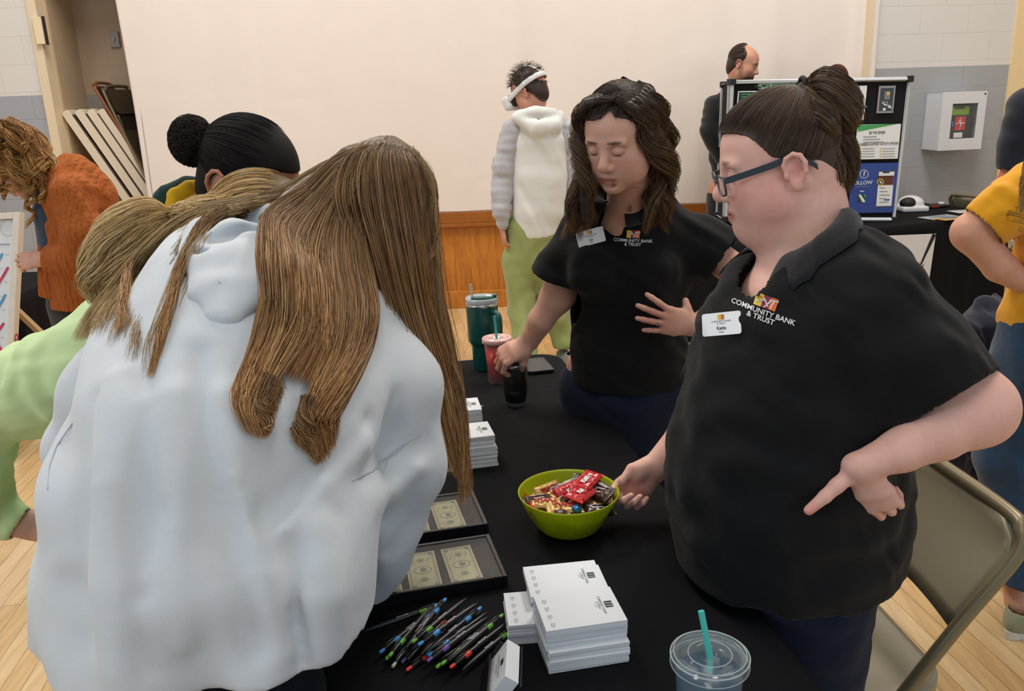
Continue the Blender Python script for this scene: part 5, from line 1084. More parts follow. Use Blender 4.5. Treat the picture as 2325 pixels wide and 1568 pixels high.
tails = [([tl_, W3(1850, 196, Yh-.01), W3(1878, 188, Yh-.03), W3(1912, 225, Yh-.04), W3(1922, 268, Yh-.035), W3(1902, 300, Yh-.02)], [.012, .020, .027, .032, .030, .016], 700),
         ([tl_, W3(1848, 225, Yh-.03), W3(1868, 258, Yh-.05), W3(1885, 290, Yh-.05), W3(1905, 306, Yh-.03)], [.010, .018, .026, .022, .010], 500),
         ([W3(1860, 250, Yh), W3(1895, 300, Yh-.02), W3(1918, 345, Yh-.02), W3(1920, 400, Yh-.01), W3(1900, 455, Yh)], [.016, .024, .024, .022, .010], 550),
         ([W3(1850, 290, Yh-.03), W3(1875, 350, Yh-.03), W3(1885, 410, Yh-.03), W3(1885, 465, Yh-.02)], [.020, .028, .026, .012], 450)]
for g, w_, n in tails:
    parts.append(strands(lock(rs, g, w_, n, 18, .0015), .0005, pick(rs, ['#4a3728', '#5d4733', '#3b2b21', '#6b543c', '#7d6548'], n), n=3))
    Vk, Qk = sdf([loft([list(q) for q in cr(g, 9)], [max(.006, q*.78) for q in cr([(v, 0, 0) for v in w_], 9)[:, 0]], None, (0, 1, 0), .01)], .004); parts.append((Vk, Qk, paint(Vk, '#3a2b20', (), .08)))
fly = [[tl_+rs.normal(0, .01, 3), tl_+np.array([.03, 0, .008])+rs.normal(0, .015, 3), tl_+np.array([.07, 0, -.05])+rs.normal(0, .02, 3)] for _ in range(5)]
parts.append(strands(np.array([cr(f, 12) for f in fly]), .0003, pick(rs, pal, 5), n=3))
hair_obj('hair', parts, PG, MHAIR)
mb = MB(); ct = Vector(tl_); nn = Vector(unit(np.array(W3(1850, 196, Yh))-tl_)); u1 = nn.orthogonal().normalized(); u2 = nn.cross(u1)
mb.tube([ct+(u1*math.cos(a)+u2*math.sin(a))*.015 for a in np.linspace(0, 2*PI, 20, endpoint=False)], .004, 8, closed=True); mb.build('hair_tie', mat('tie_black', '#141416', .7), PG)
# ring
def finger_ring(c, ax, r, parent, rw=.0011):
    ax = Vector(ax).normalized(); u1 = ax.orthogonal().normalized(); u2 = ax.cross(u1); MB().tube([Vector(c)+(u1*math.cos(a)+u2*math.sin(a))*r for a in np.linspace(0, 2*PI, 20, endpoint=False)], rw, 6, closed=True).build('ring', MST, parent)
pr0 = T2((-.0095, .098, -.010)); finger_ring(pr0, R2[:, 1]*.5-R2[:, 2]*.85, .0094, PG)
# ================================================================= person: woman with long curly hair (behind the table, centre)
PC = person((.30, 2.32, 0), 'woman with long dark curly hair and black polo, hand on a black tumbler')
rs = np.random.RandomState(5); eyeC = P(1375, 343, 2.02); fC = np.array([-.50, -.80, -.36]); Hc = Head((0, 0, 0), fC, (.03, 0, 1), .97)
Hc.o = np.array(list(eyeC)) - Hc.k*(Hc.R @ np.array([0, .088, .017])); skinC = '#cfa08c'; YB = 2.30
nk = loft([Hc.L(0, -.03, -.05), Hc.L(0, -.035, -.10), list(P(1420, 500, 2.24)), list(P(1430, 560, 2.28))], [.052, .052, .056, .08], None, (1, 0, 0), .025)
Vh = sdf(Hc.prims(full=.03, lids='down')+[nk, loft([P(1370, 520, 2.25), P(1405, 512, 2.23), P(1470, 515, 2.26)], [.035, .045, .035], None, (0, 0, 1), .03)], .0024)
sR, eR, wR = P(1308, 530, 2.28), P(1268, 668, 2.30), P(1200, 776, 2.33)
arR = [loft([sR, eR], [.040, .045], None, (0, 1, 0), .02), loft([eR, P(1228, 728, 2.31), wR], [.045, .039, .026], [.043, .037, .029], (0, 1, 0), .03)]
hr_, T1c, R1c, n1 = hand_prims(wR, P(1158, 800, 2.325)-wR, (-.25, -.62, .75), q=-1, k=.98, curl=((50, 48, 18), (46, 50, 20), (44, 52, 22), (44, 52, 24)), spread=(7, 2, -4, -10), thumb=((.020, .020, -.010), (.034, .046, -.034), (.030, .062, -.066)))
sL, eL, wL = P(1540, 520, 2.30), P(1705, 640, 2.22), P(1578, 740, 2.10)
arL = [loft([sL, eL], [.042, .045], None, (0, 1, 0), .02), loft([eL, P(1640, 700, 2.15), wL], [.043, .037, .027], None, (0, 1, 0), .03)]
hl_, T2c, R2c, n2 = hand_prims(wL, P(1520, 728, 2.085)-wL, (.06, -1, .05), q=1, k=.98, curl=((8, 14, 10), (6, 10, 8), (6, 10, 8), (10, 12, 8)), spread=(22, 8, -3, -15), thumb=((.018, .020, -.006), (.040, .030, -.012), (.058, .036, -.022)))
Va = sdf(arR+hr_, .0025); Vb = sdf(arL+hl_, .0025)
Vt = sdf([loftrows([row(500, 1370, 1480, YB, .06), row(560, 1330, 1520, YB, .09), row(700, 1330, 1510, YB, .10), row(850, 1330, 1530, YB, .11)])]+legs((Vector((.24, YB+.03, .86)), Vector((.40, YB+.03, .86))), (.26, YB+.08, .08), (.44, YB+.08, .08), .085, .05), .014)
sp = Hc.spots(skinC, lip='#9a5450', blush='#b96f62', bl=.45, brow='#3b2720')+nailspots(n1, '#d3aaa2')+nailspots(n2, '#d3aaa2')+[(T1c((0, .09, 0)), (.05, .04, .05), '#b57262', .4), (T2c((0, .11, 0)), (.06, .05, .05), '#b06c5c', .45)]
skin_obj([Vh, Va, Vb, Vt], skinC, sp, PC)
finger_ring(T2c((-.0100, .108, -.002)), R2c[:, 1], .0096, PC, .0014)
jc = sdf([loftrows([row(800, 1318, 1545, YB, .13), row(880, 1304, 1562, YB+.01, .145), row(960, 1318, 1552, YB+.02, .14)])]+legs((Vector((.235, YB+.03, .80)), Vector((.405, YB+.03, .80))), (.25, YB+.08, .06), (.44, YB+.08, .06), .103, .062), .010, wrinkle(15, .1, .003, (1, 1, 2)), cut=cutp((0, 0, .06), (0, 0, -1)))
garment('jeans', jc, MJEAN, PC)
MSH2 = fabric('shoe_grey', '#77787c', .8); shoe((.25, YB+.03), (-.3, -1), MSH1, MSOL, PC); shoe((.45, YB+.04), (.1, -1), MSH1, MSOL, PC)
lac = [loftrows([row(474, 1385, 1490, YB-.02, .065), row(500, 1335, 1545, YB-.02, .105), row(545, 1308, 1566, YB, .122), row(590, 1300, 1566, YB, .126), row(640, 1296, 1556, YB, .13), row(710, 1300, 1540, YB, .122), row(780, 1298, 1552, YB, .135), row(900, 1296, 1570, YB, .15)], .025, .03),
       ell(P(1350, 610, YB-.10), (.075, .06, .07), None, .04), ell(P(1470, 610, YB-.10), (.075, .06, .07), None, .04),
       loft([P(1330, 520, 2.28), P(1268, 625, 2.29), P(1262, 660, 2.30)], [.068, .068, .070], None, (0, 1, 0), .035), loft([P(1520, 528, 2.29), P(1600, 560, 2.27), P(1665, 600, 2.24)], [.072, .076, .080], None, (0, 1, 0), .035)]
w1_, w2_ = wrinkle(31, .13, .005, (1, 1, 1.4)), wrinkle(33, .06, .0014)
vc2 = loft([P(1394, 455, 2.16), P(1394, 480, 2.17), P(1395, 498, 2.18)], [.022, .012, .003], None, (0, 1, 0), .01)[0]
lcut = cuts(cutp(P(1266, 628, 2.29), Vector(P(1262, 660, 2.3))-Vector(P(1288, 560, 2.28)), P(1240, 680, 2.28), .105), cutp(P(1640, 590, 2.25), Vector(P(1665, 600, 2.24))-Vector(P(1600, 560, 2.27)), P(1700, 625, 2.22), .13), cutp(P(1400, 862, YB), (.0, 0, -1)), cuttube([Hc.L(0, -.03, -.08), list(P(1418, 474, 2.24))], .052), lambda X, Y, Z: -vc2(X, Y, Z))
sc_ = sdf(lac, .0055, lambda X, Y, Z: w1_(X, Y, Z)+w2_(X, Y, Z), cut=lcut); shirtC = garment('polo_shirt', sc_, MPOLO, PC); bvC = bvh_of(sc_)
ccb, ccf = Vector(P(1440, 440, 2.30)), Vector(P(1396, 474, 2.17))
def ringC(a, r, dz, push=0):
    c = ccb.lerp(ccf, .5); ax = ccb-ccf; h_ = ax.length/2; d = ax.normalized(); s_ = Vector((ax.y, -ax.x, 0)).normalized(); return c + d*math.cos(a)*(h_+push)+s_*math.sin(a)*(r+push)+Vector((0, 0, dz))
collar(PC, lambda a: ringC(a, .056, .016, .0), lambda a: ringC(a, .066, -.03, .034), bvC, MATS['collar_black'], a0=-160, a1=160)
polo_logo(bvC, frame_M(P(1440, 560, 2.05), (.97, -.12, -.05), (.05, 0, 1)), shirtC, 1.12)
name_tag(bvC, frame_M(P(1316, 552, 2.05), (.93, -.28, .16), (-.1, .1, 1)), shirtC, math.radians(6), 'Liz', 1.0)
# long curly hair: side parting, brown with lighter ends
CZ, CY = [-.12, -.03, .0, .03, .055, .078, .090, .098, .14], [-.01, .015, .022, .033, .042, .054, .078, .12, .14]
Vk, Qk = sdf([Hc.e(0, -.006, .050, .083, .108, .096, .01), Hc.e(0, -.05, -.02, .074, .055, .085, .03)], .003, cut=capcut(Hc, CZ, CY, .001, -.06, .016))
parts = [(Vk, Qk, paint(Vk, '#30231c', (), .08))]
pc = ['#2b201a', '#3a2c22', '#4d3a2b', '#241a15']; pt = ['#6b5038', '#8a6a44', '#4f3b2c', '#a38253', '#44332a']
def curly(g, w_, n, amp, freq, S=34, r=.0006, pals=(pc, pt)):
    base = cr(g, S); d = np.gradient(base, axis=0); d /= np.linalg.norm(d, axis=1, keepdims=True)+1e-9; u = np.cross(d, [0.1, .9, .3]); u /= np.linalg.norm(u, axis=1, keepdims=True)+1e-9; v = np.cross(d, u); t = np.linspace(0, 1, S); ph = rs.uniform(0, 6.28); A_ = amp*np.clip(t*2.2-.25, 0, 1)
    g2 = base+u*(np.sin(ph+t*freq*6.28)*A_)[:, None]+v*(np.cos(ph+t*freq*6.28)*A_)[:, None]; P_ = lock(rs, g2, w_, n, S, .0015, 3, jit=.06)
    return strands(P_, r, pick(rs, pals[0], n), pick(rs, pals[1], n), n=3, taper=.15)
def LP(x, y, z): return list(Hc.L(x, y, z))
part_ = (.028, .055, .128)   # parting on her left side
G_ = []
for i in range(13):   # her right side (image left): from the parting across the forehead and down
    f = i/12; st = LP(.028-.0*f, .062-.13*f, .136-.01*f); m1 = LP(-.040, .070-.13*f, .128-.02*f); m2 = LP(-.084, .052-.115*f, .055); e_ = P(1345-60*rs.uniform(.1, 1)-0*f, 528+rs.uniform(-25, 25), 2.10+.12*f); mid = P(1330-22*rs.uniform(0, 1)+14*f, 400, 2.06+.12*f)
    G_.append([st, m1, m2, list(mid), list(e_)])
for i in range(15):   # her left side (image right)
    f = i/14; st = LP(.030, .062-.14*f, .136-.01*f); m1 = LP(.070, .050-.12*f, .098); m2 = LP(.090, .035-.10*f, .030); mid = P(1470+55*rs.uniform(.2, 1)*1, 400+10*f, 2.08+.13*f); e_ = P(1430+95*rs.uniform(0, 1), 516+rs.uniform(-40, 22), 2.12+.15*f)
    G_.append([st, m1, m2, list(mid), list(e_)])
for i in range(10):   # back
    f = i/9*2-1; G_.append([LP(.0, -.06, .142), LP(f*.06, -.118, .06), LP(f*.085, -.120, -.05), list(P(1430+f*85, 440, 2.28)), list(P(1430+f*95, 490+rs.uniform(-20, 10), 2.30))])
for g in G_: parts.append(curly(g, [.004, .012, .016, .017, .008], 120, .015, rs.uniform(2.6, 4.2)))
for g in G_[::2]:
    q = cr(g, 14)[2:-1]; Vq = sdf([loft([list(v) for v in q], [.012]*len(q), None, (0, 1, 0), .008)], .005); parts.append((Vq[0], Vq[1], paint(Vq[0], '#2c2019', (), .1)))
for i in range(10): parts.append(curly([LP(rs.uniform(-.07, .09), rs.uniform(-.06, .03), .12), list(P(rs.choice((1322, 1500))+rs.uniform(-12, 12), 330, 2.1)), list(P(rs.choice((1310, 1520))+rs.uniform(-20, 25), rs.uniform(400, 470), 2.12))], .012, 5, .016, 2.5, r=.0004))
cp = cap_paths(Hc, scalp(rs, 3800, CZ, CY, pe=.5, bon=-.06, bx=.016), (.028, .02, .142), c=(0, -.004, .049), r=(.0855, .112, .099), rs=rs, wob=.003, rj=.003)
parts.append(strands(cp, .0006, pick(rs, pc, len(cp)), n=3, t0=.2)); hair_obj('hair', parts, PC, MHAIR)
# ================================================================= person: girl in white hoodie, back to the camera, bending over the table
PHg = person((-.50, 1.15, 0), 'girl with long light brown hair and white hoodie bending over the table, back to camera')
rs = np.random.RandomState(77)
hrows = [row(560, 480, 640, 1.45, .05), row(590, 400, 740, 1.44, .09), row(640, 350, 825, 1.41, .12), row(710, 290, 860, 1.36, .145), row(800, 240, 870, 1.30, .16), row(900, 200, 868, 1.24, .17), row(1000, 165, 858, 1.19, .178), row(1150, 122, 842, 1.14, .185), row(1300, 112, 832, 1.10, .185), row(1420, 108, 828, 1.08, .185), row(1510, 110, 822, 1.07, .18), row(1660, 150, 780, 1.07, .17)]
slR = [loft([P(820, 735, 1.36), P(893, 870, 1.32), P(918, 1045, 1.30)], [.066, .070, .072], None, (0, 1, 0), .035), loft([P(918, 1045, 1.30), P(905, 1180, 1.31), P(856, 1335, 1.345)], [.072, .066, .046], None, (0, 1, 0), .03)]
slL = [loft([P(300, 790, 1.38), P(222, 920, 1.36), P(178, 1030, 1.36)], [.070, .062, .056], None, (0, 1, 0), .03), loft([P(178, 1030, 1.36), P(190, 1090, 1.42), P(330, 1110, 1.60)], [.058, .052, .045], None, (0, 0, 1), .03)]
def lathew(X, Y, Z):   # long soft drapes falling from the shoulders
    return .020*np.sin(X*26+3*np.sin(Z*3.1+.6))*np.clip((1.20-Z)*2.4, 0, 1) + .011*np.sin(X*49+Z*9+1.3)*np.clip((1.25-Z)*2, 0, 1) + .005*np.sin(Z*34+X*14+2*np.sin(X*9))*np.clip((Z-.80)*3, .25, 1)
wr3 = wrinkle(41, .22, .007, (1, 1, .6))
hemc = cuts(lambda X, Y, Z: np.minimum(P(460, 1556, .94).z+.03*(X+.46)-Z, 1.215-Y), cutp(P(851, 1346, 1.345), Vector(P(856, 1335, 1.345))-Vector(P(905, 1180, 1.31)), P(870, 1330, 1.34), .10), cuttube([P(590, 520, 1.46), P(640, 430, 1.50)], .062))
VQ0 = sdf([loftrows(hrows, .02, .015)] + slR + slL, .014, lap=2); bv0 = bvh_of(VQ0)
def on0(px, py, off):
    r = Vector(ray(px, py)).normalized(); h = bv0.ray_cast(Vector((0, 0, CAMH)), r, 4); return list((h[0] if h[0] is not None else P(px, py, 1.2))-r*off)
def crease(pl, r=.008, k=.035, op='s', off=.004): return loft([on0(x, y, off) for x, y in pl], [r*(.35 if i in (0, len(pl)-1) else 1) for i in range(len(pl))], None, (0, 1, 0), k, op, kk=.004)
folds = [crease(q) for q in ([(450, 800), (462, 960), (500, 1150), (560, 1330), (590, 1480)], [(215, 900), (200, 1080), (190, 1280), (200, 1450)], [(330, 930), (320, 1150), (300, 1380), (330, 1520)], [(835, 950), (770, 1060), (680, 1140), (600, 1180)], [(760, 1180), (775, 1330), (760, 1460)],
   [(250, 700), (300, 800), (330, 880)], [(700, 1240), (680, 1380), (690, 1510)], [(900, 900), (880, 1010), (830, 1080)], [(960, 1010), (920, 1060), (880, 1080)], [(950, 1110), (900, 1170), (850, 1190)], [(925, 1210), (880, 1250), (850, 1260)], [(130, 1330), (230, 1360), (330, 1350)])]
folds += [crease(q, .010, .04, 'u', -.004) for q in ([(520, 900), (545, 1080), (600, 1300), (640, 1480)], [(262, 860), (255, 1100), (245, 1330), (260, 1500)], [(400, 900), (400, 1200), (420, 1480)], [(820, 1010), (730, 1100), (640, 1200)], [(940, 1060), (890, 1110), (840, 1130)], [(720, 1200), (725, 1350), (735, 1490)])]
VQ = sdf([loftrows(hrows, .02, .015)] + slR + slL + folds, .0065, lambda X, Y, Z: lathew(X, Y, Z)+wr3(X, Y, Z), cut=hemc, lap=2)
MHOOD = fabric('fleece_white', '#c6cdd3', .95, weave=420, wstr=.35, fold=7, fstr=.30, fdist=.018, sheen=.25)
hood = garment('hoodie', VQ, MHOOD, PHg, .004); bvH = bvh_of(VQ)
CAM0 = Vector((0, 0, CAMH))
def onh(px, py, off=.006, Yd=1.45, bv=None):
    r = Vector(ray(px, py)).normalized(); h = (bv or bvH).ray_cast(CAM0, r, 4)
    return (h[0]-r*off) if h[0] is not None else P(px, py, Yd)
# the hood lying on the back
def hs(pl, off): return [onh(x, y, off) for x, y in pl]
ho = [loft(hs([(425, 572), (455, 528), (520, 500), (600, 500), (665, 525)], -.004), [.014, .024, .030, .030, .02], [.014, .022, .028, .028, .02], (0, 1, 0), .02), loft(hs([(470, 560), (530, 540), (620, 555)], .004), [.02, .03, .03], None, (0, 0, 1), .025),
      loft(hs([(545, 610), (535, 660), (510, 715)], -.004), [.078, .070, .030], [.028, .028, .018], (1, 0, 0), .02), loft(hs([(450, 590), (540, 600), (640, 640)], .0), [.020, .030, .03], None, (0, 0, 1), .03),
      loft(hs([(445, 572), (520, 582), (640, 600)], .034), [.004, .006, .006], None, (0, 1, 0), .010, 's'), loft(hs([(512, 592), (500, 640), (498, 700)], .030), [.0018, .002, .0018], None, (0, 1, 0), .004, 's'), loft(hs([(480, 545), (560, 525), (650, 540)], .036), [.006, .010, .008], None, (0, 1, 0), .016, 's')]
hv = sdf(ho, .004, wrinkle(52, .09, .0016), lap=4); garment('hood', hv, MHOOD, PHg, 0); bvS = bvH; bvH = bvh_of(join(VQ, hv))
# sleeve seam on her right shoulder
mb = MB(); mb.tube([onh(x, y, .001) for x, y in ((955, 985), (915, 1010), (880, 1040), (845, 1070), (800, 1090))], .0012, 6); mb.build('seam', mat('fleece_seam', '#b4bcc4', .95), hood)
mb = MB(); mb.tube([onh(x, y, .001) for x, y in ((165, 960), (130, 1010), (112, 1060), (108, 1110))], .0012, 6); mb.build('seam', MATS['fleece_seam'], hood)
# body
skinH = '#c99a86'; fH = np.array([.72, .45, -.55]); Hh = Head(P(872, 430, 1.50), fH, (.45, .3, 1), .92)
Hh.o = np.array(list(P(866, 500, 1.53)))
Vh = sdf(Hh.prims(lids='down')+[loft([Hh.L(0, -.03, -.04), Hh.L(0, -.04, -.09), list(P(620, 540, 1.47))], [.05, .05, .055], None, (0, 1, 0), .02)], .003)
wr_ = P(856, 1328, 1.35); hh_, T3, R3, n3 = hand_prims(wr_, Vector((-.25, .9, -.35)), (.2, .35, .9), q=-1, k=.95, curl=((20, 30, 20),)*4)
Va = sdf([loft([P(900, 1200, 1.31), wr_], [.038, .026], None, (0, 1, 0), .02)]+hh_, .003)
Vt = sdf([loft([list(P(620, 560, 1.46)), list(P(560, 800, 1.30)), list(P(480, 1200, 1.12)), (-.49, 1.06, .80)], [.09, .13, .12, .13], [.06, .08, .10, .11], (1, 0, 0), .03), loft([P(830, 720, 1.38), P(925, 1000, 1.31), P(900, 1200, 1.31)], [.045, .04, .035], None, (0, 1, 0), .02), loft([P(320, 800, 1.38), P(180, 1030, 1.36), P(300, 1105, 1.56), P(420, 1105, 1.75)], [.045, .04, .03, .025], None, (0, 1, 0), .02)]+legs((Vector((-.55, 1.05, .80)), Vector((-.42, 1.05, .80))), (-.58, 1.04, .08), (-.50, 1.10, .08), .09, .05), .014)
skin_obj([Vh, Va, Vt], skinH, Hh.spots(skinH), PHg)
jh = sdf([loft([(-.49, 1.05, .92), (-.48, 1.06, .78)], [.155, .155], [.125, .12], (1, 0, 0), .03)]+legs((Vector((-.555, 1.06, .76)), Vector((-.405, 1.06, .76))), (-.58, 1.04, .06), (-.50, 1.12, .06), .108, .065), .010, wrinkle(25, .1, .003, (1, 1, 2)), cut=cutp((0, 0, .06), (0, 0, -1)))
garment('jeans', jh, fabric('jeans_dark', '#10141f', .85, weave=900, wstr=.3, fold=10, fstr=.3, fdist=.01, sheen=.03), PHg); shoe((-.58, 1.07), (.2, 1), MSH2, MSOL, PHg); shoe((-.49, 1.15), (.3, 1), MSH2, MSOL, PHg)
# ---- long straight hair
root = ['#46362a', '#5c4532', '#73573d', '#8a6a48', '#3a2c22', '#ab8658']; tip = ['#946438', '#c08c54', '#dcae72', '#744e2e', '#b07a44', '#edc894']; gold = ['#a88b5c', '#c2a672', '#8f7143', '#b59a66']
Vk, Qk = sdf([Hh.e(0, -.018, .050, .084, .106, .096, .01), Hh.e(0, -.05, -.02, .076, .06, .085, .03)], .004); parts = [(Vk, Qk, paint(Vk, '#4a3b2d', (), .08))]
crown = [(x, y, z) for x, y, z in scalp(rs, 2400, [-.2, 0, .2], [.2, .2, .2], pe=0)]
cp = cap_paths(Hh, crown, (.0, -.03, .142), c=(0, -.018, .050), r=(.087, .109, .100), rs=rs, wob=.002, rj=.002); parts.append(strands(cp, .0006, pick(rs, root, len(cp)), n=3))
def fill(g, w_, col='#5a4632', sh=.62):
    q = cr(g, 16); ww = cr([(v, 0, 0) for v in w_], 16)[:, 0]; Vq = sdf([loft([list(v) for v in q], np.maximum(ww*sh, .004), np.maximum(ww*sh*.45, .0035), (1, 0, 0), .008)], .005); parts.append((Vq[0], Vq[1], paint(Vq[0], col, (), .15)))
def sheet(rows_, n, r=.00055, S=30, wob=.003, c0=root, c1=tip, fz=.010, core=True, j=.12):
    """rows_: guide curves side by side; strands are blended between neighbours"""
    gs = np.array([cr(g, S) for g in rows_]); K = len(gs); u = rs.uniform(0, K-1-1e-6, n); 
    # clump: pull towards lock centres
    cl = np.round(u*3.2)/3.2; u = np.clip(u+(cl-u)*rs.uniform(.1, .75, n), 0, K-1-1e-6); i = u.astype(int); f = (u-i)[:, None, None]; Pq = gs[i]*(1-f)+gs[i+1]*f
    t = np.linspace(0, 1, S)[None, :, None]; ph = rs.uniform(0, 6.28, (n, 1, 3)); Pq = Pq+np.sin(ph+t*rs.uniform(4, 11, (n, 1, 1)))*wob*(.3+t)+rs.normal(0, 1, (n, 1, 3))*np.array([.35, 1, .35])*fz*(.25+.75*np.sin(np.clip(t*1.1, 0, 1)*PI*.9))
    ln = 1-rs.uniform(0, j, (n, 1, 1))*t; Pq = Pq[:, :1]+(Pq-Pq[:, :1])*ln
    parts.append(strands(Pq, r*rs.uniform(.7, 1.3, n), pick(rs, c0, n), pick(rs, c1, n), n=3, taper=.18))
    if core:
        for a in range(K-1):
            for f_ in (.0, .5):
                g = gs[a]*(1-f_)+gs[a+1]*f_; g = g[::3]; Vq = sdf([loft([list(v+np.array([0, .015, 0])) for v in g[:int(len(g)*.86)]], [.011]*len(g[:int(len(g)*.86)]), None, (1, 0, 0), .008)], .0055)
                parts.append((Vq[0], Vq[1], paint(Vq[0], '#5f4a34', (), .2)))
def hp(px, py, Y): return list(P(px, py, Y))
def oh(px, py, off=.012): return list(onh(px, py, off))
# head curtain: crown -> round the side of the head -> hangs beside the face to the table
cur = [[hp(880, 325, 1.47), hp(800, 350, 1.42), hp(765, 440, 1.38), hp(800, 560, 1.36), hp(840, 690, 1.36), hp(880, 800, 1.36), hp(920, 930, 1.35), hp(960, 1050, 1.35)],
       [hp(885, 322, 1.47), hp(835, 350, 1.40), hp(825, 440, 1.37), hp(855, 560, 1.36), hp(890, 690, 1.36), hp(930, 820, 1.36), hp(965, 950, 1.36), hp(1000, 1060, 1.37)],
       [hp(890, 322, 1.47), hp(870, 350, 1.40), hp(880, 450, 1.37), hp(900, 560, 1.36), hp(930, 700, 1.37), hp(975, 840, 1.38), hp(1010, 970, 1.39), hp(1040, 1090, 1.40)],
       [hp(895, 325, 1.48), hp(915, 360, 1.42), hp(930, 460, 1.40), hp(945, 570, 1.39), hp(965, 700, 1.40), hp(1000, 830, 1.41), hp(1035, 960, 1.42), hp(1065, 1130, 1.43)],
       [hp(900, 328, 1.50), hp(950, 370, 1.46), hp(972, 460, 1.45), hp(980, 570, 1.45), hp(992, 700, 1.45), hp(1020, 820, 1.45), hp(1048, 950, 1.45), hp(1070, 1120, 1.46)],
       [hp(905, 332, 1.53), hp(968, 400, 1.53), hp(985, 480, 1.52), hp(990, 590, 1.50), hp(1004, 700, 1.49), hp(1030, 810, 1.48), hp(1045, 900, 1.48), hp(1058, 1000, 1.48)]]
sheet(cur, 6600, r=.00062, fz=.012)
# back of the head -> nape -> spreads over the back of the hoodie
bk = [[hp(860, 322, 1.47), hp(770, 355, 1.44), hp(690, 425, 1.42), oh(610, 480), oh(590, 560, .03), oh(600, 680), oh(570, 800), oh(530, 900), oh(560, 985, .008)],
      [hp(865, 322, 1.46), hp(785, 365, 1.42), hp(710, 450, 1.40), oh(640, 520, .02), oh(640, 600, .03), oh(640, 720, .02), oh(600, 830), oh(560, 920), oh(590, 990, .008)],
      [hp(870, 322, 1.46), hp(800, 375, 1.40), hp(735, 470, 1.38), oh(690, 560, .03), oh(695, 650, .03), oh(690, 760, .02), oh(630, 860), oh(600, 930), oh(608, 985, .008)],
      [hp(870, 322, 1.46), hp(810, 385, 1.39), hp(760, 490, 1.37), oh(740, 590, .03), oh(750, 690, .03), oh(745, 790, .02), oh(715, 880), oh(692, 950), oh(705, 1025, .008)],
      [hp(875, 322, 1.45), hp(825, 390, 1.38), hp(790, 500, 1.36), oh(790, 600, .03), oh(805, 700, .03), oh(795, 800, .02), oh(755, 890), oh(715, 960), oh(735, 1050, .008)],
      [hp(878, 322, 1.45), hp(850, 395, 1.38), hp(830, 510, 1.36), oh(840, 620, .03), oh(855, 720, .02), oh(835, 810, .015), oh(790, 900), oh(755, 960), oh(760, 1010, .008)]]
sheet(bk[:3], 3900, r=.00062, fz=.008); sheet([g[:7] for g in bk[2:4]], 1500, r=.00062, fz=.008); sheet(bk[3:], 3900, r=.00062, fz=.008)
# left side: pale strands sweeping over her left shoulder
lf = [[hp(840, 325, 1.48), hp(740, 370, 1.46), hp(640, 430, 1.44), oh(540, 462, .01), oh(440, 480, .02), oh(340, 545, .015), oh(250, 650, .012), oh(195, 720, .01), oh(165, 775, .01)],
      [hp(845, 325, 1.47), hp(745, 378, 1.45), hp(640, 445, 1.43), oh(545, 470, .02), oh(450, 490, .02), oh(370, 545, .015), oh(290, 640, .012), oh(230, 720, .01), oh(210, 765, .01)],
      [hp(850, 325, 1.47), hp(750, 385, 1.44), hp(645, 455, 1.42), oh(550, 475, .02), oh(480, 500, .02), oh(420, 580, .015), oh(380, 690, .012), oh(345, 790, .01), oh(335, 865, .008)]]
sheet(lf[:2], 1900, r=.00055, fz=.008, c0=['#7d684c', '#97805a', '#6b5640'], c1=gold, core=False)
sheet([lf[1], lf[2]], 420, r=.00050, fz=.006, c0=gold, c1=['#a07c4e', '#b3905e', '#8a6a42'], core=False, wob=.004)
for g, w_, n in (([oh(520, 475, .02), oh(460, 520, .02), oh(405, 620, .012), oh(370, 740, .01), oh(338, 860, .008)], [.012, .014, .012, .008, .003], 330), ([oh(560, 480, .02), oh(420, 500, .02), oh(300, 600, .014), oh(270, 690, .01), oh(262, 760, .01)], [.01, .012, .01, .006, .002], 120),
                 ([hp(965, 390, 1.47), hp(985, 480, 1.44), hp(988, 560, 1.42), hp(950, 610, 1.40), hp(900, 640, 1.38)], [.002, .003, .003, .003, .002], 22), ([hp(1010, 800, 1.44), hp(1040, 900, 1.42), hp(1055, 1020, 1.41), hp(1050, 1150, 1.40)], [.012, .014, .012, .005], 260),
                 ([hp(900, 800, 1.36), hp(920, 900, 1.34), hp(935, 1000, 1.33), hp(985, 1030, 1.33)], [.01, .012, .008, .003], 160), ([oh(620, 860, .015), oh(590, 930, .012), oh(600, 970, .01), oh(590, 995, .006)], [.02, .018, .012, .005], 160), ([oh(700, 900, .015), oh(690, 970, .01), oh(715, 1020, .008), oh(728, 1055, .006)], [.018, .018, .012, .004], 200)):
    parts.append(strands(lock(rs, g, w_, n, 22, .003, flat=.6), .0005, pick(rs, root[2:], n), pick(rs, tip, n), n=3))
fl = [cr([hp(880+rs.uniform(-60, 60), 330, 1.45), hp(960+rs.uniform(-10, 25), 400+rs.uniform(-20, 40), 1.45), hp(985+rs.uniform(-5, 20), 560, 1.43), hp(1000+rs.uniform(-10, 50), 760+rs.uniform(-50, 150), 1.42)], 22) for _ in range(40)]
parts.append(strands(np.array(fl), .0003, pick(rs, gold, 40), n=3))
hair_obj('hair', parts, PHg, MHAIR)
# ================================================================= simpler figures farther back
def simple_person(label, pos):
    return person((pos[0], pos[1], 0), label)
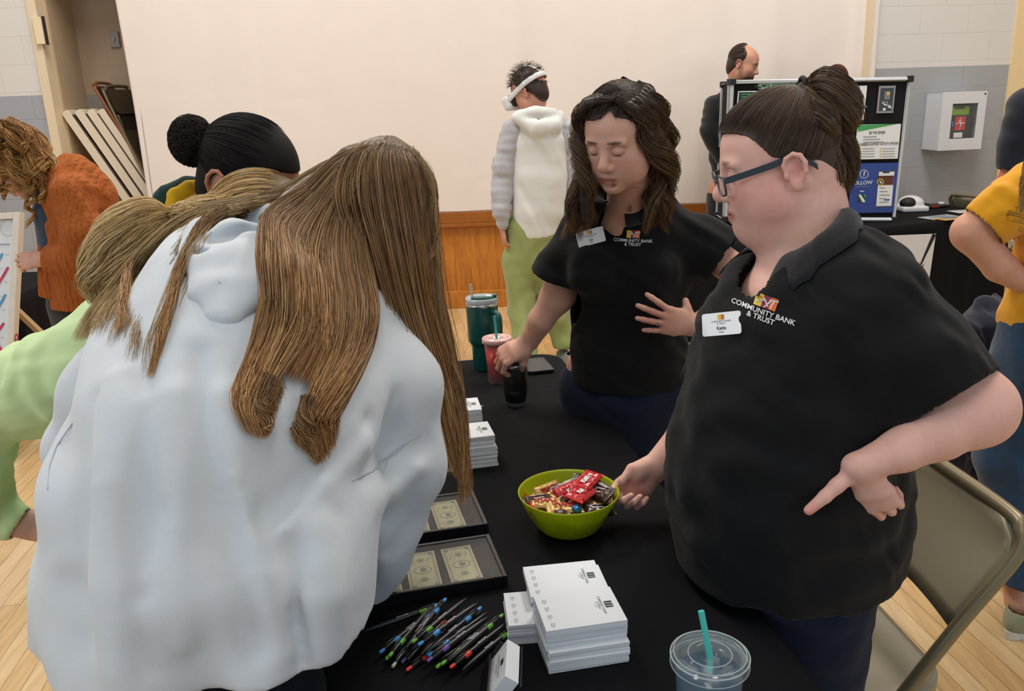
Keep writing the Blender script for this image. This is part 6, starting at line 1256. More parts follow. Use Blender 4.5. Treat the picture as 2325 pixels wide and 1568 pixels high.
# ---- girl in pale green hoodie, left of the white hoodie
PD = simple_person('girl in pale green hoodie with blonde ponytail, mostly behind the white hoodie', (-.95, 1.75)); rs = np.random.RandomState(9)
Hq = Head(P(600, 556, 1.66), (.75, .25, -.60), (.5, .3, 1), .95); skinD = '#c79a88'
wD = P(48, 1188, 1.62); hD, T4, R4, n4 = hand_prims(wD, Vector((1, .1, -.10)), (.1, -.75, .5), q=1, k=.95, curl=((55, 70, 30),)*4, thumb=((.018, .02, -.01), (.03, .045, -.03), (.02, .07, -.04)))
Vh = sdf(Hq.prims()+[loft([Hq.L(0, -.03, -.04), list(P(480, 620, 1.68))], [.05, .05], None, (0, 1, 0), .02)], .0035); Va = sdf(hD+[loft([P(-40, 1120, 1.62), wD], [.033, .026], None, (0, 1, 0), .02)], .003)
Vt = sdf([loft([list(P(450, 660, 1.68)), list(P(350, 900, 1.72)), (-.86, 1.75, .82)], [.06, .09, .10], [.05, .08, .09], (1, 0, 0), .03), loft([P(250, 800, 1.66), P(-60, 960, 1.62), P(-40, 1120, 1.62)], [.045, .04, .03], None, (0, 1, 0), .02)]+legs((Vector((-.90, 1.75, .84)), Vector((-.75, 1.78, .84))), (-.90, 1.75, .08), (-.75, 1.9, .08), .09, .05), .014)
skin_obj([Vh, Va, Vt], skinD, Hq.spots(skinD)+nailspots(n4), PD)
gd = [loftrows([row(700, 330, 520, 1.68, .07), row(740, 230, 600, 1.68, .12), row(850, 170, 560, 1.70, .15), row(1000, 150, 520, 1.72, .16), row(1180, 130, 480, 1.74, .165)], .02, .015),
      loft([P(240, 800, 1.62), P(110, 870, 1.60), P(-60, 935, 1.60)], [.095, .092, .080], None, (0, 1, 0), .04), loft([P(-70, 950, 1.60), P(-60, 1080, 1.60), P(-20, 1165, 1.62)], [.085, .070, .055], None, (0, 1, 0), .03), loft([P(-30, 1150, 1.62), P(28, 1180, 1.62)], [.050, .044], None, (0, 1, 0), .015)]
gv = sdf(gd, .006, lambda X, Y, Z: wrinkle(61, .11, .007, (1.3, 1, .8))(X, Y, Z)+wrinkle(62, .05, .002)(X, Y, Z), cut=cuts(cutp(P(50, 1188, 1.62), Vector(P(28, 1180, 1.62))-Vector(P(-30, 1150, 1.62)), P(60, 1190, 1.62), .10), cutp((0, 0, .74), (0, 0, -1)), cuttube([P(560, 560, 1.66), P(430, 690, 1.68)], .055)))
MGRN = fabric('fleece_green', '#c3dba4', .95, weave=420, wstr=.3, fold=8, fstr=.3, fdist=.016, sheen=.2); garment('hoodie', gv, MGRN, PD, .004)
jd = sdf(legs((Vector((-.90, 1.75, .84)), Vector((-.75, 1.78, .84))), (-.90, 1.75, .06), (-.75, 1.9, .06), .105, .06), .011, cut=cutp((0, 0, .06), (0, 0, -1))); garment('leggings', jd, MATS['jeans_dark'], PD); shoe((-.9, 1.8), (.6, .6), MSH2, MSOL, PD); shoe((-.75, 1.95), (.6, .6), MSH2, MSOL, PD)
bl0 = ['#b08d5a', '#cfac72', '#8c6b40', '#e0c088']; bl1 = ['#dcba80', '#eccf98', '#b8935c', '#f6e2b4']
Vk, Qk = sdf([Hq.e(0, -.018, .050, .084, .106, .096, .01), Hq.e(0, -.05, -.02, .076, .06, .085, .03)], .004); parts = [(Vk, Qk, paint(Vk, '#6b5a3c', (), .08))]
TD = P(382, 488, 1.62); tl4 = (np.array(list(TD))-Hq.o) @ Hq.R/Hq.k
cp = cap_paths(Hq, scalp(rs, 1800, [-.2, .05, .2], [.02, .05, .12], pe=0), tuple(tl4*.62), c=(0, -.018, .050), r=(.087, .109, .100), rs=rs, wob=.002); parts.append(strands(cp, .0006, pick(rs, bl0, len(cp)), n=3))
for g, w_, n in (([list(P(530, 480, 1.62)), list(P(450, 482, 1.60)), list(TD)], [.045, .03, .014], 900), ([list(TD), list(P(325, 472, 1.58)), list(P(262, 510, 1.55)), list(P(226, 580, 1.54)), list(P(216, 640, 1.54)), list(P(236, 700, 1.55))], [.012, .022, .030, .034, .032, .014], 1500), ([list(TD), list(P(340, 500, 1.58)), list(P(280, 560, 1.55)), list(P(250, 640, 1.54)), list(P(262, 720, 1.55))], [.012, .022, .028, .026, .008], 700)):
    parts.append(strands(lock(rs, g, w_, n, 24, .003), .0006, pick(rs, bl0, n), pick(rs, bl1, n), n=3, taper=.12)); q = cr(g, 12); ww = cr([(v, 0, 0) for v in w_], 12)[:, 0]*.8; Vq = sdf([loft([list(v) for v in q], np.maximum(ww, .005), None, (0, 1, 0), .01)], .005); parts.append((Vq[0], Vq[1], paint(Vq[0], '#7d6a46', (), .15)))
hair_obj('hair', parts, PD, MHAIR); MB().tube([TD+Vector((.004, 0, -.012)), TD+Vector((0, 0, .0)), TD+Vector((-.004, 0, .014))], [.013, .016, .013], 14).build('hair_tie', mat('scrunchie_green', '#16241f', .8), PD)
# ---- woman with dark bun, dark green and yellow hood
PE = simple_person('woman with black hair bun and dark green hoodie with yellow hood lining', (-.72, 1.95)); rs = np.random.RandomState(12)
He = Head((0, 0, 0), (.80, -.38, -.46), (.42, -.1, 1), 1.0); He.o = np.array(list(P(487, 424, 1.69)))-He.R @ np.array([-.086, -.006, .0]); skinE = '#a8765c'
Vh = sdf(He.prims()+[loft([He.L(0, -.03, -.04), list(P(455, 500, 1.86)), list(P(430, 560, 1.9))], [.056, .054, .06], None, (0, 1, 0), .02)], .003)
Vt = sdf([loft([list(P(425, 590, 1.9)), list(P(400, 800, 1.92)), (-.82, 1.98, .86)], [.10, .12, .13], [.08, .09, .10], (1, 0, 0), .03)]+legs((Vector((-.88, 1.98, .86)), Vector((-.72, 2.0, .86))), (-.90, 2.0, .08), (-.72, 2.05, .08), .09, .05), .014)
skin_obj([Vh, Vt], skinE, He.spots(skinE, earc='#b0624e'), PE)
ge = sdf([loftrows([row(520, 350, 520, 1.9, .07), row(560, 290, 580, 1.9, .12), row(700, 280, 560, 1.92, .15), row(900, 270, 560, 1.94, .16)], .02, .015), loft([P(520, 580, 1.86), P(640, 720, 1.78), P(700, 860, 1.74)], [.075, .07, .06], None, (0, 1, 0), .03), loft([P(300, 600, 1.92), P(280, 800, 1.95)], [.075, .065], None, (0, 1, 0), .03)], .007, wrinkle(71, .12, .005), cut=cuts(cutp((0, 0, .78), (0, 0, -1)), cuttube([P(470, 470, 1.82), P(440, 540, 1.88)], .062)))
MDG = fabric('fleece_dark_green', '#16302c', .9, weave=500, wstr=.3, fold=8, fstr=.3, fdist=.014, sheen=.1); MYL = fabric('fleece_yellow', '#cf9f12', .9, weave=500, wstr=.3, fold=8, fstr=.2, fdist=.01, sheen=.1); garment('hoodie', ge, MDG, PE, .004)
hv = sdf([loft([P(372, 500, 1.80), P(385, 455, 1.80), P(430, 438, 1.82), P(470, 428, 1.86)], [.030, .036, .034, .026], [.02, .022, .022, .02], (0, 0, 1), .012)], .004, wrinkle(72, .05, .002)); garment('hood', hv, MDG, PE, 0)
hv = sdf([loft([P(392, 480, 1.785), P(402, 450, 1.785), P(432, 434, 1.80), P(478, 424, 1.84)], [.016, .024, .022, .018], [.014, .014, .014, .014], (0, 0, 1), .01)], .0035, wrinkle(73, .04, .002)); garment('hood_lining', hv, MYL, PE, 0)
je = sdf(legs((Vector((-.88, 1.98, .86)), Vector((-.72, 2.0, .86))), (-.90, 2.0, .06), (-.72, 2.05, .06), .105, .06), .012, cut=cutp((0, 0, .06), (0, 0, -1))); garment('leggings', je, MATS['jeans_dark'], PE); shoe((-.9, 2.02), (.6, .3), MSH2, MSOL, PE); shoe((-.72, 2.08), (.6, .3), MSH2, MSOL, PE)
EZ, EY = [-.10, -.05, 0, .03, .055, .072, .080, .087, .13], [-.055, -.045, -.028, .020, .042, .058, .085, .12, .14]
Vk, Qk = sdf([He.e(0, -.006, .050, .082, .108, .095, .01), He.e(0, -.055, -.015, .062, .05, .075, .03)], .003, cut=capcut(He, EZ, EY, .001)); parts = [(Vk, Qk, paint(Vk, '#121010', (), .1))]
tb = tuple(((np.array(list(P(458, 322, 1.78)))-He.o) @ He.R)/He.k); blk = ['#141112', '#1d191a', '#272223', '#0e0c0d']
cp = cap_paths(He, scalp(rs, 3000, EZ, EY), tb, c=(0, -.004, .049), r=(.0835, .111, .097), rs=rs, wob=.0015, rj=.002); parts.append(strands(cp, .0005, pick(rs, blk, len(cp)), n=3, t0=.2))
bc = np.array(list(P(436, 320, 1.78))); Vb_, Qb_ = sdf([ell(bc, (.040, .040, .046), None, .01)], .004, wrinkle(81, .03, .004)); parts.append((Vb_, Qb_, paint(Vb_, '#161212', (), .1)))
cs = []
for i in range(900):
    d = rs.normal(size=3); d /= np.linalg.norm(d); e_ = np.cross(d, rs.normal(size=3)); e_ /= np.linalg.norm(e_); t = np.linspace(0, 1.6, 12)[:, None]; r_ = .041+.004*rs.rand()+.005*np.abs(np.sin(t*4+i)); cs.append(bc+(d*np.cos(t)+e_*np.sin(t))*np.array([.98, .98, 1.1])*r_)
parts.append(strands(np.array(cs), .0006, pick(rs, ['#1a1615', '#2a2220', '#100e0e', '#3a2c24'], 900), n=3)); hair_obj('hair', parts, PE, MFUZZ)
er = Vector(He.L(-.086, -.002, -.034)); ring_ = MB(); ring_.tube([er+Vector((0, math.cos(a)*.004, math.sin(a)*.008-.008)) for a in np.linspace(0, 2*PI, 16, endpoint=False)], .0012, 6, closed=True); ring_.build('earring', mat('gold_metal', '#c9a24a', .3, .9), PE)
# ---- woman in the orange cable-knit cardigan
PF = simple_person('woman with curly ginger hair in an orange knit cardigan, looking down at left', (-1.75, 3.3)); rs = np.random.RandomState(14); YF = 3.25
Hf = Head(P(42, 372, YF-.02), (-.72, -.1, -.70), (-.55, 0, 1), 1.0); skinF = '#c99a86'
wF = P(100, 588, YF-.12); hF, T5, R5, n5 = hand_prims(wF, Vector((-1, -.05, -.05)), (.1, -.9, .4), q=1, k=.9, curl=((35, 40, 20),)*4, thumb=((.018, .02, -.01), (.035, .05, -.015), (.03, .085, -.02)))
Vh = sdf(Hf.prims()+[loft([Hf.L(0, -.03, -.04), list(P(105, 385, YF))], [.05, .045], None, (0, 1, 0), .02)], .0045)
skin_obj([Vh, sdf(hF+[loft([P(150, 580, YF-.1), wF], [.034, .026], None, (0, 1, 0), .02)], .0035), sdf([loft([list(P(150, 440, YF)), list(P(175, 520, YF)), list(P(190, 640, YF))], [.10, .11, .12], [.09, .1, .1], (1, 0, 0), .03)]+legs((P(175, 690, YF), P(215, 690, YF)), tuple(P(175, 690, YF).xy)+(.08,), tuple(P(225, 690, YF).xy)+(.08,), .09, .05), .016)], skinF, Hf.spots(skinF), PF)
m, t, b = nt('orange_knit'); tcn = t.nodes.new('ShaderNodeTexCoord'); b.inputs['Base Color'].default_value = (*lin('#9e5219'), 1); b.inputs['Roughness'].default_value = .95; b.inputs['Sheen Weight'].default_value = .0
vo = t.nodes.new('ShaderNodeTexVoronoi'); vo.inputs['Scale'].default_value = 55; wv = t.nodes.new('ShaderNodeTexWave'); wv.inputs['Scale'].default_value = 16; wv.inputs['Distortion'].default_value = 4; wv.inputs['Detail Scale'].default_value = 2
ad = t.nodes.new('ShaderNodeMath'); ad.operation = 'ADD'; bp = t.nodes.new('ShaderNodeBump'); bp.inputs['Strength'].default_value = .7; bp.inputs['Distance'].default_value = .005
for x_ in (vo, wv): t.links.new(tcn.outputs['Object'], x_.inputs['Vector'])
t.links.new(vo.outputs['Distance'], ad.inputs[0]); t.links.new(wv.outputs['Fac'], ad.inputs[1]); t.links.new(ad.outputs[0], bp.inputs['Height']); t.links.new(bp.outputs[0], b.inputs['Normal']); MKN = m
rF = [row(388, 120, 190, YF, .06), row(415, 105, 232, YF, .11), row(450, 98, 258, YF, .13), row(520, 110, 272, YF, .14), row(600, 125, 268, YF, .15), row(700, 130, 268, YF, .15)]
gf = sdf([loftrows(rF, .02, .015), loft([P(165, 440, YF-.12), P(185, 520, YF-.15), P(170, 590, YF-.15)], [.075, .070, .062], None, (0, 1, 0), .03), loft([P(170, 590, YF-.15), P(108, 590, YF-.13)], [.058, .050], None, (0, 0, 1), .02)], .0075, wrinkle(91, .12, .008, (1.5, 1, .7)), cut=cuts(cutp(P(105, 590, YF-.13), (-1, 0, .1), P(90, 590, YF-.13), .12), cutp(P(150, 690, YF), (0, 0, -1)), cuttube([P(90, 350, YF), P(140, 410, YF)], .06)))
cg = garment('cardigan', gf, MKN, PF, .006); pn = sdf([loft([P(112, 560, YF-.1), P(112, 620, YF-.1), P(116, 672, YF-.1)], [.045, .045, .05], [.012]*3, (1, 0, 0), .01)], .005); garment('cardigan_panel', pn, MKN, PF, 0)
gs_ = sdf([loftrows([row(430, 92, 160, YF+.0, .10), row(480, 88, 170, YF, .11), row(560, 100, 190, YF, .12)], .02, .015)], .008, cut=cutp((0, 0, P(150, 580, YF).z), (0, 0, -1))); garment('shirt', gs_, fabric('tee_blue', '#2b3a4c', .9), PF)
jf = sdf([loftrows([row(640, 140, 262, YF, .13), row(700, 135, 262, YF, .13)], .02, .015)]+legs((P(172, 690, YF), P(222, 690, YF)), tuple(P(172, 690, YF).xy)+(.06,), tuple(P(228, 690, YF).xy)+(.06,), .105, .06), .012, cut=cutp((0, 0, .06), (0, 0, -1))); garment('trousers', jf, fabric('trousers_black', '#15151a', .9), PF)
for px_ in (172, 228): q = P(px_, 690, YF); shoe((q.x-.05, q.y), (-1, -.1), MSH1, MSOL, PF)
gi0 = ['#7a4f26', '#94622f', '#5e3b1c', '#ad7a3d']; gi1 = ['#b98545', '#d0a05c', '#8c5f2e', '#e0b877']
Vk, Qk = sdf([Hf.e(0, -.018, .050, .086, .106, .096, .01), Hf.e(0, -.05, -.02, .08, .06, .085, .03)], .005, wrinkle(4, .03, .003)); parts = [(Vk, Qk, paint(Vk, '#7a5026', (), .25))]
def curl2(g, w_, n, amp, freq, S=24, r=.0012, c0=gi0, c1=gi1, tp=.15):
    base = cr(g, S); t = np.linspace(0, 1, S); ph = rs.uniform(0, 6.28); base = base+np.stack([np.sin(ph+t*freq*6.28), np.cos(ph+t*freq*6), .5*np.sin(ph+2+t*freq*5)], 1)*(amp*np.clip(t*2, .1, 1))[:, None]; return strands(lock(rs, base, w_, n, S, .002, 3), r, pick(rs, c0, n), pick(rs, c1, n), n=3, taper=tp)
for i in range(60):
    s0 = Hf.L(rs.uniform(-.06, .06), rs.uniform(-.10, .05), .13); a_ = P(rs.uniform(-20, 110), rs.uniform(330, 400), YF+rs.uniform(-.12, .02)); e_ = P(rs.uniform(-10, 125) if i % 3 else rs.uniform(60, 140), rs.uniform(390, 450), YF+rs.uniform(-.14, .0)); parts.append(curl2([list(s0), list(Vector(s0).lerp(a_, .5)+Vector((0, -.03, .05))), list(a_), list(e_)], [.006, .016, .018, .008], 45, .014, rs.uniform(1.5, 3)))
for g in ([(70, 400), (60, 440), (72, 480), (64, 520)], [(80, 400), (75, 450), (62, 475)], [(10, 400), (0, 430), (20, 450)], [(95, 400), (98, 440), (90, 465)]): parts.append(curl2([list(P(x, y, YF-.12)) for x, y in g], [.008, .008, .006, .004][:len(g)], 30, .012, 2))
hair_obj('hair', parts, PF, MHAIR)
# ---- boy with the headset
YG = 5.15; PB_ = simple_person('boy in white and grey hoodie and green trousers wearing a white headset', (.15, YG)); rs = np.random.RandomState(15)
Hb = Head(P(1206, 212, YG-.02), (-.72, .45, -.42), (-.2, .1, 1), 1.0); skinB = '#c8917b'
wB = P(1140, 520, YG-.05); hB, T6, R6, n6 = hand_prims(wB, Vector((.15, 0, -1)), (-.9, -.2, 0), q=1, k=.95, curl=((30, 30, 20),)*4)
skin_obj([sdf(Hb.prims()+[loft([Hb.L(0, -.03, -.04), list(P(1215, 270, YG))], [.052, .055], None, (1, 0, 0), .02)], .0055), sdf(hB, .005), sdf([loftrows([row(300, 1180, 1260, YG, .09), row(400, 1170, 1270, YG, .10), row(520, 1165, 1265, YG, .11)])], .02)], skinB, Hb.spots(skinB), PB_)
MHW = fabric('hoodie_white', '#d9dad6', .95, weave=300, fold=6, fstr=.3, fdist=.02); MHG = fabric('hoodie_grey', '#b3b3b8', .95, weave=300, fold=6, fstr=.3, fdist=.02)
gb = sdf([loftrows([row(262, 1185, 1250, YG, .07), row(285, 1165, 1278, YG, .11), row(320, 1158, 1292, YG, .13), row(400, 1160, 1290, YG, .135), row(480, 1162, 1280, YG, .14), row(560, 1168, 1262, YG, .13)], .02, .02), loft([P(1175, 268, YG-.09), P(1215, 292, YG-.14), P(1262, 286, YG-.1), P(1270, 262, YG-.02)], [.03, .05, .045, .03], [.04, .035, .035, .03], (0, 0, 1), .02), loft([P(1180, 262, YG-.1), P(1215, 255, YG-.11), P(1255, 258, YG-.06)], [.03, .035, .03], None, (0, 0, 1), .015)], .010, wrinkle(16, .16, .008, (1.4, 1, .6)), cut=cuts(cutp(P(1200, 538, YG), (.1, 0, -1)), cuttube([P(1205, 225, YG-.01), P(1212, 262, YG)], .062)))
gb_ = garment('hoodie', gb, MHW, PB_, .006)
slv = sdf([loft([P(1168, 300, YG), P(1146, 380, YG+.0), P(1140, 440, YG-.02)], [.085, .076, .066], None, (0, 1, 0), .03), loft([P(1140, 440, YG-.02), P(1138, 480, YG-.05), P(1142, 506, YG-.05)], [.066, .055, .042], None, (0, 1, 0), .03), loft([P(1282, 300, YG), P(1300, 400, YG+.02), P(1292, 500, YG+.0)], [.080, .066, .045], None, (0, 1, 0), .03)], .010, wrinkle(17, .12, .007, (1, 1, 1.6))); garment('sleeves', slv, MHG, PB_, 0)
MTR = fabric('trousers_green', '#8f9a5f', .9, weave=300, fold=6, fstr=.3, fdist=.02); Lf, Rf = G(1205, 850), G(1285, 832)
tr = sdf([loftrows([row(520, 1150, 1268, YG, .13), row(590, 1146, 1270, YG, .13)], .02, .02), loft([P(1180, 600, YG), P(1185, 700, YG-.05), (Lf.x-.02, Lf.y+.05, .10)], [.11, .085, .07], None, (0, 1, 0), .03), loft([P(1238, 600, YG), P(1262, 700, YG), (Rf.x, Rf.y+.1, .10)], [.11, .085, .07], None, (0, 1, 0), .03)], .011, wrinkle(18, .14, .008), cut=cutp((0, 0, .10), (0, 0, -1))); garment('trousers', tr, MTR, PB_)
MSG = fabric('shoe_grey_green', '#7d8580', .8); shoe((Lf.x, Lf.y), (-.5, .85), MSG, MSOL, PB_, L=.29); shoe((Rf.x+.02, Rf.y+.05), (-.3, .9), MSG, mat('sole_tan', '#b89b5a', .6), PB_, L=.29)
BZ, BY = [-.10, -.03, 0, .03, .055, .075, .10, .13], [-.055, -.045, -.022, .030, .050, .066, .085, .095]
Vk, Qk = sdf([Hb.e(0, -.010, .052, .082, .102, .098, .01), Hb.e(0, -.055, -.015, .066, .05, .07, .03)], .005, cut=capcut(Hb, BZ, BY, .0)); parts = [(Vk, Qk, paint(Vk, '#33231c', (), .15))]
st = scalp(rs, 700, BZ, BY, pe=0); c_ = np.array((0, -.008, .05)); pa = []
for s0 in st:
    s0 = np.array(s0); n_ = unit(s0-c_); ln = .012+.030*max(0, s0[2]-.04)/.09; dirn = unit(n_+rs.normal(0, .35, 3)+np.array([0, .25, -.2])); pa.append([Hb.L(*s0), Hb.L(*(s0+n_*ln*.5)), Hb.L(*(s0+dirn*ln*1.25))])
parts.append(strands(np.array([cr(p, 6) for p in pa]), .0016, pick(rs, ['#33241c', '#463227', '#271b16'], 700), n=3, taper=.7)); hair_obj('hair', parts, PB_, MHAIR)
e = empty('vr_headset', P(1165, 212, YG), 0, 'white virtual reality headset strapped on the boy\'s head', 'headset'); MHS = mat('headset_white', '#d9d9da', .35, coat=.3); MHK = mat('headset_black', '#1b1b1e', .6)
v_ = sdf([rbox(Hb.L(0, .135, .010), (.085, .030, .042), Hb.R, .022, .01)], .005); npmesh('visor', v_[0], v_[1], MHS, e); v_ = sdf([rbox(Hb.L(0, .105, .012), (.072, .022, .036), Hb.R, .015, .01)], .005); npmesh('face_pad', v_[0], v_[1], MHK, e)
for nm, pts_, rr in (('strap', [(-.080, .11, .02), (-.088, .04, .035), (-.086, -.04, .05), (-.05, -.11, .058), (0, -.128, .060), (.05, -.11, .058), (.086, -.04, .05), (.088, .04, .035), (.080, .11, .02)], .016), ('top_strap', [(0, .12, .045), (0, .09, .12), (0, .02, .158), (0, -.06, .142), (0, -.125, .062)], .010)):
    q = [Hb.L(*p) for p in pts_]; v_ = sdf([loft([list(x) for x in cr(q, 14)], [rr]*14, [.006]*14, [Hb.R[:, 2] if nm == 'strap' else Hb.R[:, 0]]*14, .004)], .004); npmesh(nm, v_[0], v_[1], MHS, e)
# ================================================================= display board on the far table
YB2 = 5.70
def bp(px, py, off=0.0): return P(px, py, YB2-off)
MAL = mat('aluminium', '#c3c8cc', .35, .15); MFELT = mat('felt_black', '#0d0e11', .95); MCAP = mat('corner_black', '#1c1d20', .5)
e = empty('display_board', bp(1850, 497), 0, 'three-panel display board with aluminium frame and posters on the far table', 'display board')
def panel(cs, name, e):
    c = [Vector(v) for v in cs]; bk = Vector((0, .012, 0)); MB().add(c+[v+bk for v in c], [(0, 1, 2, 3), (7, 6, 5, 4), (0, 4, 5, 1), (1, 5, 6, 2), (2, 6, 7, 3), (3, 7, 4, 0)]).build(name, MFELT, e)
    f = MB(); f.tube([v-Vector((0, .008, 0)) for v in c], .019, 4, closed=True, sm=False)
    o = f.build('frame', MAL, e)
    for v in c: MB().box(v-Vector((0, .010, 0)), (.04, .04, .04), bev=.004).build('corner_cap', MCAP, o)
panel((bp(1662, 186), bp(2064, 179), bp(2028, 498), bp(1648, 497)), 'main_panel', e)
wb_ = [P(1641, 192, 6.0), P(1657, 186, 5.74), P(1644, 497, 5.74), P(1628, 487, 6.0)]; panel(wb_, 'side_panel', e)
PW = mat('poster_white', '#dfe2e2', .35, coat=.3); PG_ = mat('poster_green', '#3c9a4e', .35, coat=.3); PDG = mat('poster_dark_green', '#1f3a33', .35, coat=.3); PGL = mat('poster_pale_green', '#9cc9aa', .4); PBL = mat('poster_blue', '#27438f', .3, coat=.4); PSK = mat('poster_sky', '#7d9ac8', .3); PYE = mat('poster_yellow', '#d3a72c', .4); PTX = mat('poster_text', '#767c80', .6); PTD = mat('poster_ink', '#3c4348', .6); PTAN = mat('poster_tan', '#d8b45c', .5); PBR = mat('poster_brown', '#5a2f24', .5); PMID = mat('poster_grey', '#8c9096', .4)
PALL = [PW, PG_, PDG, PGL, PBL, PSK, PYE, PTX, PTD, PTAN, PBR, PMID]
class Pos:
    def __init__(s): s.mb = MB(); s.o = .014
    def q(s, pts, mi, d=0): s.mb.add([bp(x, y, s.o+d) for x, y in pts], [tuple(range(len(pts)))[::-1]], mi); return s
    def r(s, x0, y0, x1, y1, mi, d=0, sl=-.02, vx=-.10):
        f = lambda x, y: (x+vx*(y-y0), y+sl*(x-x0)); return s.q([f(x0, y0), f(x1, y0), f(x1, y1), f(x0, y1)], mi, d)
    def t(s, tx, px, py, hpx, mi, d=.003, sx=1.0):
        o_ = bp(px, py, s.o+d); sz = hpx*1.35*YB2/F_PX; M = frame_M(o_, (1, 0, .0), (0, 0, 1)); mbtext(s.mb, tx, sz, M, mi, .0004, sx=sx); return s
    def go(s, name='poster', lab=None):
        o = s.mb.build(name, PALL, e); 
        if lab: o['label'] = lab
Pos().r(1722, 190, 1807, 202, 3).r(1722, 196, 1728, 201, 2, .001).t('ALUMNI ASSOCIATION', 1764, 194, 7, 2).go(lab='pale green banner')
p = Pos(); p.r(1676, 207, 1768, 292, 0).q([(1678, 209), (1744, 208), (1674, 254)], 2, .001)
for i in range(5): p.r(1684, 213+i*6, 1728-i*8, 215+i*6, 1, .002)
for i in range(4): p.r(1684+4*i, 262+i*7, 1752, 264+i*7, 7, .002)
p.go(lab='white poster with dark green corner')
p = Pos(); p.r(1777, 209, 1842, 290, 6).r(1784, 216, 1836, 240, 0, .001); p.go(lab='yellow poster')
p = Pos(); p.r(1880, 196, 1969, 274, 0).q([(1890, 197), (1914, 196), (1900, 206)], 8, .001).t('BE THE SPARK', 1936, 209, 5, 7)
for i in range(5): p.r(1918, 217+i*7, 1948+(i % 3)*6, 218.2+i*7, 7, .002)
p.t('CHANGE A LIFE', 1944, 243, 5, 7)
for i in range(3): p.r(1912, 253+i*6, 1955, 254+i*6, 7, .002)
p.go(lab='white poster with fine grey lines')
p = Pos(); p.r(1996, 195, 2034, 257, 11).r(2000, 200, 2030, 252, 8, .001).r(2009, 207, 2022, 226, 7, .002).r(2014, 209, 2020, 216, 9, .003)
for i in range(7): p.r(2002+(i*5) % 22, 230+(i*3) % 18, 2008+(i*5) % 22, 236+(i*3) % 18, 0 if i % 2 else 11, .003)
p.go('photo_print', 'small dark photograph in a clear sleeve')
p = Pos(); p.r(1906, 280, 1934, 362, 5).r(1906, 330, 1934, 362, 7, .001); p.go(lab='blue sky photograph sliver')
p = Pos(); p.r(1947, 283, 2046, 362, 0).q([(1948, 284), (2038, 281), (1947, 299)], 1, .001).t('BE THE SPARK', 1992, 301, 6, 8, sx=.7)
for i in range(3): p.r(1960, 310+i*6, 1990+i*8, 311.5+i*6, 7, .002)
p.t('VIEW CAREERS & SUPPORT ACTIVITY OPTIONS', 1990, 327, 5.5, 8, sx=.62)
for i in range(4):
    for x0 in (1952, 1998): p.r(x0, 336+i*6, x0+3, 339+i*6, 9, .002).r(x0+5, 337+i*6, x0+34, 338.2+i*6, 7, .002)
p.go(lab='white poster with green corner stripe')
p = Pos(); p.r(1936, 371, 2040, 484, 4); p.r(1995, 388, 2032, 470, 8, .001, vx=-.09).r(1996, 390, 2031, 468, 0, .002, vx=-.09).r(2005, 388, 2020, 393, 8, .003).r(1995, 399, 2030, 420, 10, .003)
def pdisc(p, cx, cy, r, mi, d, r0=0):
    n = 20; a = [(cx+r*math.cos(2*PI*i/n), cy+r*math.sin(2*PI*i/n)) for i in range(n)]
    if r0:
        b_ = [(cx+(r-r0)*math.cos(2*PI*i/n), cy+(r-r0)*math.sin(2*PI*i/n)) for i in range(n)]
        for i in range(n): p.q([a[i], a[(i+1) % n], b_[(i+1) % n], b_[i]], mi, d)
    else: p.q(a, mi, d)
pdisc(p, 1999, 413, 8, 6, .004); pdisc(p, 1999, 413, 5.5, 2, .005); p.q([(1996, 410), (1999, 410), (2003, 415), (2000, 417)], 0, .006)
pdisc(p, 1962, 395, 10, 0, .002, 1.2); p.t('f', 1962, 395, 12, 0, .003); p.t('FOLLOW', 1957, 415, 8.5, 0, .003)
p.r(1940, 423, 1975, 424.5, 7, .002).r(1953, 433, 1962, 435, 0, .002)
p.r(1948, 441, 1966, 459, 2, .002).q([(1949, 442), (1954, 441), (1964, 455), (1964, 459), (1958, 459)], 0, .003).q([(1960, 441), (1966, 441), (1966, 452)], 1, .003)
for i in range(5): p.r(1997, 426+i*8, 2010+(i*5) % 14, 427.5+i*8, 7, .003)
p.r(2008, 452, 2020, 455, 4, .003); p.go(lab='blue poster reading FOLLOW with a phone picture')
# small things on the far table
def ont(px, py, dz=.0): return G(px, py, .744+dz)
c = ont(2066, 478); e2_ = empty('scanner', c, 0, 'white rounded device with black opening beside the display board', 'device')
v_ = sdf([ell(c+Vector((.01, .02, .055)), (.085, .10, .055), None, .01), rbox(c+Vector((0, 0, .02)), (.095, .10, .02), None, .012, .02)], .005); npmesh('housing', v_[0], v_[1], MHS, e2_)
v_ = sdf([ell(c+Vector((-.035, -.035, .060)), (.058, .055, .042), None, .01)], .005); npmesh('opening', v_[0], v_[1], MHK, e2_)
for k, (x0, y0, x1, y1, col, lab) in enumerate(((2098, 486, 2170, 500, '#b9c3cc', 'glossy pale blue flyer near the front edge of the far table'), (2122, 492, 2195, 500, '#d0a24e', 'yellow-edged flyer overlapping the pale blue one'), (2176, 474, 2206, 488, '#dcdcdc', 'white sheet of paper on the far table by the yellow shirt'))):
    a, b_ = ont(x0, y1), ont(x1, y0); mb = MB(); mb.box(((a.x+b_.x)/2, (a.y+b_.y)/2, .7452+.0016*k), (abs(b_.x-a.x)*.8, .14, .0012), R=Matrix.Rotation(.35-.1*k, 3, 'Z')); mb.box(((a.x+b_.x)/2, (a.y+b_.y)/2+.02, .7461+.0016*k), (abs(b_.x-a.x)*.5, .06, .0006), R=Matrix.Rotation(.35-.1*k, 3, 'Z'), mi=1)
    tag(mb.build('flyer', [mat('flyer_%d' % k, col, .3), mat('flyer_pic_%d' % k, ('#6d8fb0', '#5a7fa0', '#bdbdbd')[k], .3)]), lab, 'flyer', 'papers on the far table')
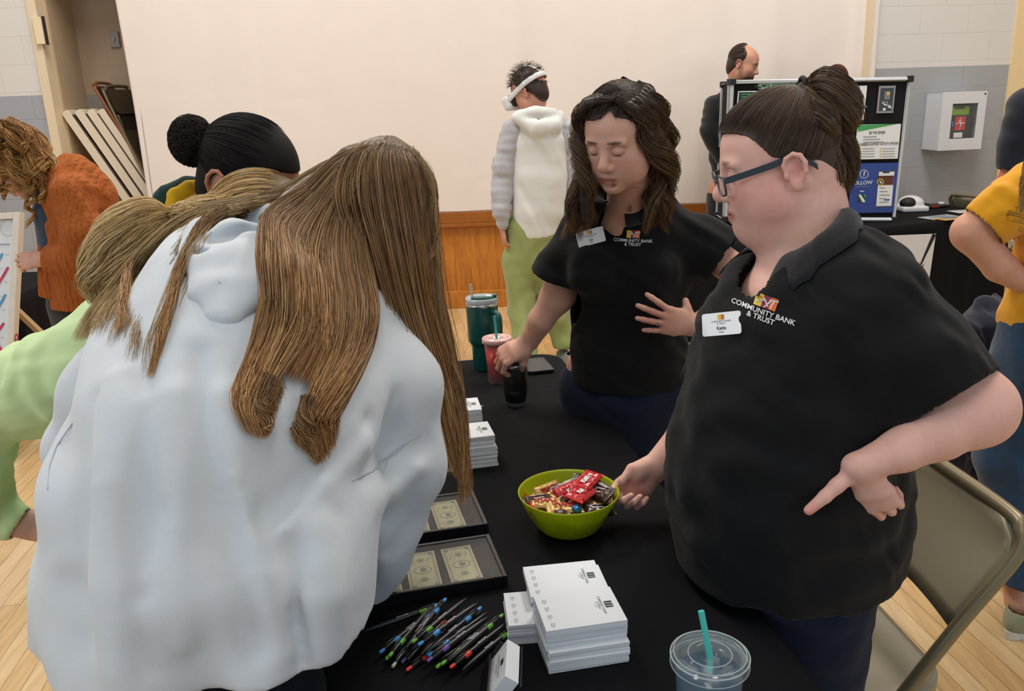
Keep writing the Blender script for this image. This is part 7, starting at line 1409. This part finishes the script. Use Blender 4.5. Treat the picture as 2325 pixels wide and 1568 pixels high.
mb = MB(); a = ont(2120, 470); mb.box((a.x, a.y, .755), (.20, .12, .012), R=Matrix.Rotation(.3, 3, 'Z'), bev=.004); mb.box((a.x-.02, a.y-.06, .756), (.07, .018, .014), R=Matrix.Rotation(.3, 3, 'Z'), mi=1); mb.lathe([(0, .76), (.022, .76), (.022, .775), (0, .777)], (a.x+.07, a.y+.03, 0), 16, mi=2); tag(mb.build('tray', [MHK, mat('tray_red', '#8e2a26', .5), MHS]), 'black tray with small red and white items on the far table', 'tray')
c = ont(1962, 501); v_ = sdf([ell(c+Vector((0, 0, .02)), (.09, .04, .022), None, .01), ell(c+Vector((.05, .01, .03)), (.05, .03, .02), None, .01)], .005, wrinkle(3, .03, .007)); o = npmesh('plastic_bag', v_[0], v_[1], mat('cling_plastic', '#c9cdd0', .15, alpha=.55)); tag(o, 'crumpled clear plastic bag below the display board', 'bag')
# ---- defibrillator cabinet
def onw(px, py, off):
    r = Vector(ray(px, py)); pl = RX0+rn*off; t_ = (pl-CAM0).dot(rn)/r.dot(rn); return CAM0+r*t_
a_, b2_, c2_ = onw(2141, 210, .20), onw(2244, 208, .20), onw(2140, 342, .20); W_ = (b2_-a_).length*.97; H_ = a_.z-c2_.z
e = empty('defibrillator_cabinet', (a_+b2_)/2-Vector((0, 0, H_)), 0, 'white wall cabinet with window holding a black and lime first-aid defibrillator bag', 'cabinet'); Mx = frame_M(a_-Vector((0, 0, H_)), rd, (0, 0, 1))  # x along wall, y up, z outwards
if (Mx.to_3x3() @ Vector((0, 0, 1))).dot(rn) < 0: print('FLIP')
MCAB = mat('cabinet_white', '#d8dade', .3, coat=.3); R3_ = Mx.to_3x3()
def bxm(mb, x0, x1, y0, y1, z0, z1, mi=0, bev=.002): mb.box(Mx @ Vector(((x0+x1)/2, (y0+y1)/2, (z0+z1)/2)), (abs(x1-x0), abs(y1-y0), abs(z1-z0)), R=R3_, mi=mi, bev=bev); return mb
mb = MB()
for q in ((0, .008, 0, H_, -.198, 0), (W_-.008, W_, 0, H_, -.198, 0), (0, W_, 0, .008, -.198, 0), (0, W_, H_-.008, H_, -.198, 0), (0, W_, 0, H_, -.199, -.190)): bxm(mb, *q)
mb.build('housing', MCAB, e); bxm(MB(), .01, W_-.01, .01, H_-.01, -.189, -.186).build('added_dark_back', mat('interior_dark', '#3a3d40', .8), e); f_ = MB(); wx0, wx1, wy0, wy1 = W_*.24, W_*.82, H_*.20, H_*.80  # dark back panel added to make the cabinet interior dark
for q in ((0, wx0, 0, H_), (wx1, W_, 0, H_), (wx0, wx1, 0, wy0), (wx0, wx1, wy1, H_)): bxm(f_, *q, 0, .010)
d_ = f_.build('door', MCAB, e); MB().lathe([(0, 0), (.006, 0), (.006, .004), (0, .004)], Mx @ Vector((W_-.02, H_-.02, .01)), 12, R=R3_).build('lock', MHK, d_); bxm(MB(), wx0, wx1, wy0, wy1, .002, .004).build('window_pane', mg, d_)
e2_ = empty('defibrillator', Mx @ Vector((W_*.5, .02, -.08)), 0, 'black and lime defibrillator bag with red square label, seen through the cabinet window', 'defibrillator'); g_ = MB(); bxm(g_, W_*.12, W_*.84, H_*.06, H_*.60, -.14, -.03, 0, .015); g_.build('bag', mat('bag_black', '#15171a', .7), e2_); g_ = MB(); bxm(g_, W_*.16, W_*.76, H_*.58, H_*.76, -.13, -.04, 0, .02); g_.build('bag_top', mat('bag_lime', '#8fbf2a', .6), e2_); g_ = MB(); bxm(g_, W_*.40, W_*.60, H_*.71, H_*.75, -.04, -.025, 0, .004); g_.build('handle', MHK, e2_)
g_ = MB(); bxm(g_, W_*.40, W_*.64, H_*.34, H_*.58, -.031, -.026, 0, .004); z = -.0252
zz_ = [(.42, .46), (.49, .46), (.505, .53), (.525, .38), (.54, .48), (.56, .46), (.62, .46)]; g_.tube([Mx @ Vector((W_*x, H_*y, z)) for x, y in zz_], .004, 4, mi=1); g_.tube([Mx @ Vector((W_*x, H_*y, z)) for x, y in ((.52, .35), (.52, .57))], .002, 4, mi=1); bxm(g_, W_*.40, W_*.60, H_*.21, H_*.30, -.031, -.026, 1); bxm(g_, W_*.33, W_*.37, H_*.40, H_*.50, -.031, -.026, 2); g_.build('label_plate', [mat('label_red', '#c21f28', .4), mat('label_white', '#e6e6e6', .4), mat('label_blue', '#2a6fb8', .4)], e2_)
# ================================================================= more people
def plainhair(H, zs_, ys_, base, pal_, parent, n=900, tie=(0, -.05, .145), r=.0012, extra=()):
    Vk, Qk = sdf([H.e(0, -.010, .050, .082, .103, .096, .01), H.e(0, -.055, -.015, .064, .05, .07, .03)], .005, cut=capcut(H, zs_, ys_, 0)); cp = cap_paths(H, scalp(rs, n, zs_, ys_, pe=.1), tie, c=(0, -.008, .050), r=(.083, .105, .097), rs=rs, wob=.002)
    return hair_obj('hair', [(Vk, Qk, paint(Vk, base, (), .12)), strands(cp, r, pick(rs, pal_, len(cp)), n=3)]+list(extra), parent, MHAIR)
rs = np.random.RandomState(30); YM = 6.15; PM = person((1.75, YM, 0), 'bearded man in black standing behind the display board'); Hm = Head(P(1685, 150, YM), (.80, -.45, -.30), (.15, 0, 1), 1.02); skM = '#c58f76'
mp_ = [loftrows([row(215, 1630, 1730, YM, .10), row(260, 1606, 1760, YM, .13), row(350, 1612, 1752, YM, .14), row(450, 1622, 1735, YM, .14)], .02, .02), loft([P(1622, 240, YM), P(1610, 300, YM-.08), P(1640, 360, YM-.14)], [.075, .065, .055], None, (0, 1, 0), .03), loft([P(1740, 240, YM), P(1755, 330, YM-.08), P(1700, 360, YM-.16)], [.075, .065, .05], None, (0, 1, 0), .03)]
jm = [loft([P(1645, 430, YM), P(1630, 560, YM), (P(1630, 560, YM).x, YM, .08)], [.12, .09, .07], None, (0, 1, 0), .03), loft([P(1710, 430, YM), P(1712, 560, YM), (P(1712, 560, YM).x, YM, .08)], [.12, .09, .07], None, (0, 1, 0), .03)]
bs_ = Hm.spots(skM)+[(Hm.L(0, .07, -.075), (.075, .075, .042), '#2e2019', .9, 4, Hm.R), (Hm.L(0, .10, -.040), (.034, .03, .009), '#33241b', .85, 4, Hm.R)]
for q in (-1, 1): bs_.append((Hm.L(q*.065, .025, -.035), (.02, .025, .045), '#3a2a20', .75, 3, Hm.R))
skin_obj([sdf(Hm.prims(lids='open')+[loft([Hm.L(0, -.03, -.04), list(P(1682, 210, YM+.02))], [.058, .065], None, (1, 0, 0), .02)], .006), sdf([loftrows([row(230, 1640, 1720, YM, .08), row(430, 1640, 1720, YM, .10)])]+jm, .02)], skM, bs_, PM)
MBH = fabric('sweatshirt_black', '#0e0e11', .9, weave=300, fold=7, fstr=.3, fdist=.015); garment('sweatshirt', sdf(mp_, .012, wrinkle(31, .14, .007), cut=cuts(cutp(P(1680, 470, YM), (0, 0, -1)), cuttube([P(1684, 170, YM), P(1682, 215, YM)], .066))), MBH, PM, .006)
garment('trousers', sdf([loft([p[0] if False else q for q in (P(1678, 420, YM), P(1678, 470, YM))], [.17, .16], [.13, .13], (1, 0, 0), .03), loft([P(1645, 450, YM), P(1632, 560, YM), (P(1632, 560, YM).x, YM, .08)], [.13, .10, .085], None, (0, 1, 0), .03), loft([P(1710, 450, YM), P(1712, 560, YM), (P(1712, 560, YM).x, YM, .08)], [.13, .10, .085], None, (0, 1, 0), .03)], .014, cut=cutp((0, 0, .07), (0, 0, -1))), MATS['trousers_black'], PM)
for px_ in (1632, 1712): q = P(px_, 560, YM); shoe((q.x+.03, q.y-.03), (.6, -.8), MSH1, MSOL, PM, L=.29)
plainhair(Hm, [-.10, -.03, 0, .03, .055, .085, .11, .14], [-.055, -.035, -.02, .012, .028, .020, -.005, -.03], '#3a2a21', ['#3b2b22', '#4a372b', '#2a1e18'], PM, 1500, tie=(0, -.09, .02), r=.0012)
# person behind the board: only the crown shows
YN = 6.45; PN = person((2.38, YN, 0), 'person with reddish brown hair, only the top of the head above the display board'); Hn = Head(P(1897, 196, YN), (-.25, -.95, -.1), (0, 0, 1), 1.0)
tn = [loftrows([row(260, 1860, 1935, YN, .09), row(310, 1842, 1952, YN, .12), row(420, 1850, 1945, YN, .13)], .02, .02)]+legs((P(1875, 430, YN), P(1920, 430, YN)), (P(1875, 430, YN).x, YN, .08), (P(1920, 430, YN).x, YN, .08), .12, .06)
skin_obj([sdf(Hn.prims()+[loft([Hn.L(0, -.02, -.04), list(P(1897, 250, YN))], [.05, .055], None, (1, 0, 0), .02)], .006), sdf(tn, .02)], skM, Hn.spots(skM), PN)
garment('sweater', sdf([loftrows([row(262, 1855, 1940, YN, .10), row(310, 1832, 1962, YN, .14), row(440, 1842, 1952, YN, .15)], .02, .02)], .014), fabric('sweater_grey', '#4b4d55', .9), PN, .005); garment('trousers', sdf(legs((P(1875, 430, YN), P(1920, 430, YN)), (P(1875, 430, YN).x, YN, .08), (P(1920, 430, YN).x, YN, .08), .14, .085), .015, cut=cutp((0, 0, .06), (0, 0, -1))), MATS['trousers_black'], PN)
for px_ in (1875, 1920): q = P(px_, 430, YN); shoe((q.x, q.y-.04), (0, -1), MSH1, MSOL, PN)
plainhair(Hn, [-.10, -.03, 0, .03, .055, .075, .10, .13], [-.02, .0, .015, .03, .045, .060, .08, .095], '#4a2a20', ['#5c3527', '#6f4231', '#3f241b'], PN, 900, tie=(0, .03, .15))
# navy sleeve at the right edge
YV = 3.6; PV = person((P(2380, 400, YV).x, YV, 0), 'person in navy top at the far right edge, only an arm and hand in view'); hv0 = P(2284, 392, YV-.02)
hnd, _, _, nv = hand_prims(hv0, (-.15, -.1, -1), (-.9, -.3, .1), q=1, k=1.05, curl=((30, 40, 20),)*4)
cx = P(2400, 300, YV); Hv = Head(P(2400, 95, YV), (-.2, .95, 0), (0, 0, 1), 1.0)
tv = [loftrows([row(215, 2350, 2450, YV, .10), row(260, 2320, 2480, YV, .13), row(400, 2335, 2470, YV, .14), row(560, 2335, 2470, YV, .14)], .02, .02), loft([P(2335, 245, YV), P(2306, 320, YV), P(2290, 384, YV-.02)], [.085, .068, .050], None, (0, 1, 0), .03)]
lv = legs((P(2370, 590, YV), P(2435, 590, YV)), (cx.x-.1, YV, .08), (cx.x+.1, YV, .08), .10, .055)
skin_obj([sdf(hnd, .005), sdf(Hv.prims()+[loft([Hv.L(0, -.02, -.04), list(P(2400, 190, YV))], [.055, .06], None, (1, 0, 0), .02)], .007), sdf([loft([list(P(2400, 220, YV)), list(P(2400, 560, YV))], [.11, .12], [.08, .09], (1, 0, 0), .02)]+lv, .02)], '#c0705c', nailspots(nv), PV)
garment('sweatshirt', sdf(tv, .010, wrinkle(36, .12, .006), cut=cuts(cutp(P(2288, 388, YV-.02), (-.25, 0, -1), None, .10), cutp(P(2400, 590, YV), (0, 0, -1)), cuttube([P(2400, 150, YV), P(2400, 200, YV)], .06))), fabric('sweat_navy', '#131828', .9, fold=7, fstr=.3, fdist=.015), PV, .005); garment('trousers', sdf([loft([P(2400, 560, YV), P(2400, 620, YV)], [.17, .17], [.12, .12], (1, 0, 0), .02)]+legs((P(2370, 590, YV), P(2435, 590, YV)), (cx.x-.1, YV, .08), (cx.x+.1, YV, .08), .115, .075), .014, cut=cutp((0, 0, .06), (0, 0, -1))), MATS['trousers_black'], PV)
for s_ in (-.1, .1): shoe((cx.x+s_, YV+.04), (0, 1), MSH1, MSOL, PV)
plainhair(Hv, [-.10, 0, .05, .13], [-.02, .0, .04, .09], '#33251d', ['#3b2b22', '#4a372b', '#2a1e18'], PV, 500)
# woman in yellow shirt at the right edge
YY = 2.32; PY = person((1.72, YY, 0), 'woman in yellow T-shirt and blue jeans with hand on hip, back to camera, right edge'); rs = np.random.RandomState(40); skY = '#cf9a80'
sY, eY, wY = P(2335, 430, YY), P(2205, 528, YY+.02), P(2345, 655, YY-.02)
hy, _, _, ny = hand_prims(wY, (1, .1, -.35), (0, -1, .1), q=-1, k=1.0, curl=((10, 15, 10),)*4); Hy = Head(P(2480, 170, YY), (.1, .98, -.1), (0, 0, 1), 1.0)
ty = [loftrows([row(400, 2370, 2590, YY, .09), row(440, 2330, 2630, YY, .13), row(540, 2325, 2640, YY, .15), row(620, 2315, 2640, YY, .15), row(700, 2285, 2650, YY, .165), row(780, 2262, 2660, YY, .17)], .02, .02), loft([P(2350, 425, YY), P(2290, 470, YY), P(2235, 515, YY+.01)], [.075, .074, .072], None, (0, 1, 0), .03)]
ly_ = ((Vector((1.60, YY+.01, .86)), Vector((1.80, YY+.01, .86))))
skin_obj([sdf([loft([sY, eY], [.05, .048], None, (0, 1, 0), .02), loft([eY, P(2270, 605, YY), wY], [.049, .043, .029], None, (0, 1, 0), .03)]+hy, .004), sdf(Hy.prims()+[loft([Hy.L(0, -.02, -.04), list(P(2480, 380, YY))], [.055, .06], None, (1, 0, 0), .02)], .008), sdf([loft([list(P(2460, 440, YY)), list(P(2460, 760, YY))], [.12, .13], [.09, .10], (1, 0, 0), .02), loft([(1.60, YY+.02, .82), (1.56, YY+.10, .45), tuple(P(2310, 1370, 2.24))], [.09, .06, .036], None, (0, 1, 0), .02), loft([(1.80, YY+.02, .82), (1.82, YY+.05, .45), (1.84, YY+.1, .1)], [.09, .06, .04], None, (0, 1, 0), .02)], .009)], skY, [(eY, (.06, .06, .06), '#c98572', .5)]+nailspots(ny), PY)
gy = sdf(ty, .007, lambda X, Y, Z: wrinkle(44, .12, .006, (1, 1, 1.8))(X, Y, Z)+wrinkle(45, .05, .0018)(X, Y, Z), cut=cuts(cutp(P(2238, 520, YY+.01), Vector(P(2212, 535, YY+.01))-Vector(P(2290, 468, YY)), P(2210, 530, YY), .13), cutp(P(2300, 742, YY), (.03, 0, -1)), cuttube([P(2480, 300, YY), P(2480, 385, YY)], .07)))
gy_ = garment('tshirt', gy, fabric('tee_yellow', '#dd9c12', .9, weave=600, fold=9, fstr=.3, fdist=.012), PY); bvY = bvh_of(gy); mb = MB()
for i, (tx, y) in enumerate((('Thank you', 478), ('community', 500), ('for your', 522), ('support', 544))):
    vs, fs = text_bm(tx, .022, .0003); stick(mb, bvY, frame_M(P(2345, y, YY-.25), (1, 0, -.06), (0, 0, 1)), [(v.x, v.y) for v in vs], fs, 0)
mb.build('printed_text', mat('print_olive', '#8a6a20', .8), gy_)
MJB = fabric('jeans_blue', '#1f3e5c', .85, weave=900, wstr=.35, fold=10, fstr=.35, fdist=.012, var=.12)
jy = sdf([loftrows([row(720, 2278, 2640, YY, .16), row(800, 2266, 2650, YY, .175), row(860, 2268, 2640, YY, .17)], .02, .02), loft([(1.56, YY+.01, .80), tuple(P(2300, 1040, YY+.03)), tuple(P(2325, 1200, YY-.02)), tuple(P(2316, 1335, 2.24))], [.135, .105, .085, .065], None, (0, 1, 0), .03), loft([(1.86, YY+.01, .80), (1.88, YY+.05, .42), (1.88, YY+.1, .10)], [.14, .10, .07], None, (0, 1, 0), .03)], .008, wrinkle(46, .09, .005), cut=cuts(cutp(P(2312, 1322, 2.24), (0, 0, -1))))
garment('jeans', jy, MJB, PY); MSHG = fabric('shoe_sage', '#8f9276', .8); sh_ = G(2308, 1432); shoe((sh_.x+.05, sh_.y+.02), (.9, .5), MSHG, mat('sole_offwhite', '#cfcdc6', .6), PY, L=.26); shoe((1.88, YY+.12), (.3, 1), MSHG, MATS['sole_offwhite'], PY)
g = [[list(P(2440+i*10, 180, YY-.06)), list(P(2380+i*12, 290, YY-.12)), list(P(2335+i*12, 400, YY-.16)), list(P(2318+i*12, 478-(i % 3)*14, YY-.175))] for i in range(6)]
parts = [strands(lock(rs, q, [.02, .022, .020, .008], 260, 18, .003), .0007, pick(rs, ['#7d5f38', '#96754a', '#6a4f2f'], 260), pick(rs, ['#a8875a', '#8d6c42', '#b99a68'], 260), n=3) for q in g]
for q in g: Vq = sdf([loft(q, [.018, .018, .016, .006], None, (0, 1, 0), .01)], .006); parts.append((Vq[0], Vq[1], paint(Vq[0], '#7a5d3a', (), .2)))
Vk, Qk = sdf([Hy.e(0, -.018, .050, .086, .106, .096, .01), Hy.e(0, -.05, -.02, .08, .06, .085, .03)], .006); parts.append((Vk, Qk, paint(Vk, '#7d5f38', (), .2))); hair_obj('hair', parts, PY, MHAIR)
# ---- navy jacket over a chair
folding_chair((1.93, 3.16, 0), math.radians(-4), 'metal folding chair under the navy jacket, behind the yellow shirt')
YJ = 2.86; jk = sdf([loftrows([row(702, 2200, 2275, YJ, .05), row(735, 2176, 2320, YJ, .075), row(830, 2158, 2345, YJ, .085), row(950, 2140, 2350, YJ-.01, .09), row(1090, 2132, 2345, YJ-.02, .085)], .02, .02), loft([P(2195, 760, YJ-.05), P(2172, 900, YJ-.07), P(2160, 1080, YJ-.07)], [.06, .055, .05], None, (0, 1, 0), .03), loft([P(2250, 745, YJ-.08), P(2262, 860, YJ-.1), P(2255, 990, YJ-.1)], [.055, .05, .045], None, (0, 1, 0), .03)], .008, lambda X, Y, Z: wrinkle(48, .12, .009, (1.8, 1, .5))(X, Y, Z)+wrinkle(49, .05, .003)(X, Y, Z), cut=cutp(P(2240, 1120, YJ), (.1, 0, -1)))
o = garment('jacket', jk, fabric('jacket_navy', '#11172b', .9, weave=500, fold=8, fstr=.3, fdist=.015), None, .004); tag(o, 'navy jacket draped over the folding chair left of the yellow shirt', 'jacket')
# ================================================================= left: game board and black table
bR, tR = G(16, 1056), P(45, 481, 4.06); e = empty('game_board', bR, 0, 'white wooden game board on an easel with red and blue strips at the left edge', 'game board'); upd = (tR-bR).normalized(); hx = Vector((-.985, -.17, 0)).normalized(); Lb = (tR-bR).length; nb = hx.cross(upd).normalized(); nb = nb if nb.y < 0 else -nb
Mg = Matrix((hx, upd, nb)).transposed().to_4x4(); Mg.translation = bR; MWD = mat('painted_white_wood', '#d3cdc2', .5, var=.05, vscale=20)
def gb_(mb, x0, x1, y0, y1, z0, z1, mi=0): mb.box(Mg @ Vector(((x0+x1)/2, (y0+y1)/2, (z0+z1)/2)), (abs(x1-x0), abs(y1-y0), abs(z1-z0)), R=Mg.to_3x3(), mi=mi, bev=.002)
mb = MB(); gb_(mb, 0, .03, 0, Lb, -.06, 0); gb_(mb, .62, .65, 0, Lb, -.06, 0); gb_(mb, .03, .62, Lb-.03, Lb, -.06, 0); gb_(mb, .03, .62, .25, .28, -.06, 0); fr_ = mb.build('frame', MWD, e); mb = MB(); gb_(mb, .03, .62, .28, Lb-.03, -.035, -.025); bd_ = mb.build('board', mat('board_white', '#d9dfe4', .35, coat=.2), e)
mb = MB()
def ong(px, py, z=-.024):
    pl = Mg @ Vector((0, 0, z)); r = Vector(ray(px, py)); t_ = (pl-CAM0).dot(nb)/r.dot(nb); return CAM0+r*t_+nb*.003
for (x0, y0, x1, y1, mi) in ((-22, 625, 6, 575, 0), (-14, 662, 19, 606, 1), (-12, 712, 13, 668, 0), (-10, 760, 9, 733, 1), (-12, 765, 4, 797, 1)):
    d = Vector((x1-x0, y1-y0, 0)).normalized(); n_ = (-d.y*2.6, d.x*2.6); mb.add([ong(x0+n_[0], y0+n_[1]), ong(x1+n_[0], y1+n_[1]), ong(x1-n_[0], y1-n_[1]), ong(x0-n_[0], y0-n_[1])], [(0, 1, 2, 3)], mi)
for (x, y) in ((17, 578), (3, 609), (13, 640), (9, 703), (6, 766), (1, 672)): mb.add([ong(x-4, y-.8), ong(x+4, y-.2), ong(x+4, y+1.0), ong(x-4, y+.4)], [(0, 1, 2, 3)], 2)
n = 30; c1_ = [(18+17*math.cos(a), 517+19*math.sin(a)) for a in np.linspace(0, 2*PI, n, endpoint=False)]; c2 = [(18+16.2*math.cos(a), 517+18.2*math.sin(a)) for a in np.linspace(0, 2*PI, n, endpoint=False)]; mb.add([ong(*q) for q in c1_+c2], [(i, (i+1) % n, n+(i+1) % n, n+i) for i in range(n)], 2); mb.add([ong(-30, 553), ong(22, 553), ong(22, 556), ong(-30, 556)], [(0, 1, 2, 3)], 2)
mb.build('printed_strips', [mat('strip_blue', '#4d94c4', .4), mat('strip_red', '#c22a4c', .4), mat('strip_grey', '#9aa0a4', .5)], bd_)
Ms = Mg @ Matrix.Translation((-.0012, .52, -.03)) @ Matrix.Rotation(-PI/2, 4, 'Y'); Ms = frame_M(Mg @ Vector((-.0025, .53, -.030)), -Vector(upd), -nb); nrm = Ms.to_3x3() @ Vector((0, 0, 1))
if nrm.dot(hx) > 0: Ms = frame_M(Mg @ Vector((-.0025, .53, -.030)), -Vector(upd), nb)
mb = MB(); mbtext(mb, 'GoSports', .058, Ms, 0, .0012); mb.build('printed_name', mat('strip_red', '#c22a4c', .4), fr_)
mb = MB()
for x_ in (.02, .60): a = Mg @ Vector((x_, Lb*.62, -.06)); mb.tube([a, Vector((a.x+.24, a.y+.42, 0.01))], .018, 4, sm=False)
mb.build('leg', mat('bare_wood', '#b79c78', .6), e)
table_with_cloth('folding_table', (-3.05, 4.55, 0), math.radians(90), 1.0, .7, 'folding table under a black cloth behind the game board', 'black cloth over the small table behind the game board at left', drop=.70, cc='#0d0d10', seed=9, fold=.012)
